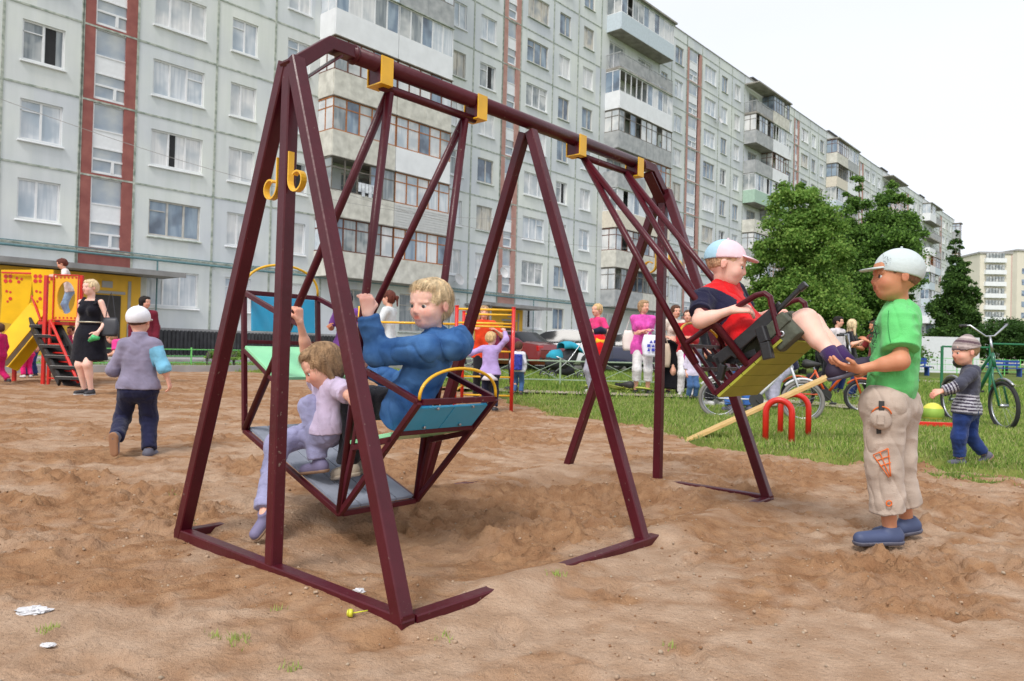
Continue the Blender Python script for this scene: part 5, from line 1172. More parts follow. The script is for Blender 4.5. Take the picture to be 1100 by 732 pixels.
# ================================================================== PEOPLE
def smin(a, b, k):
    h = np.maximum(k - np.abs(a - b), 0) / k; return np.minimum(a, b) - h * h * k * .25
class Field:
    def __init__(s, lo, hi, h):
        s.h = h; s.lo = nv(lo); n = np.ceil((nv(hi) - s.lo) / h).astype(int) + 1; s.n = n; s.F = np.full(tuple(n), .2, np.float32)
        s.ax = [(s.lo[i] + h * np.arange(n[i])).astype(np.float32) for i in range(3)]
    def win(s, lo, hi, pad):
        a = np.maximum(np.floor((nv(lo) - pad - s.lo) / s.h).astype(int), 0); b = np.minimum(np.ceil((nv(hi) + pad - s.lo) / s.h).astype(int) + 1, s.n)
        if (b <= a).any(): return None
        sl = tuple(slice(a[i], b[i]) for i in range(3)); X = np.meshgrid(*[s.ax[i][sl[i]] for i in range(3)], indexing='ij', sparse=True); return sl, X
    def put(s, w, d, k, op):
        sl = w[0]
        if op == 'u': s.F[sl] = smin(s.F[sl], d, k) if k > 0 else np.minimum(s.F[sl], d)
        else: s.F[sl] = -smin(-s.F[sl], d, k) if k > 0 else np.maximum(s.F[sl], -d)
    def cap(s, a, b, ra, rb=None, k=.02, op='u', flat=None, cuts=()):
        a, b = nv(a), nv(b); rb = ra if rb is None else rb; r = max(ra, rb); w = s.win(np.minimum(a, b) - r, np.maximum(a, b) + r, k + s.h * 2)
        if w is None: return
        X, Y, Z = w[1]; d = b - a; L2 = max(d @ d, 1e-9); px, py, pz = X - a[0], Y - a[1], Z - a[2]
        t = np.clip((px * d[0] + py * d[1] + pz * d[2]) / L2, 0, 1); qx, qy, qz = px - t * d[0], py - t * d[1], pz - t * d[2]
        if flat is not None:
            n_, f = unit(flat[0]), flat[1]; c = (qx * n_[0] + qy * n_[1] + qz * n_[2]) * (1 / f - 1); qx, qy, qz = qx + c * n_[0], qy + c * n_[1], qz + c * n_[2]
        D = np.sqrt(qx * qx + qy * qy + qz * qz) - (ra + (rb - ra) * t)
        for (p0, nn) in cuts: nn = unit(nn); D = np.maximum(D, (X - p0[0]) * nn[0] + (Y - p0[1]) * nn[1] + (Z - p0[2]) * nn[2])
        s.put(w, D.astype(np.float32), k, op)
    def ell(s, c, r, ax, k=.02, op='u', cuts=()):
        c = nv(c); r = nv(r); m = r.max(); w = s.win(c - m, c + m, k + s.h * 2)
        if w is None: return
        X, Y, Z = w[1]; px, py, pz = X - c[0], Y - c[1], Z - c[2]; k0 = 0; k1 = 0
        for i in range(3):
            q = px * ax[i][0] + py * ax[i][1] + pz * ax[i][2]; k0 = k0 + (q / r[i]) ** 2; k1 = k1 + (q / r[i] ** 2) ** 2
        k0 = np.sqrt(k0); k1 = np.sqrt(k1) + 1e-6; D = k0 * (k0 - 1) / k1
        for (p0, nn) in cuts: nn = unit(nn); D = np.maximum(D, (X - p0[0]) * nn[0] + (Y - p0[1]) * nn[1] + (Z - p0[2]) * nn[2])
        s.put(w, D.astype(np.float32), k, op)
    def cut(s, p0, nn, k=0):
        nn = unit(nn); X, Y, Z = np.meshgrid(*s.ax, indexing='ij', sparse=True); D = (X - p0[0]) * nn[0] + (Y - p0[1]) * nn[1] + (Z - p0[2]) * nn[2]; s.F = np.maximum(s.F, D.astype(np.float32))
    def mesh(s):
        F = s.F; I = F < 0; nx, ny, nz = F.shape
        F = F.copy(); 
        c = I[:-1, :-1, :-1].astype(np.int8)
        tot = sum(I[i:nx - 1 + i, j:ny - 1 + j, k:nz - 1 + k].astype(np.int8) for i in (0, 1) for j in (0, 1) for k in (0, 1))
        act = (tot > 0) & (tot < 8); ci = np.argwhere(act)
        if not len(ci): return np.zeros((0, 3)), np.zeros((0, 4), int)
        vid = np.full(act.shape, -1, np.int64); vid[act] = np.arange(len(ci))
        acc = np.zeros((len(ci), 3)); cnt = np.zeros(len(ci)); i, j, k = ci.T
        for ax in range(3):
            o1, o2 = [a for a in range(3) if a != ax]
            for u in (0, 1):
                for v in (0, 1):
                    of = [0, 0, 0]; of[o1] = u; of[o2] = v; a = F[i + of[0], j + of[1], k + of[2]]; of2 = list(of); of2[ax] = 1; b = F[i + of2[0], j + of2[1], k + of2[2]]
                    x = (a < 0) != (b < 0); t = np.where(x, a / np.where(x, a - b, 1), 0)
                    for d in range(3): acc[:, d] += np.where(x, (t if d == ax else of[d]), 0)
                    cnt += x
        V = s.lo + (ci + acc / cnt[:, None]) * s.h; Q = []
        for ax in range(3):
            o1, o2 = [(1, 2), (2, 0), (0, 1)][ax]; sl0 = [slice(1, -1)] * 3; sl0[ax] = slice(0, -1); A = I[tuple(sl0)]; sl1 = [slice(1, -1)] * 3; sl1[ax] = slice(1, None); Bq = I[tuple(sl1)]
            e = np.argwhere(A != Bq)
            if not len(e): continue
            st = A[tuple(e.T)]; e = e + 1; e[:, ax] -= 1
            def g(u, v): q = e.copy(); q[:, o1] -= u; q[:, o2] -= v; return vid[tuple(q.T)]
            q = np.stack([g(1, 1), g(0, 1), g(0, 0), g(1, 0)], 1); q[~st] = q[~st][:, ::-1]; Q.append(q)
        return V, np.concatenate(Q)
def vnormals(V, F):
    fn = np.cross(V[F[:, 2]] - V[F[:, 0]], V[F[:, 3]] - V[F[:, 1]]); N = np.zeros_like(V)
    for k in range(4): np.add.at(N, F[:, k], fn)
    return N / (np.linalg.norm(N, axis=1)[:, None] + 1e-12)

SKIN = mat('skin', srgb((226, 172, 148)), .52, var=.05, scale=14, col2=srgb((236, 184, 160)), sss=.12, bump=.06, bscale=300, spec=.35)
SKINT = mat('skin_tan', srgb((196, 134, 100)), .52, var=.05, scale=14, col2=srgb((212, 150, 116)), sss=.12, bump=.06, bscale=300, spec=.35)
SKINP = mat('skin_pale', srgb((236, 190, 172)), .52, var=.05, scale=14, col2=srgb((240, 198, 182)), sss=.12, bump=.06, bscale=300, spec=.35)
def blushed(m, c):
    n = m.node_tree; L = n.links; b = n.nodes['Principled BSDF']; src = b.inputs['Base Color'].links[0].from_socket; a = n.nodes.new('ShaderNodeAttribute'); a.attribute_name = 'blush'
    z = n.nodes.new('ShaderNodeTexNoise'); z.inputs['Scale'].default_value = 45; z.inputs['Detail'].default_value = 4; t = n.nodes.new('ShaderNodeTexCoord'); L.new(t.outputs['Object'], z.inputs['Vector'])
    mu = n.nodes.new('ShaderNodeMath'); mu.operation = 'MULTIPLY'; L.new(a.outputs['Fac'], mu.inputs[0]); L.new(z.outputs['Fac'], mu.inputs[1])
    mx = n.nodes.new('ShaderNodeMix'); mx.data_type = 'RGBA'; L.new(mu.outputs[0], mx.inputs[0]); L.new(src, mx.inputs[6]); mx.inputs[7].default_value = (*srgb(c), 1); a2 = n.nodes.new('ShaderNodeAttribute'); a2.attribute_name = 'lip'; m2 = n.nodes.new('ShaderNodeMix'); m2.data_type = 'RGBA'; L.new(a2.outputs['Fac'], m2.inputs[0]); L.new(mx.outputs[2], m2.inputs[6]); m2.inputs[7].default_value = (*[v * .8 for v in srgb(c)], 1); L.new(m2.outputs[2], b.inputs['Base Color'])
blushed(SKIN, (208, 112, 96)); blushed(SKINT, (170, 88, 66)); blushed(SKINP, (222, 128, 112))
EYEW = mat('eye_white', (.62, .60, .58), .25, var=.03); IRIS = mat('iris', (.035, .035, .04), .3, var=.1)
def hairm(n, c): return mat('hair_' + n, srgb(c), .55, var=.35, scale=60, bump=.9, bscale=160, spec=.3, stretch=(1, 1, .25))
HB, HLB, HBR, HDK, HRD = hairm('blond', (208, 176, 126)), hairm('light_brown', (168, 136, 102)), hairm('brown', (88, 58, 42)), hairm('dark', (34, 26, 24)), hairm('auburn', (98, 48, 36))
HPL = hairm('pale_blond', (222, 198, 158))
SHD = mat('shoe_dark', (.03, .03, .035), .6, var=.2); SHW = mat('shoe_white', (.6, .6, .6), .6, var=.1); SHB = mat('shoe_beige', srgb((178, 166, 148)), .7, var=.12); SHG = mat('shoe_grey', srgb((96, 96, 110)), .7, var=.15); SOLE = mat('shoe_sole', srgb((140, 112, 90)), .8, var=.15)

def ik(a, t, l1, l2, pole):
    a, t = nv(a), nv(t); d = t - a; L = np.linalg.norm(d); m = (l1 + l2) * .998
    if L > m: d = d / L * m; t = a + d; L = m
    L = max(L, abs(l1 - l2) + .01); x = (l1 * l1 - l2 * l2 + L * L) / (2 * L); h = math.sqrt(max(l1 * l1 - x * x, 0)); u_ = unit(d); p = nv(pole) - u_ * (nv(pole) @ u_); return a + u_ * x + unit(p) * h, t
def rig(base, yaw, H, adult=True, lean=0, side=0, arms=(None, None), legs=(None, None), look=0, nod=0, hip=None, wide=1.0, turn=0):
    """base: world point on the ground; yaw: facing angle (0 = +x). arms/legs: (left, right) wrist / ankle targets in
    (right, forward, up) metres from the shoulder / from the hip's ground point"""
    base = nv(base); f = nv((math.cos(yaw), math.sin(yaw), 0)); r = nv((f[1], -f[0], 0)); z = nv((0, 0, 1))
    hipz = (.50 if adult else .47) * H if hip is None else hip; sl = (.300 if adult else .305) * H
    sp = unit(z * math.cos(lean) + f * math.sin(lean) + r * side); hc = base + z * hipz; shc = hc + sp * sl
    f2 = f * math.cos(turn) + r * math.sin(turn); r2 = nv((f2[1], -f2[0], 0))
    hw, sw = (.052 * wide * H, .098 * H) if adult else (.055 * H, .092 * H); hh = H / 7.4 if adult else max(.165, H / 6.2)
    J = dict(f=f2, hL=hc - r * hw, hR=hc + r * hw, sL=shc - r2 * sw, sR=shc + r2 * sw, neck=shc + sp * .03 * H, spine=sp, hc=hc)
    J['head'] = shc + sp * (.03 * H + hh * .50 + (.026 if adult else .014) * H) + f * .012 * H; J['hh'] = hh
    hf = f * math.cos(look) + r * math.sin(look); J['hf'] = unit(hf * math.cos(nod) - z * math.sin(nod)); J['hu'] = unit(z * math.cos(nod) + hf * math.sin(nod) + sp * .3)
    l1, l2 = .165 * H, .145 * H; t1, t2 = hipz * .50, hipz * .46
    if hip is not None: t1, t2 = .235 * H, .225 * H
    for s_, nm, tgt in ((-1, 'L', arms[0]), (1, 'R', arms[1])):
        sh = J['s' + nm]
        if tgt is None: tgt = (s_ * .035 * H, .03 * H, -.30 * H)
        tw = sh + r2 * tgt[0] + f2 * tgt[1] + z * tgt[2]; e, w_ = ik(sh, tw, l1, l2, r2 * s_ * .5 - f2 * .8 - z * .3); J['e' + nm], J['w' + nm] = e, w_
    for s_, nm, tgt in ((-1, 'L', legs[0]), (1, 'R', legs[1])):
        hp = J['h' + nm]
        if tgt is None: tgt = (s_ * .012 * H, .0, .042 * H)
        g0 = nv((hp[0], hp[1], base[2])); ta = g0 + r * tgt[0] + f * tgt[1] + z * tgt[2]; kn, an = ik(hp, ta, t1, t2, f); J['k' + nm], J['a' + nm] = kn, an; J['t' + nm] = unit(f + r * s_ * .25 + (z * tgt[3] if len(tgt) > 3 else 0))
    J['H'] = H; J['adult'] = adult; return J
def person(label, J, spec, vox, group=None, ground=None):
    H = J['H']; ad = J['adult']; g = H / 1.2 if not ad else H / 1.2 * .92; gt = g * (1.04 if ad else 1)
    wt = spec.get('wt', 1.0); sp = J['spine']; f = J['f']; z = nv((0, 0, 1)); root = (J['aL'] + J['aR']) / 2 if ground is None else nv(ground)
    root = nv((root[0], root[1], 0 if ground is None else ground[2])); o = thing('person', label, 'person', root, 0, group)
    hh = J['hh']; hc, hf, hu = J['head'], unit(J['hf']), J['hu']; hr = unit(np.cross(hf, hu)); hu = unit(np.cross(hr, hf)); HX = (hr, hf, hu)
    HP = lambda x, y, z_: hc + hr * x * hh + hf * y * hh + hu * z_ * hh
    pts = np.array([J[k] for k in ('hL', 'hR', 'sL', 'sR', 'kL', 'kR', 'aL', 'aR', 'eL', 'eR', 'wL', 'wR', 'head')]); pad = .17 * g + .02; lo, hi = pts.min(0) - pad, pts.max(0) + pad
    skin = spec.get('skin', SKIN); F = Field(lo, hi, vox)
    hipm = (J['hL'] + J['hR']) / 2; shm = (J['sL'] + J['sR']) / 2
    def torso(F, e, k, flat=.82, lo_=0.0, bust=spec.get('bust', 0)):
        hv, sv = (J['hR'] - J['hL']) / 2, (J['sR'] - J['sL']) / 2
        rows = [(0.0, .92, .078 * wt * (1.04 if ad else 1)), (.28, .70, .069 * wt), (.55, .60, (.062 if ad else .065) * wt), (.80, .60, .066 if ad else .069), (.97, .78, .046)]
        for (t, wf, r_) in rows:
            if t < lo_: continue
            c = hipm + (shm - hipm) * t; hv_ = hv * (1 - t) + sv * t * .62
            F.cap(c - hv_ * wf, c + hv_ * wf, r_ * g + e, k=k, flat=(f, flat))
        F.cap(hipm + (shm - hipm) * .1, hipm + (shm - hipm) * .85, .061 * g * wt + e, .061 * g + e, k=k, flat=(f, flat))
        if bust:
            for s_ in (-1, 1): F.cap(*( [hipm + (shm - hipm) * .74 + unit(sv) * s_ * .062 * g + f * .060 * g] * 2), .036 * g + e, k=.06)
    def limb(F, side, e, r0, r1, r2, a, b, c, k, frac=2.0, cutit=False, sc=1):
        A, B_, C_ = J[a + side], J[b + side], J[c + side]
        if frac <= 1: end = A + (B_ - A) * frac; d = B_ - A; F.cap(A, end, r0 * sc + e, (r0 + (r1 - r0) * frac) * sc + e, k=k, cuts=[(end, d)] if cutit else ())
        else:
            q = frac - 1; end = B_ + (C_ - B_) * q; d = C_ - B_; F.cap(A, B_, r0 * sc + e, r1 * sc + e, k=k); F.cap(B_, end, r1 * sc * .99 + e, (r1 + (r2 - r1) * q) * sc + e, k=k, cuts=[(end, d)] if cutit else ())
        return end, d
    # ---- the body: one surface
    torso(F, -.004 * g, .05 * g)
    for s_ in 'LR':
        limb(F, s_, 0, .034 * g, .027 * g, .0185 * g, 's', 'e', 'w', .03 * g, sc=.93); ew = J['w' + s_] - J['e' + s_]; F.cap(J['e' + s_] + ew * .1, J['e' + s_] + ew * .35, .027 * g, .0245 * g, k=.03 * g)
        limb(F, s_, 0, .057 * gt * wt, .041 * gt, .025 * gt, 'h', 'k', 'a', .04 * g); ca = J['a' + s_] - J['k' + s_]; sn = unit(np.cross(np.cross(ca, J['t' + s_]), ca)); F.cap(J['k' + s_] + ca * .22 - sn * .014 * g, J['k' + s_] + ca * .42 - sn * .014 * g, .037 * gt, .031 * gt, k=.03 * g)
        t_ = J['t' + s_]; up_ = footup(t_, f); fl = .078 * g * (1.15 if ad else 1); an = J['a' + s_]
        if ('toe' + s_) in J: pass
        F.cap(an - t_ * .015 * g - up_ * .015 * g, an + t_ * fl * .8 - up_ * .026 * g, .022 * g, .016 * g, k=.02 * g)
    F.cap(J['neck'] - sp * .03 * g, hc - hu * hh * .28 - hf * .06 * hh, .036 * g, .033 * g if not ad else .042 * g, k=.03 * g)
    # hands
    for s_ in 'LR':
        hd = spec.get('hand' + s_, {}); w_ = J['w' + s_]; d = unit(hd.get('d', w_ - J['e' + s_])); n_ = nv(hd.get('n', -f if s_ == 'x' else (J['hc'] - w_))); n_ = unit(n_ - d * (n_ @ d)); a_ = unit(np.cross(n_, d)) * (1 if s_ == 'L' else -1)
        if hd.get('thumb') is not None: a_ = a_ if (a_ @ nv(hd['thumb'])) > 0 else -a_
        L = .100 * H; cu = hd.get('curl', .45); r_ = .0072 * g * (1.05 if not ad else .95); r_ = max(r_, vox * .8)
        for q in (-.30, -.10, .10, .30): F.cap(w_ + d * .04 * L + a_ * q * .30 * L, w_ + d * .50 * L + a_ * q * .62 * L, .0115 * g, .0100 * g, k=.012 * g, flat=(n_, .8))
        for q, fl in ((.30, .44), (.10, .50), (-.10, .47), (-.30, .38)):
            p = w_ + d * .50 * L + a_ * q * .64 * L; dd = unit(d + a_ * q * .25 * (1 - min(cu, 1))); sg = fl * L / 2.6
            for k in range(3):
                an = cu * (.8 if k == 0 else 1.0); dd = unit(dd * math.cos(an) + n_ * math.sin(an)); nn = unit(n_ - dd * (n_ @ dd)); e_ = p + dd * sg * (1 - .12 * k); F.cap(p, e_, r_ * (1 - .06 * k), r_ * (.94 - .06 * k), k=.003 * g); p = e_; n_l = nn
        p = w_ + d * .14 * L + a_ * .16 * L; q1 = p + unit(d * .7 + a_ * .75 + n_ * .25) * .24 * L; q2 = q1 + unit(d * .9 + a_ * (.35 if cu < 1 else -.1) + n_ * (.3 if cu < 1 else .9)) * .22 * L; F.cap(p, q1, .0105 * g, .0085 * g, k=.008 * g); F.cap(q1, q2, .0085 * g, .0068 * g, k=.004 * g)
    # head and face
    ck = .97 if ad else 1.03
    F.ell(HP(0, -.045, .11), nv((.36, .425, .39)) * hh, HX, k=.03 * hh); F.ell(HP(0, .09, -.10), nv(((.305 if ad else .295) * ck, .345, .34)) * hh, HX, k=.06 * hh)
    F.ell(HP(0, .20 if ad else .17, -.36), nv((.17 * ck, .17, .13)) * (1 if ad else .94) * hh, HX, k=.10 * hh); F.ell(HP(0, .08, -.30), nv(((.24 if ad else .21) * ck, .23, .155)) * hh, HX, k=.10 * hh); ez = 0 if ad else -.045
    F.ell(HP(0, .30, .16), nv((.25, .12, .15)) * hh, HX, k=.10 * hh)
    for s_ in (-1, 1):
        F.ell(HP(s_ * .155, .245, -.17), nv((.105, .11, .11)) * hh, HX, k=.08 * hh)
        F.ell(HP(s_ * .145, .455, ez), nv((.085, .075, .055)) * hh, HX, k=.05 * hh, op='s')
        F.cap(HP(s_ * .07, .395, .085 + ez), HP(s_ * .22, .345, .08 + ez), .026 * hh, .02 * hh, k=.05 * hh)
        F.ell(HP(s_ * .372, -.03, -.04), nv((.030, .075, .115)) * hh, HX, k=.018 * hh); F.ell(HP(s_ * .405, .0, -.03), nv((.018, .035, .06)) * hh, HX, k=.02 * hh, op='s')
        F.cap(HP(s_ * .05, .41, -.15 + ez * .6), HP(s_ * .05, .395, -.15 + ez * .6), .030 * hh, .028 * hh, k=.03 * hh)
    F.cap(HP(0, .40, .03), HP(0, .475, -.125), .030 * hh, .048 * hh, k=.045 * hh) if ad else F.cap(HP(0, .39, -.03), HP(0, .435, -.14), .022 * hh, .044 * hh, k=.05 * hh)
    mz = ez * .35; F.cap(HP(-.07, .372, -.225 + mz), HP(.07, .372, -.225 + mz), .030 * hh, k=.03 * hh); F.cap(HP(-.055, .366, -.275 + mz), HP(.055, .366, -.275 + mz), .032 * hh, k=.03 * hh); F.cap(HP(-.08, .418, -.25 + mz), HP(.08, .418, -.25 + mz), .012 * hh, k=.012 * hh, op='s')
    V, Q = F.mesh(); body = npmesh('body', V, Q, skin, o); del F
    bl_ = np.zeros(len(V))
    for q_ in (HP(-.19, .33, -.14), HP(.19, .33, -.14), HP(0, .44, -.11), HP(-.38, -.03, -.04), HP(.38, -.03, -.04), HP(0, .3, -.36)): bl_ += .9 * np.exp(-((V - q_) ** 2).sum(1) / (.11 * hh) ** 2)
    for s_ in 'LR': bl_ += .8 * np.exp(-((V - J['w' + s_] - unit(J['w' + s_] - J['e' + s_]) * .07 * H) ** 2).sum(1) / (.045 * H) ** 2) + .5 * np.exp(-((V - J['e' + s_]) ** 2).sum(1) / (.03 * H) ** 2) + .5 * np.exp(-((V - J['k' + s_]) ** 2).sum(1) / (.035 * H) ** 2)
    at_ = body.data.attributes.new('blush', 'FLOAT', 'POINT'); at_.data.foreach_set('value', np.clip(bl_, 0, 1).astype(np.float32))
    # lips are a tint of the same surface
    Lv = (V - hc); lx, ly, lz = Lv @ hr / hh, Lv @ hf / hh, Lv @ hu / hh; mz = ez * .35; lip = np.exp(-(lx / .085) ** 4 - ((lz + .25 - mz) / .042) ** 4) * (ly > .3); la_ = body.data.attributes.new('lip', 'FLOAT', 'POINT'); la_.data.foreach_set('value', np.clip(lip, 0, 1).astype(np.float32))
    near = vox < .008
    if vox < .02:
        for s_ in (-1, 1):
            b = MB(); c = HP(s_ * .142, .328, ez); n_ = 12; rr = .060 * hh * (1.06 if not ad else .92); pr = [(rr * math.sin(math.pi * i / n_), -rr * math.cos(math.pi * i / n_)) for i in range(n_ + 1)]
            gz = unit(hf + nv(spec.get('gaze', (0, 0, 0)))); gx = unit(np.cross(gz, hu)); b.lathe(pr, c, gx, np.cross(gx, gz), gz, 14); b.m = [1 if i // 14 >= n_ - 3 else 0 for i in range(len(b.f))]; b.build('eye', [EYEW, IRIS], o, smooth=True)
        hm_ = spec['hair'][1]; b = MB()
        for s_ in (-1, 1):
            P_ = [HP(s_ * x, y, z_ + ez) for x, y, z_ in ((.05, .408, .09), (.12, .402, .112), (.19, .367, .112), (.245, .317, .085))]; b.tube(P_, [.008 * hh, .014 * hh, .012 * hh, .005 * hh], 6)
            if near: b.tube([HP(s_ * x, y, z_ + ez) for x, y, z_ in ((.085, .370, .022), (.142, .386, .040), (.198, .352, .022))], [.004 * hh, .007 * hh, .004 * hh], 5)
        b.build('eyebrows', hm_ if near else HBR, o, smooth=True)
    # ---- clothing
    def garment(name, fill, m, amp=.006, k_seam=None, fr=11., fine=1, lo2=lo, hi2=hi, mats=None, midx=None):
        G = Field(lo2, hi2, vox); fill(G); V, Q = G.mesh()
        if not len(Q): return None
        N = vnormals(V, Q); s1 = n3(V * nv((fr, fr, fr * 1.5)) / g + 7) - .42; r1 = 1 - abs(n3(V * nv((fr * 1.3, fr * 1.3, fr * 2.2)) / g + 3) * 2 - 1); r2 = 1 - abs(n3(V * fr * 2.6 / g + 31) * 2 - 1)
        q_ = V @ np.array([[.8, .35, -.45], [-.5, .8, -.3], [.3, .45, .85]]); r3 = 1 - abs(n3(q_ * nv((fr * 1.9, fr * 1.9, fr * .55)) / g + 51) * 2 - 1)
        V = V + N * ((s1 * 1.1 + (r1 - .6) * .7 + (r2 - .6) * .35 * fine - ((r3 ** 8) * .6 - .12) * (1 if near else .4)) * amp * (g if not ad else .75))[:, None]
        ob = npmesh(name, V, Q, mats or m, o, midx=None if midx is None else midx(V, Q)); return ob
    up0 = sp
    bot = spec.get('bottom'); top = spec.get('top')
    if bot and bot[0] == 'trousers':
        fr_ = bot[2]; lo_e = bot[3] if len(bot) > 3 else .010
        def fl(G):
            hv = (J['hR'] - J['hL']) / 2; G.cap(hipm - hv * .95, hipm + hv * .95, (.079 * wt) * g + .010 * g, k=.05 * g, flat=(f, .86)); G.cap(hipm, hipm + sp * .055 * g, .083 * g * wt, .076 * g * wt, k=.04 * g, flat=(f, .86), cuts=[(hipm + sp * .065 * g, sp)])
            for s_ in 'LR': limb(G, s_, lo_e * g, .059 * gt * wt, .044 * gt, .037 * gt if fr_ > 1.8 else .046 * gt, 'h', 'k', 'a', .035 * g, fr_, True)
        garment(bot[4] if len(bot) > 4 else 'trousers', fl, bot[1], .008, fine=1.2)
    if bot and bot[0] in ('skirt', 'dress'):
        ln = bot[2] * H
        def fl(G):
            hv = (J['hR'] - J['hL']) / 2; t0 = .0; d = -z; end = hipm + d * ln
            if bot[0] == 'dress': torso(G, .010 * g, .05 * g); G.cut(shm + sp * .012 * g, sp)
            for q in (-1, 0, 1): G.cap(hipm + hv * q * .9 + sp * .06 * g * (bot[0] == 'skirt'), hipm + hv * q * 1.5 + d * ln, .100 * g * wt, bot[3] * g, k=.06 * g, cuts=[(end, d)], flat=(f, .9))
        garment(bot[0], fl, bot[1], .008)
    if top:
        m, slv, hem = top[0], top[1], top[2]; th = top[3] if len(top) > 3 else .011
        def fl(G):
            torso(G, th * g, .05 * g, lo_=0.0 if hem >= 0 else .2)
            if hem > 0: hv = (J['hR'] - J['hL']) / 2; [G.cap(hipm + hv * q * .9, hipm + hv * q * .95 - sp * (hem * g + .05), .084 * g * wt + th * g, .088 * g * wt + th * g, k=.05 * g, flat=(f, .86)) for q in (-1, 1)]
            G.cut(hipm - sp * hem * g, -sp)
            [G.cap(J['neck'] - sp * .030 * g, J['s' + q] - sp * .004 * g, .034 * g + th * g, .032 * g + th * g, k=.03 * g) for q in 'LR']
            if spec.get('collar'): G.cap(J['neck'] - sp * .02 * g, J['neck'] + sp * .035 * g, .056 * g, .054 * g, k=.02 * g, cuts=[(J['neck'] + sp * .035 * g, sp)])
            else: G.cap(J['neck'] - sp * .05 * g, J['neck'] - sp * .01 * g, .054 * g, .046 * g, k=.03 * g, cuts=[(J['neck'] + sp * .002 * g, sp - f * .35)])
            if slv > 0:
                for s_ in 'LR': limb(G, s_, th * g * (1.0 if slv > 1 else 1.2), .035 * g, .030 * g if slv > 1 else .037 * g, .024 * g, 's', 'e', 'w', .03 * g, slv, True)
            if spec.get('hood'): hk = spec['hood']; c = J['neck'] - f * (.055 + .045 * (hk > 1)) * g - sp * (.015 + .01 * (hk > 1)) * g; sv = unit(J['sR'] - J['sL']); G.cap(c - sv * .045 * g, c + sv * .045 * g, (.050 + .016 * (hk > 1)) * g, k=.02 * g, flat=(f, .75)); G.cap(c - sv * .05 * g + f * .05 * g + sp * .03 * g, c - sv * .03 * g, .02 * g, k=.03 * g); G.cap(c + sv * .05 * g + f * .05 * g + sp * .03 * g, c + sv * .03 * g, .02 * g, k=.03 * g)
        ob = garment(spec.get('topname', 'shirt'), fl, m, spec.get('fold', .0065), fr=spec.get('foldfr', 11.), mats=spec.get('topmats'), midx=spec.get('topidx'))
    for gs_ in spec.get('extra', []):   # (name, fill, mat, amp)
        garment(gs_[0], gs_[1], gs_[2], gs_[3] if len(gs_) > 3 else .002, mats=gs_[4] if len(gs_) > 4 else None, midx=gs_[5] if len(gs_) > 5 else None)
    # ---- shoes
    sh = spec.get('shoe')
    if sh:
        for s_ in 'LR':
            t_ = J['t' + s_]; an = J['a' + s_]; up_ = footup(t_, f); fl = .095 * g * (1.08 if ad else 1) * spec.get('shoelen', 1); sd_ = unit(np.cross(t_, up_)); hgt = .036 * H if not ad else .036 * H
            a0 = an - t_ * .024 * g - up_ * .022 * g; a1 = an + t_ * fl - up_ * .028 * g; bot_ = an - up_ * .046 * g
            G = Field(an - .19 * g, an + .19 * g, min(vox, .006)); G.cap(a0, a1, .032 * g, .027 * g, k=.02 * g, cuts=[(bot_, -up_)]); G.cap(an - t_ * .012 * g - up_ * .02 * g, an - t_ * .004 * g + up_ * (.012 if not spec.get('boot') else .04) * g, .032 * g, .031 * g, k=.02 * g, cuts=[(an + up_ * .016 * g, up_)])
            V, Q = G.mesh(); so_ = npmesh('shoe', V, Q, sh, o)
            G = Field(an - .19 * g, an + .19 * g, min(vox, .006)); G.cap(a0 - up_ * .012 * g, a1 - up_ * .006 * g, .036 * g, .031 * g, k=.02 * g, cuts=[(bot_ - up_ * .008 * g, -up_), (bot_ + up_ * .008 * g, up_)], ); V, Q = G.mesh()
            if len(Q): npmesh('sole', V, Q, spec.get('sole', SOLE), so_)
    # ---- hair and headgear
    st_, hm_ = spec['hair']; Lr = hh * 1.1; hlo, hhi = hc - hh * (1.2 if st_ != 'long' else 1.7), hc + hh * 1.2; hv_ = min(vox, .007)
    G = Field(hlo, hhi, hv_); inf = (.028 if near else .04) if st_ != 'crop' else .008
    G.ell(HP(0, -.055, .115), nv((.365 + inf, .42 + inf, .39 + inf)) * hh, HX, k=0)
    if st_ == 'short': G.ell(HP(0, -.12, -.02), nv((.33 + inf, .36 + inf, .33)) * hh, HX, k=.03 * hh)
    if st_ in ('bob', 'long', 'pony', 'updo'): G.ell(HP(0, -.13, -.05), nv((.38, .36, .40)) * hh, HX, k=.05 * hh)
    if st_ in ('short', 'bob'): G.ell(HP(0, .20, .33), nv((.31, .20, .16)) * hh, HX, k=.06 * hh)
    if st_ == 'bob':
        for s_ in (-1, 1): G.cap(HP(s_ * .34, -.05, .1), HP(s_ * .34, -.03, -.38), .10 * hh, .07 * hh, k=.05 * hh)
    if st_ == 'long':
        for s_ in (-1, 0, 1): G.cap(HP(s_ * .32, -.14 - .12 * (s_ == 0), .1), HP(s_ * .36, -.16 - .1 * (s_ == 0), -.95), .14 * hh, .09 * hh, k=.08 * hh)
    # open the face
    G.ell(HP(0, .52, -.16), nv((.315, .40, .43)) * hh, HX, k=.03 * hh, op='s')
    for s_ in (-1, 1):
        if st_ in ('short', 'crop', 'pony', 'updo'): G.ell(HP(s_ * .40, .06, -.16), nv((.16, .17, .22)) * hh, HX, k=.03 * hh, op='s')
    if st_ in ('short', 'crop'): G.cut(HP(0, -.2, -.30 if st_ == 'short' else -.14), -hu + hf * .3)
    if st_ == 'pony': G.cap(HP(0, -.44, .12), HP(0, -.62, .05), .07 * hh, .10 * hh, k=.03 * hh); G.cap(HP(0, -.60, .05), HP(0, -.66, -.55), .10 * hh, .04 * hh, k=.05 * hh)
    if st_ == 'updo': G.ell(HP(0, -.38, .30), nv((.22, .20, .20)) * hh, HX, k=.05 * hh)
    cap_ = spec.get('cap'); 
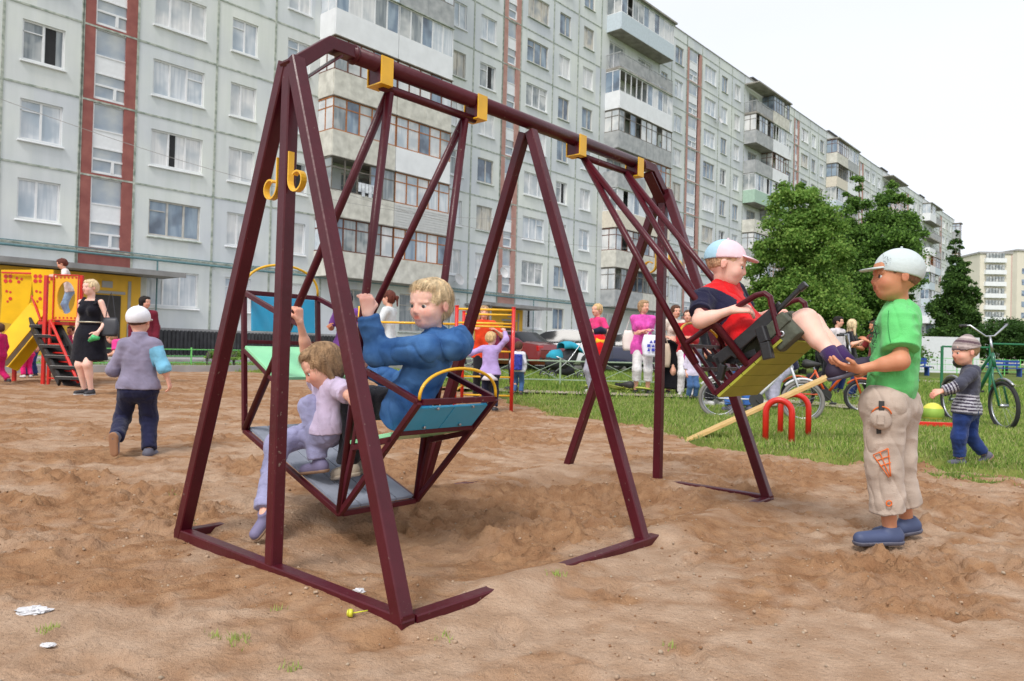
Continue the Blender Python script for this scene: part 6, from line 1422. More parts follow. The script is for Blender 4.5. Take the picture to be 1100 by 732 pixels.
    if cap_:   # what sticks out from under the headgear
        G.cut(HP(0, 0, .30), hu)
    V, Q = G.mesh()
    if len(Q):
        N = vnormals(V, Q); L_ = (V - hc) / hh; az_ = np.arctan2(L_ @ hr, L_ @ hf); r_ = n3(np.stack([az_ * 7, (L_ @ hu) * 2.2, L_ @ hf * 2], 1) + 11) - .5; r2 = n3(np.stack([az_ * 18, (L_ @ hu) * 4, L_ @ hf * 4], 1) + 21) - .5
        V = V + N * ((r_ * .07 + r2 * .035) * hh * (.15 if st_ == 'crop' else .45 if near else .9))[:, None]; npmesh('hair', V, Q, hm_, o)
        if near and st_ != 'crop':
            rr = np.random.default_rng(5); n_ = 2000; si = rr.integers(0, len(V), n_); P0 = V[si]; N0 = N[si]; L0 = (P0 - hc) / hh
            crown = HP(0, -.25, .45); fl_ = P0 - crown; fl_ = fl_ - N0 * (fl_ * N0).sum(1)[:, None]; fl_ /= np.linalg.norm(fl_, axis=1)[:, None] + 1e-9; fl_ = fl_ + rr.normal(0, .12, (n_, 3)); fl_ -= hu * .15; sl = hh * rr.uniform(.08, .2, n_)[:, None]; sd = np.cross(fl_, N0); sd /= np.linalg.norm(sd, axis=1)[:, None] + 1e-9; wd = hh * .0045
            keep = ~((L0 @ hf > .2) & (L0 @ hu < .18)); m1 = P0 + fl_ * sl * .5 + N0 * hh * .012; e1 = P0 + fl_ * sl + N0 * hh * rr.uniform(-.02, .008, n_)[:, None]
            VV_ = np.stack([P0 - sd * wd, P0 + sd * wd, m1 + sd * wd * .8, m1 - sd * wd * .8, e1 + sd * wd * .2, e1 - sd * wd * .2], 1)[keep]; k_ = len(VV_); i6 = np.arange(k_)[:, None] * 6; npmesh('loose_hair', VV_.reshape(-1, 3), np.concatenate([i6 + np.array([[0, 1, 2, 3]]), i6 + np.array([[3, 2, 4, 5]])]), hm_, o)
    if cap_:
        kind, m = cap_[0], cap_[1]; G = Field(hc - hh * 1.1, hc + hh * 1.2, hv_ * .8)
        if kind == 'cap':
            zc = cap_[2] if len(cap_) > 2 else .16; tl = unit(hu + hf * -.16)
            G.ell(HP(0, -.05, .14), nv((.415, .475, .425)) * hh, HX, k=0, cuts=[(HP(0, .1, zc - .02), -tl)])
            V, Q = G.mesh(); vd = Field(hc - hh * 1.1, hc + hh * 1.3, hv_ * .6); vd.ell(HP(0, .40, zc + .04), nv((.31, .32, .10)) * hh, HX, k=0, cuts=[(HP(0, .44, zc + .075), unit(hu + hf * .2)), (HP(0, .44, zc + .035), -unit(hu + hf * .2)), (HP(0, .34, zc), -hf)])
            mats = cap_[3] if len(cap_) > 3 else None
            if mats:
                def ci(V, Q): c = V[Q].mean(1) - hc; a = np.arctan2(c @ hr, c @ hf); return (np.floor((a + 9.42) / (math.pi / 3)).astype(int) % len(mats))
                npmesh('cap', V, Q, mats, o, midx=ci(V, Q))
            else: npmesh('cap', V, Q, m, o)
            V, Q = vd.mesh(); npmesh('visor', V, Q, cap_[4] if len(cap_) > 4 else m, o)
            b = MB(); b.lathe([(.0, .03), (.02, .025), (.026, .0)], HP(0, -.06, .575), hr * hh, hf * hh, hu * hh, 10); b.build('cap_button', m, o, smooth=True)
        else:
            G.ell(HP(0, -.05, .12), nv((.43, .485, .46)) * hh, HX, k=0, cuts=[(HP(0, .2, .06), -unit(hu - hf * -.18))])
            G.ell(HP(0, -.10, .50), nv((.16, .18, .14)) * hh, HX, k=.1 * hh)
            V, Q = G.mesh(); mats = cap_[2] if len(cap_) > 2 else [m]
            if len(mats) > 1:
                lz = ((V[Q].mean(1) - hc) @ unit(hu - hf * .2)) / hh; npmesh('knitted_hat', V, Q, mats, o, midx=(np.floor((lz + 2) / .085).astype(int) % len(mats)))
            else: npmesh('knitted_hat', V, Q, m, o)
    return o
def footup(t_, f): z = nv((0, 0, 1)); return unit(z - t_ * (z @ t_)) if abs(z @ t_) < .8 else unit(f - t_ * (f @ t_))
def part_to(o, name, mb, m, smooth=True): return mb.build(name, m, o, smooth=smooth)
def PV(px, py, v):
    r_ = ray(px, py); oo = nv((0, 0, CAM_H)); t = (v - VV @ (oo - fr_c)) / (VV @ r_); return oo + r_ * t
def jd(**k):
    J = dict(k); J.setdefault('adult', False); J['hc'] = (J['hL'] + J['hR']) / 2; J['spine'] = unit((J['sL'] + J['sR']) / 2 - J['hc']); return J
Fb = fabric
# ---------------- boy in the blue jacket, on the near gondola's right seat
J = jd(H=1.16, hL=PV(437, 438, -.68), hR=PV(442, 432, -.55), sL=PV(457, 376, -.735), sR=PV(482, 368, -.50), eL=PV(405, 379, -.80), wL=PV(395, 338, -.845), eR=PV(432, 412, -.44), wR=PV(398, 398, -.435),
       kL=PV(381, 432, -.70), kR=PV(386, 428, -.545), aL=PV(374, 500, -.70), aR=PV(389, 497, -.55), neck=PV(470, 362, -.62), head=PV(463, 327, -.65), hh=.198, f=unit(-UU * .9 - VV * .35), hf=unit(nv((-.60, -.80, -.05))), hu=nv((.04, 0, 1)), tL=unit(-UU + nv((0, 0, -.25))), tR=unit(-UU + nv((0, 0, -.25))))
JB = J
DEN = mat('denim_jacket', srgb((46, 84, 136)), .9, var=.3, scale=9, col2=srgb((80, 124, 176)), detail=9, bump=.2, bscale=220, spec=.15)
person('blond boy in a blue denim jacket sitting on the near swing, holding its bar', J, dict(hair=('short', HPL), skin=SKINP, top=(DEN, 1.93, .035, .016), topname='jacket', hood=2, collar=True, fold=.013, foldfr=9, bottom=('trousers', Fb('black_trousers', (34, 34, 40)), 1.95), shoe=SHB, sole=SHB,
       handL=dict(d=nv((-.05, -.1, 1)), n=nv((-.5, .8, 0)), curl=1.15), handR=dict(d=nv((-.6, .3, .2)), n=nv((0, 0, -1)), curl=.9)), .0042, ground=PV(420, 520, -.62))
# ---------------- girl in lilac, crouching at the near side
J = jd(H=1.0, hL=PV(350, 462, -.78), hR=PV(357, 458, -.66), sL=PV(366, 418, -.80), sR=PV(341, 411, -.66), eR=PV(330, 378, -.76), wR=PV(322, 346, -.83), eL=PV(382, 430, -.84), wL=PV(386, 402, -.83),
       kL=PV(334, 437, -.80), kR=PV(298, 478, -.93), aL=PV(342, 497, -.79), aR=PV(284, 552, -1.06), neck=PV(353, 408, -.735), head=PV(347, 393, -.78), hh=.192, f=unit(nv((-.85, -.45, 0))), hf=unit(nv((-.86, -.30, -.50))), hu=nv((-.35, 0, .9)), tL=unit(-UU + nv((0, -.3, -.15))), tR=unit(nv((-.35, -.5, -.6))))
person('small girl in pale lilac crouching on the near swing footboard, one leg hanging outside', J, dict(hair=('bob', HLB), skin=SKIN, top=(Fb('pale_lilac', (204, 188, 214)), .5, .01), bottom=('trousers', Fb('lilac_grey', (152, 152, 186)), 1.93, .012), shoe=mat('shoe_lilac', srgb((120, 114, 146)), .7, var=.1),
       handR=dict(d=nv((-.1, -.1, 1)), n=nv((-.75, .4, 0)), curl=1.15), handL=dict(d=nv((-.1, 0, 1)), n=nv((-.4, .6, 0)), curl=1.1)), .0042, ground=PV(330, 520, -.74))
# ---------------- boy in red on the high swing
J = jd(H=1.22, hR=PV(805, 370, .56), hL=PV(808, 364, .70), sR=PV(755, 322, .50), sL=PV(788, 314, .77), eR=PV(751, 345, .40), wR=PV(787, 333, .42), eL=PV(806, 346, .86), wL=PV(828, 336, .76),
       kR=PV(866, 344, .55), kL=PV(872, 348, .73), aR=PV(900, 392, .50), aL=PV(912, 390, .66), neck=PV(772, 307, .635), head=PV(780, 284, .63), hh=.204, f=unit(UU), hf=unit(nv((.93, -.32, -.16))), hu=nv((.05, 0, 1)), tR=unit(nv((.93, -.05, .34))), tL=unit(nv((.95, .0, .34))))
RED = Fb('red_jersey', (206, 24, 30)); NVY = Fb('navy', (34, 34, 58)); JR = J
def ridx(V, Q):
    c = V[Q].mean(1); m = np.zeros(len(Q), int)
    for s_ in 'LR':
        a, b_ = JR['s' + s_], JR['e' + s_]; ax = unit(unit(b_ - a) * .5 + unit(b_ - JR['neck']) * .8); m[((c - (a + (JR['neck'] - a) * .18)) @ ax > -.01) & (np.linalg.norm(c - a, axis=1) < .15)] = 1
    m[np.linalg.norm(c - JR['neck'], axis=1) < .052] = 1; return m
SHC = [mat('cap_blue', srgb((172, 212, 232)), .8, bump=.2), mat('cap_pink', srgb((238, 206, 216)), .8, bump=.2), mat('cap_pink2', srgb((236, 200, 212)), .8, bump=.2)]
pr_ = person('boy in a red and navy jersey and pink cap, leaning back on the high swing', J, dict(hair=('crop', hairm('sandy_crop', (206, 164, 130))), skin=SKINP, top=(RED, .62, .04, .013), topmats=[RED, NVY], topidx=ridx, topname='jersey', bottom=('trousers', Fb('camo_shorts', (72, 74, 62), var=.3, scale=22), .86, .012, 'shorts'), shoe=mat('shoe_navy', srgb((44, 34, 56)), .7, var=.15), sole=SHG,
       cap=('cap', SHC[1], .14, [SHC[0], SHC[2], SHC[1], SHC[1], SHC[1], SHC[0]], SHC[1]), handR=dict(d=unit(nv((.9, -.1, .12))), n=nv((.1, .6, -.8)), curl=.8), handL=dict(d=nv((.9, -.3, .1)), n=nv((0, 0, -1)), curl=.9)), .0046, ground=PV(806, 372, .63))
b = MB()
for s_ in 'LR':
    a, k_ = J['a' + s_], J['k' + s_]; d = unit(k_ - a); b.tube([a - d * .012, a + d * .03, a + d * .075], [.032, .031, .036], 16)
part_to(pr_, 'socks', b, Fb('purple_sock', (66, 44, 92)))
b = MB()
for s_ in 'LR':
    a, t_ = J['a' + s_], J['t' + s_]; sd_ = unit(np.cross(t_, nv((0, 0, 1))))
    for k in range(3):
        for q in (-1, 1): p_ = a + t_ * (.02 + k * .018) - nv((0, 0, .018)) + sd_ * q * .034; b.obox(p_, unit(t_ + nv((0, 0, .4))), sd_, unit(np.cross(t_, sd_)), .0035, .0015, .016)
part_to(pr_, 'shoe_stripes', b, SHW, False)
# white piping on the raglan seam
# toy rifle across his lap
GUNM = mat('black_toy_plastic', (.018, .018, .02), .35, var=.2, scale=20, bump=.1, coat=.1)
PG = lambda px, py, v=.425: PV(px, py, v)
o = thing('toy_rifle', 'black toy rifle lying across the lap of the boy in red', 'toy gun', PG(815, 365))
def gb(name, pts, w_, h_, m=GUNM):
    b = MB()
    for p0, p1 in zip(pts[:-1], pts[1:]): b.bar(PG(*p0), PG(*p1), w_, h_, up=(0, 0, 1), ch=.004)
    return b.build(name, m, o, bevel=.003)
gb('receiver', [(792, 372, .46), (833, 337, .46)], .035, .055); gb('barrel', [(833, 336, .46), (862, 308, .46)], .018, .020); gb('muzzle', [(859, 311, .46), (866, 305, .46)], .026, .028)
gb('top_rail', [(812, 348, .46), (838, 326, .46)], .018, .022); gb('stock', [(794, 370, .46), (769, 389, .46)], .03, .052); gb('butt_plate', [(771, 384, .46), (776, 398, .46)], .03, .028)
gb('magazine', [(817, 352, .405), (822, 368, .40), (826, 386, .40)], .034, .044); gb('grip', [(800, 366, .46), (789, 384, .46)], .03, .036); gb('foregrip', [(777, 392, .44), (773, 408, .44)], .028, .03)
gb('sling_strap', [(760, 385, .5), (790, 388, .47), (812, 378, .45)], .006, .03)
b = MB(); PCH = mat('olive_canvas', srgb((78, 82, 70)), .85, var=.2, scale=30, bump=.3); c = PG(841, 357, .47); dr = unit(PG(851, 348, .47) - PG(832, 366, .47)); nr = unit(np.cross(dr, VV))
b.obox(c, dr, VV, nr, .062, .035, .06, ch=.012); o = b.build('pouch', PCH, None, bevel=.008); tag(o, 'olive grey canvas pouch with a metal eyelet on the thigh of the boy in red', 'pouch')
b = MB(); b.lathe([(.006, .0), (.007, .004), (.013, .004), (.014, .0)], c - VV * .036 + nr * -.012, dr, nr, -VV, 16); b.build('eyelet', STEEL, o, smooth=True)
b = MB(); b.obox(c - VV * .030 + nr * .03, dr, VV, nr, .065, .012, .026, ch=.004); b.build('flap', PCH, o, bevel=.004)

# ---------------- pushing boy in green
Y = 3.08; A = lambda px, py, y=Y: at(px, py, y)
J = jd(H=1.24, hL=A(950, 436, 3.03), hR=A(964, 436, 3.17), sL=A(966, 346, 2.99), sR=A(963, 344, 3.24), eL=A(968, 388, 2.92), wL=A(922, 397, 2.98), eR=A(948, 388, 3.36), wR=A(922, 402, 3.40), kL=A(950, 500, 3.03), kR=A(964, 496, 3.17), aL=A(956, 570, 3.04), aR=A(974, 560, 3.20),
       neck=A(968, 330, 3.11), head=A(963, 297, 3.10), hh=.208, f=unit(nv((-1, .12, 0))), hf=unit(nv((-.98, .12, .05))), hu=nv((.03, 0, 1)), tL=unit(nv((-.97, -.22, -.0))), tR=unit(nv((.85, .35, -.1)) * -1))
J['tR'] = unit(nv((-.97, -.1, -.18)))
GRN = Fb('bright_green', (102, 200, 116), var=.08); BEI = Fb('beige_cotton', (190, 174, 160), var=.14, scale=8)
JG = J
pg_ = person('boy in a bright green t-shirt and grey cap pushing the high swing', J, dict(hair=('crop', hairm('brown_crop', (128, 88, 66))), skin=SKINT, wt=1.05, shoelen=1.4, top=(GRN, .72, -.008, .024), topname='t_shirt', fold=.009, bottom=('trousers', BEI, 1.70, .019, 'capri_trousers'), shoe=mat('clog_blue', srgb((72, 84, 118)), .6, var=.15), sole=SHG,
       cap=('cap', mat('cap_grey', srgb((196, 208, 208)), .8, var=.06, bump=.25), .06), handL=dict(d=unit(nv((-.97, .05, .08))), n=nv((0, .5, 1)), curl=.42), handR=dict(d=nv((-.9, 0, .3)), n=nv((0, 0, 1)), curl=.5)), .0042)
ORG = mat('orange_trim', srgb((226, 112, 44)), .8); b = MB()
def ontr(px, py, y=2.93): return A(px, py, y)
def near_surface(ob_name, root, px, py, off=.003):
    """first point of a part of this thing along a pixel's ray"""
    for ch in KIDS(root):
        if ch.name.split('.')[0] == ob_name:
            V = np.empty(len(ch.data.vertices) * 3, np.float32); ch.data.vertices.foreach_get('co', V); V = V.reshape(-1, 3) + np.array(root.location)
            r_ = unit(ray(px, py)); o_ = nv((0, 0, CAM_H)); w_ = V - o_; t = w_ @ r_; d = np.linalg.norm(w_ - t[:, None] * r_, axis=1); k = d < .012
            if k.any(): return o_ + r_ * (t[k].min() - off)
    return A(px, py)
NS = lambda px, py, n='capri_trousers', off=.004: near_surface(n, pg_, px, py, off)
for q in (((938, 489), (954, 482)), ((938, 489), (955, 513)), ((945, 486), (956, 512)), ((954, 482), (957, 512)), ((941, 495), (956, 490)), ((945, 501), (957, 497))):
    P_ = [NS(q[0][0] + (q[1][0] - q[0][0]) * t, q[0][1] + (q[1][1] - q[0][1]) * t) for t in np.linspace(0, 1, 7)]; b.tube(P_, .0022, 5)
part_to(pg_, 'orange_stitching', b, ORG); b = MB(); P_ = [NS(947 + 11 * math.cos(t), 447 - 10 * math.sin(t)) for t in np.linspace(.2, 2.9, 10)]; b.tube(P_, .0030, 5); part_to(pg_, 'pocket_piping', b, ORG); b = MB()
b.tube([NS(955 + 3 * math.cos(t), 541 + 3 * math.sin(t), off=.007) for t in np.linspace(0, 6.28, 9)], .003, 5)
part_to(pg_, 'toggle', b, ORG)
b = MB(); b.bar(NS(947, 431), NS(947, 441), .022, .006, up=nv((0, 1, 0))); b.bar(NS(944, 458), NS(944, 466), .018, .006, up=nv((0, 1, 0))); part_to(pg_, 'black_strap', b, TRIM, False)
b = MB(); c = NS(948, 451, off=.004); b.lathe([(0, .010), (.028, .009), (.040, .002), (.042, -.02)], c, (1, 0, 0), (0, 0, 1), (0, -1, 0), 18); part_to(pg_, 'pocket', b, BEI)
b = MB(); c = NS(946, 451, off=.022); b.obox(c, (1, 0, 0), (0, 1, 0), (0, 0, 1), .014, .007, .018, ch=.004); part_to(pg_, 'pocket_flap', b, BEI, False)
# dark print on the chest and cap emblem
b = MB(); TSN = lambda px, py: near_surface('t_shirt', pg_, px, py, .003)
rr = np.random.default_rng(8)
for k in range(46):
    px, py = 938 + rr.normal(0, 1.9), 356 + rr.normal(0, 7); p_ = TSN(px, py); q_ = TSN(px + rr.normal(0, 1.4), py + rr.normal(0, 2.4)); b.tube([p_, q_], .0018, 4)
part_to(pg_, 'chest_print', b, mat('print_dark', srgb((58, 82, 66)), .8))
b = MB(); CPN = lambda px, py: near_surface('cap', pg_, px, py, .002)
for k in range(14): px, py = 952 + rr.normal(0, 2.4), 279 + rr.normal(0, 2.6); b.tube([CPN(px, py), CPN(px + rr.normal(0, 1.4), py + rr.normal(0, 1.4))], .0012, 4)
part_to(pg_, 'cap_embroidery', b, mat('thread_grey', srgb((150, 162, 166)), .8))
b = MB(); 
P_ = [TSN(955 + (957 - 955) * t - 2 * math.sin(t * 3), 330 + 38 * t) for t in np.linspace(.1, 1, 8)]; b.tube(P_, .0012, 5); part_to(pg_, 'seam', b, mat('seam_dark', srgb((36, 120, 56)), .9))

# ---------------- toddler in stripes
Y = 5.44; A = lambda px, py, y=5.44: at(px, py, y)
J = jd(H=1.0, hL=A(1035, 441, 5.36), hR=A(1042, 441, 5.52), sL=A(1043, 402, 5.32), sR=A(1041, 401, 5.56), eL=A(1030, 414, 5.28), wL=A(1012, 420, 5.30), eR=A(1030, 418, 5.62), wR=A(1012, 421, 5.6), kL=A(1030, 470, 5.36), kR=A(1042, 468, 5.5), aL=A(1031, 494, 5.38), aR=A(1058, 489, 5.5),
       neck=A(1041, 397), head=A(1037, 378), hh=.2, f=unit(nv((-1, -.05, 0))), hf=unit(nv((-1, .0, -.05))), hu=nv((0, 0, 1)), tL=unit(nv((-.98, -.2, 0))), tR=unit(nv((-.72, 0, -.62))))
GJ = Fb('charcoal_jacket', (70, 72, 86)); GS = Fb('pale_stripe', (176, 176, 184)); GS2 = Fb('dark_stripe', (64, 58, 74)); JT = J
def tidx(V, Q):
    c = V[Q].mean(1); z_ = (c - JT['hc']) @ JT['spine']; st = (z_ < .115); fa = np.zeros(len(Q), bool)
    for s_ in 'LR': e, w_ = JT['e' + s_], JT['w' + s_]; d = unit(w_ - e); t = (c - e) @ d; pr = np.linalg.norm(c - e - t[:, None] * d, axis=1); fa |= (t > .02) & (pr < .06)
    band = np.where(fa, np.floor(((c - JT['eL']) @ unit(JT['wL'] - JT['eL']) + 1) / .011), np.floor((z_ + 1) / .0115)).astype(int) % 2
    return np.where((st & (z_ > -.01)) | fa, 1 + band, 0)
HT = [Fb('hat_taupe', (150, 136, 134)), Fb('hat_pale', (190, 176, 172)), Fb('hat_taupe', (150, 136, 134)), Fb('hat_dark', (96, 76, 84))]
person('toddler in a charcoal jacket with striped hem and striped knitted hat, walking left', J, dict(hair=('crop', HLB), skin=SKIN, top=(GJ, 1.92, .03, .016), topname='jacket', topmats=[GJ, GS, GS2], topidx=tidx, hood=True, collar=True, bottom=('trousers', Fb('dark_jeans', (38, 58, 112), var=.25), 1.85, .012), shoe=SHG, sole=SOLE, cap=('hat', HT[0], HT),
       handL=dict(curl=.6), handR=dict(curl=.6)), .0062)
# ---------------- boy running away
J = jd(H=1.08, hL=A(140, 417, 5.0), hR=A(157, 418, 5.02), sL=A(135, 371, 5.0), sR=A(166, 371, 5.03), eL=A(121, 398, 5.0), wL=A(131, 405, 5.14), eR=A(176, 395, 5.0), wR=A(180, 407, 5.02), kL=A(131, 450, 5.10), kR=A(160, 450, 5.12), aL=A(125, 471, 4.84), aR=A(160, 484, 5.02),
       neck=A(150, 362, 5.02), head=A(149, 345, 5.04), hh=.182, f=unit(nv((-.05, 1, 0))), hf=unit(nv((-.02, 1, .0))), hu=nv((0, .0, 1)), tL=unit(nv((0, .18, -1))), tR=unit(nv((0, 1, -.05))))
GRV = Fb('grey_lilac_fleece', (136, 130, 152)); LBS = Fb('light_blue_sleeve', (118, 180, 208)); JN = J
def nidx(V, Q):
    c = V[Q].mean(1); a, e = JN['sR'], JN['eR']; t = (c - a) @ unit(e - a); pr = np.linalg.norm(c - a - t[:, None] * unit(e - a), axis=1); w_ = JN['wR']; return (((t > .03) & (pr < .058)) | (np.linalg.norm(c - e, axis=1) < .06)).astype(int)
person('boy in a grey fleece, dark trousers and white cap running away across the sand', J, dict(hair=('crop', HBR), skin=SKIN, top=(GRV, 1.35, .005, .013), topname='fleece', topmats=[GRV, LBS], topidx=nidx, collar=True, bottom=('trousers', Fb('navy_track', (36, 38, 66)), 1.95, .013), shoe=SHG, sole=mat('tan_sole', srgb((160, 118, 88)), .8), cap=('cap', mat('cap_white', srgb((226, 226, 232)), .8, bump=.2), .02), handR=dict(curl=.7)), .0058)

# ================================================================== BACKGROUND PEOPLE
def G_(px, Y): p = at(px, 380, Y); return nv((p[0], p[1], 0))
DN, UP_, LF, RT = R(-90), R(90), R(180), 0
def gz(p):
    if -22 < p[0] < 14 and -3 < p[1] < 26:
        s_ = lawn_sd(np.array([p[0]]), np.array([p[1]]))[0]; h = sand_h(np.array([p[0]]), np.array([p[1]]))[0]; return float(h * np.clip(1 - s_ * .5, .25, 1) + np.clip(s_ * .06, -.05, .035)) if s_ > 0 else float(h)
    return 0.
def std(label, px, Y, H, yaw, spec, adult=True, vox=None, zoff=0, **kw):
    b = G_(px, Y); b[2] = gz(b) + zoff; J = rig(b, yaw, H, adult, **kw); return person(label, J, spec, vox or max(.0085, Y * .00075), ground=b), J
def bag(label, name, c, w_, h, d, m, handle=None, cols=None, rz=0):
    o = thing(name, label, 'bag', c, rz); b = MB(); V = []; rr = np.random.default_rng(int(abs(c[0]) * 100)); n = 7
    for i in range(n + 1):
        t = i / n; ww = w_ / 2 * (.82 + .25 * math.sin(math.pi * (1 - t) * .9)); dd = d / 2 * (1 - t) ** .6 + .006
        for k in range(12): a = 2 * math.pi * k / 12; q = 1 + .08 * (rr.random() - .5); V.append((math.copysign(abs(math.cos(a)) ** .6, math.cos(a)) * ww * q, math.copysign(abs(math.sin(a)) ** .6, math.sin(a)) * dd * q, -h + h * t))
    b.add(V, [(i * 12 + k, i * 12 + (k + 1) % 12, (i + 1) * 12 + (k + 1) % 12, (i + 1) * 12 + k) for i in range(n) for k in range(12)] + [tuple(range(12))[::-1], tuple(range(12 * n, 12 * n + 12))])
    bo = b.build('bag_body', m, o, smooth=True, local=True)
    if handle: b = MB(); b.tube([(-w_ * .3, 0, -.01), (-w_ * .12, 0, handle * .8), (0, 0, handle), (w_ * .12, 0, handle * .8), (w_ * .3, 0, -.01)], .006, 6); b.build('handle', m, o, local=True)
    return o
# woman in the black dress
o, J = std('blond woman in a short black sleeveless dress with a shoulder bag beside the slide', 96, 10.3, 1.60, R(-100), dict(hair=('short', HPL), skin=SKINP, bottom=('dress', Fb('black_dress', (20, 20, 30)), .20, .125), wt=1.12, bust=1, shoe=SHD, sole=SHW, handL=dict(curl=.9)), look=R(18), wide=.85, arms=((-.06, .12, -.42), (.05, .02, -.45)), legs=((-.0, .03, .06), (.0, -.02, .06)))
b = MB(); hm = J['hc'] + J['spine'] * .20; ts = np.linspace(0, 2 * math.pi, 25)[:-1]; rt = unit(J['sR'] - J['sL']); b.tube([hm + rt * math.cos(t) * .165 + J['f'] * math.sin(t) * .120 for t in ts], .011, 6, closed=True); part_to(o, 'belt', b, mat('belt_silver', (.5, .46, .36), .4, metal=.5))
b = MB()
for s_ in 'LR': b.bar(J['s' + s_] * .72 + J['neck'] * .28 + J['f'] * .075 - nv((0, 0, .05)), J['s' + s_] * .62 + J['neck'] * .38 + nv((0, 0, .045)), .05, .01, up=J['f'])
part_to(o, 'straps', b, Fb('black_dress', (20, 20, 30)), False)
bag('dark leather shoulder bag hanging at the side of the woman in the black dress', 'shoulder_bag', J['wL'] * .45 + J['sL'] * .55 + nv((.14, .02, -.02)), .22, .26, .11, mat('dark_leather', (.03, .032, .04), .45, var=.2), .34)
b = MB(); c = J['wL'] + nv((-.01, -.06, -.10)); b.tube([c + nv((-.07, 0, -.02)), c + nv((.0, -.02, .03)), c + nv((.07, 0, .02))], [.02, .045, .02], 10); tag(b.build('green_toy', mat('green_cloth', srgb((70, 180, 110)), .6, var=.3, scale=30), smooth=True), 'small green object in the hand of the woman in the black dress', 'toy')
# child on top of the slide
zp = at(70, 346, 12.4)[2] + .04
std('small fair-haired child in a white top and light jeans standing on the slide tower', 73, 12.78, 1.08, R(-150), dict(hair=('short', HRD), top=(Fb('white_orange', (226, 214, 210)), 1.2, .03), bottom=('trousers', Fb('light_jeans', (140, 170, 204)), 1.95), shoe=SHW), adult=False, zoff=zp, lean=.25, look=R(10), nod=.3, arms=((-.05, .16, -.10), (.05, .16, -.10)))
std('child in pink with a white hat stooping under the slide', 30, 14.0, .92, R(150), dict(hair=('crop', HB), top=(Fb('hot_pink', (222, 40, 120)), 1.9, .04), bottom=('trousers', Fb('hot_pink', (222, 40, 120)), 1.9, .014), shoe=SHW, cap=('hat', Fb('hat_lilac', (220, 206, 230)))), adult=False, lean=.5, nod=.3, arms=((0, .18, -.18), (0, .18, -.18)))
std('child in a pink jacket and flowered dress standing behind the red ladder', 76, 13.4, 1.02, R(-90), dict(hair=('short', HBR), top=(Fb('pink_jacket', (224, 90, 150), var=.3, scale=40), 1.9, .02), bottom=('skirt', Fb('flowered', (150, 170, 214), var=.5, scale=50), .26, .13), shoe=SHW), adult=False, arms=((-.03, .12, -.14), (.03, .12, -.14)))
std('child in magenta trousers at the left edge of the photo', -1, 12.0, 1.0, R(170), dict(hair=('short', HBR), top=(Fb('magenta', (196, 30, 100)), 1.9, .04), bottom=('trousers', Fb('magenta', (196, 30, 100)), 1.9, .014), shoe=SHD), adult=False, legs=((-.02, .12, .05), (.02, -.12, .08)))
std('dark-haired child looking out from behind the slide head', 35, 14.6, 1.25, R(-100), dict(hair=('bob', HDK), skin=SKIN, top=(Fb('grey_top', (150, 150, 160)), 1.9, .04), bottom=('trousers', Fb('dark_jeans', (38, 58, 112)), 1.9), shoe=SHD), adult=False, look=.2)
std('dark-haired woman in a maroon top behind the running boy', 154, 13.6, 1.60, R(-70), dict(hair=('bob', HDK), top=(Fb('maroon_top', (110, 34, 50)), 1.9, .06), bottom=('trousers', Fb('light_jeans', (140, 170, 204)), 1.95), shoe=SHD), look=R(-60))
std('girl in a pink top bending forwards to the left behind the running boy', 146, 12.6, 1.18, R(175), dict(hair=('short', HLB), top=(Fb('pink_top', (232, 70, 150)), .7, .02), bottom=('trousers', Fb('light_jeans', (140, 170, 204)), 1.9), shoe=SHW), adult=False, lean=1.0, nod=.3, hip=.52, arms=((0, .12, -.22), (0, .14, -.2)))
# pair behind the near swing
std('person in a purple t-shirt and dark cap behind the near swing', 371, 10.6, 1.55, R(-110), dict(hair=('short', HDK), skin=SKINT, top=(Fb('purple_tee', (112, 66, 140)), .8, .05), bottom=('trousers', Fb('dark_jeans', (38, 58, 112)), 1.9), shoe=SHD, cap=('cap', Fb('cap_dark', (34, 32, 48)), .1)), arms=((-.02, .16, -.22), (.02, .16, -.2)))
std('woman with reddish pony tail in a white cardigan behind the boy in the blue jacket', 417, 11.0, 1.60, R(170), dict(hair=('pony', HRD), skin=SKIN, top=(Fb('white_cardigan', (214, 220, 222)), 1.7, .08), bottom=('trousers', Fb('blue_jeans', (72, 104, 150)), 1.95), shoe=SHD, bust=1), arms=((-.06, .30, -.30), (.02, .28, -.32)))
# climbing frame group
o, J = std('little girl in a lilac jumper seen from behind, holding the climbing frame', 527, 9.25, 1.0, R(85), dict(hair=('short', HB), skin=SKINP, top=(Fb('lilac_jumper', (180, 158, 214)), 1.9, .02), bottom=('trousers', Fb('dark_navy', (34, 38, 60)), 1.9), shoe=SHD, handR=dict(curl=1.0), handL=dict(curl=1.0),
      extra=[('undershirt', lambda G: [G.cap(JJ['hc'] + (JJ['hL'] - JJ['hR']) * q, JJ['hc'] + (JJ['hL'] - JJ['hR']) * q * 1.1 - nv((0, 0, .075)), .098, .104, k=.03, cuts=[(JJ['hc'] - nv((0, 0, .085)), (0, 0, -1))]) for q in (-.4, 0, .4)], Fb('white_hem', (226, 224, 232)))]) if False else dict(hair=('short', HB), skin=SKINP, top=(Fb('lilac_jumper', (180, 158, 214)), 1.9, .02), bottom=('trousers', Fb('dark_navy', (34, 38, 60)), 1.9), shoe=SHD, handR=dict(curl=1.0), handL=dict(curl=1.0)), adult=False, look=R(25), arms=((-.20, .10, -.06), (.07, .06, .22)))
b = MB(); c = J['hc']; b.lathe([(.088, .0), (.098, -.05), (.104, -.085), (.10, -.085)], c + nv((0, 0, .0)), (1, 0, 0), (0, .9, 0), (0, 0, 1), 20); part_to(o, 'undershirt', b, Fb('white_hem', (226, 224, 232)))
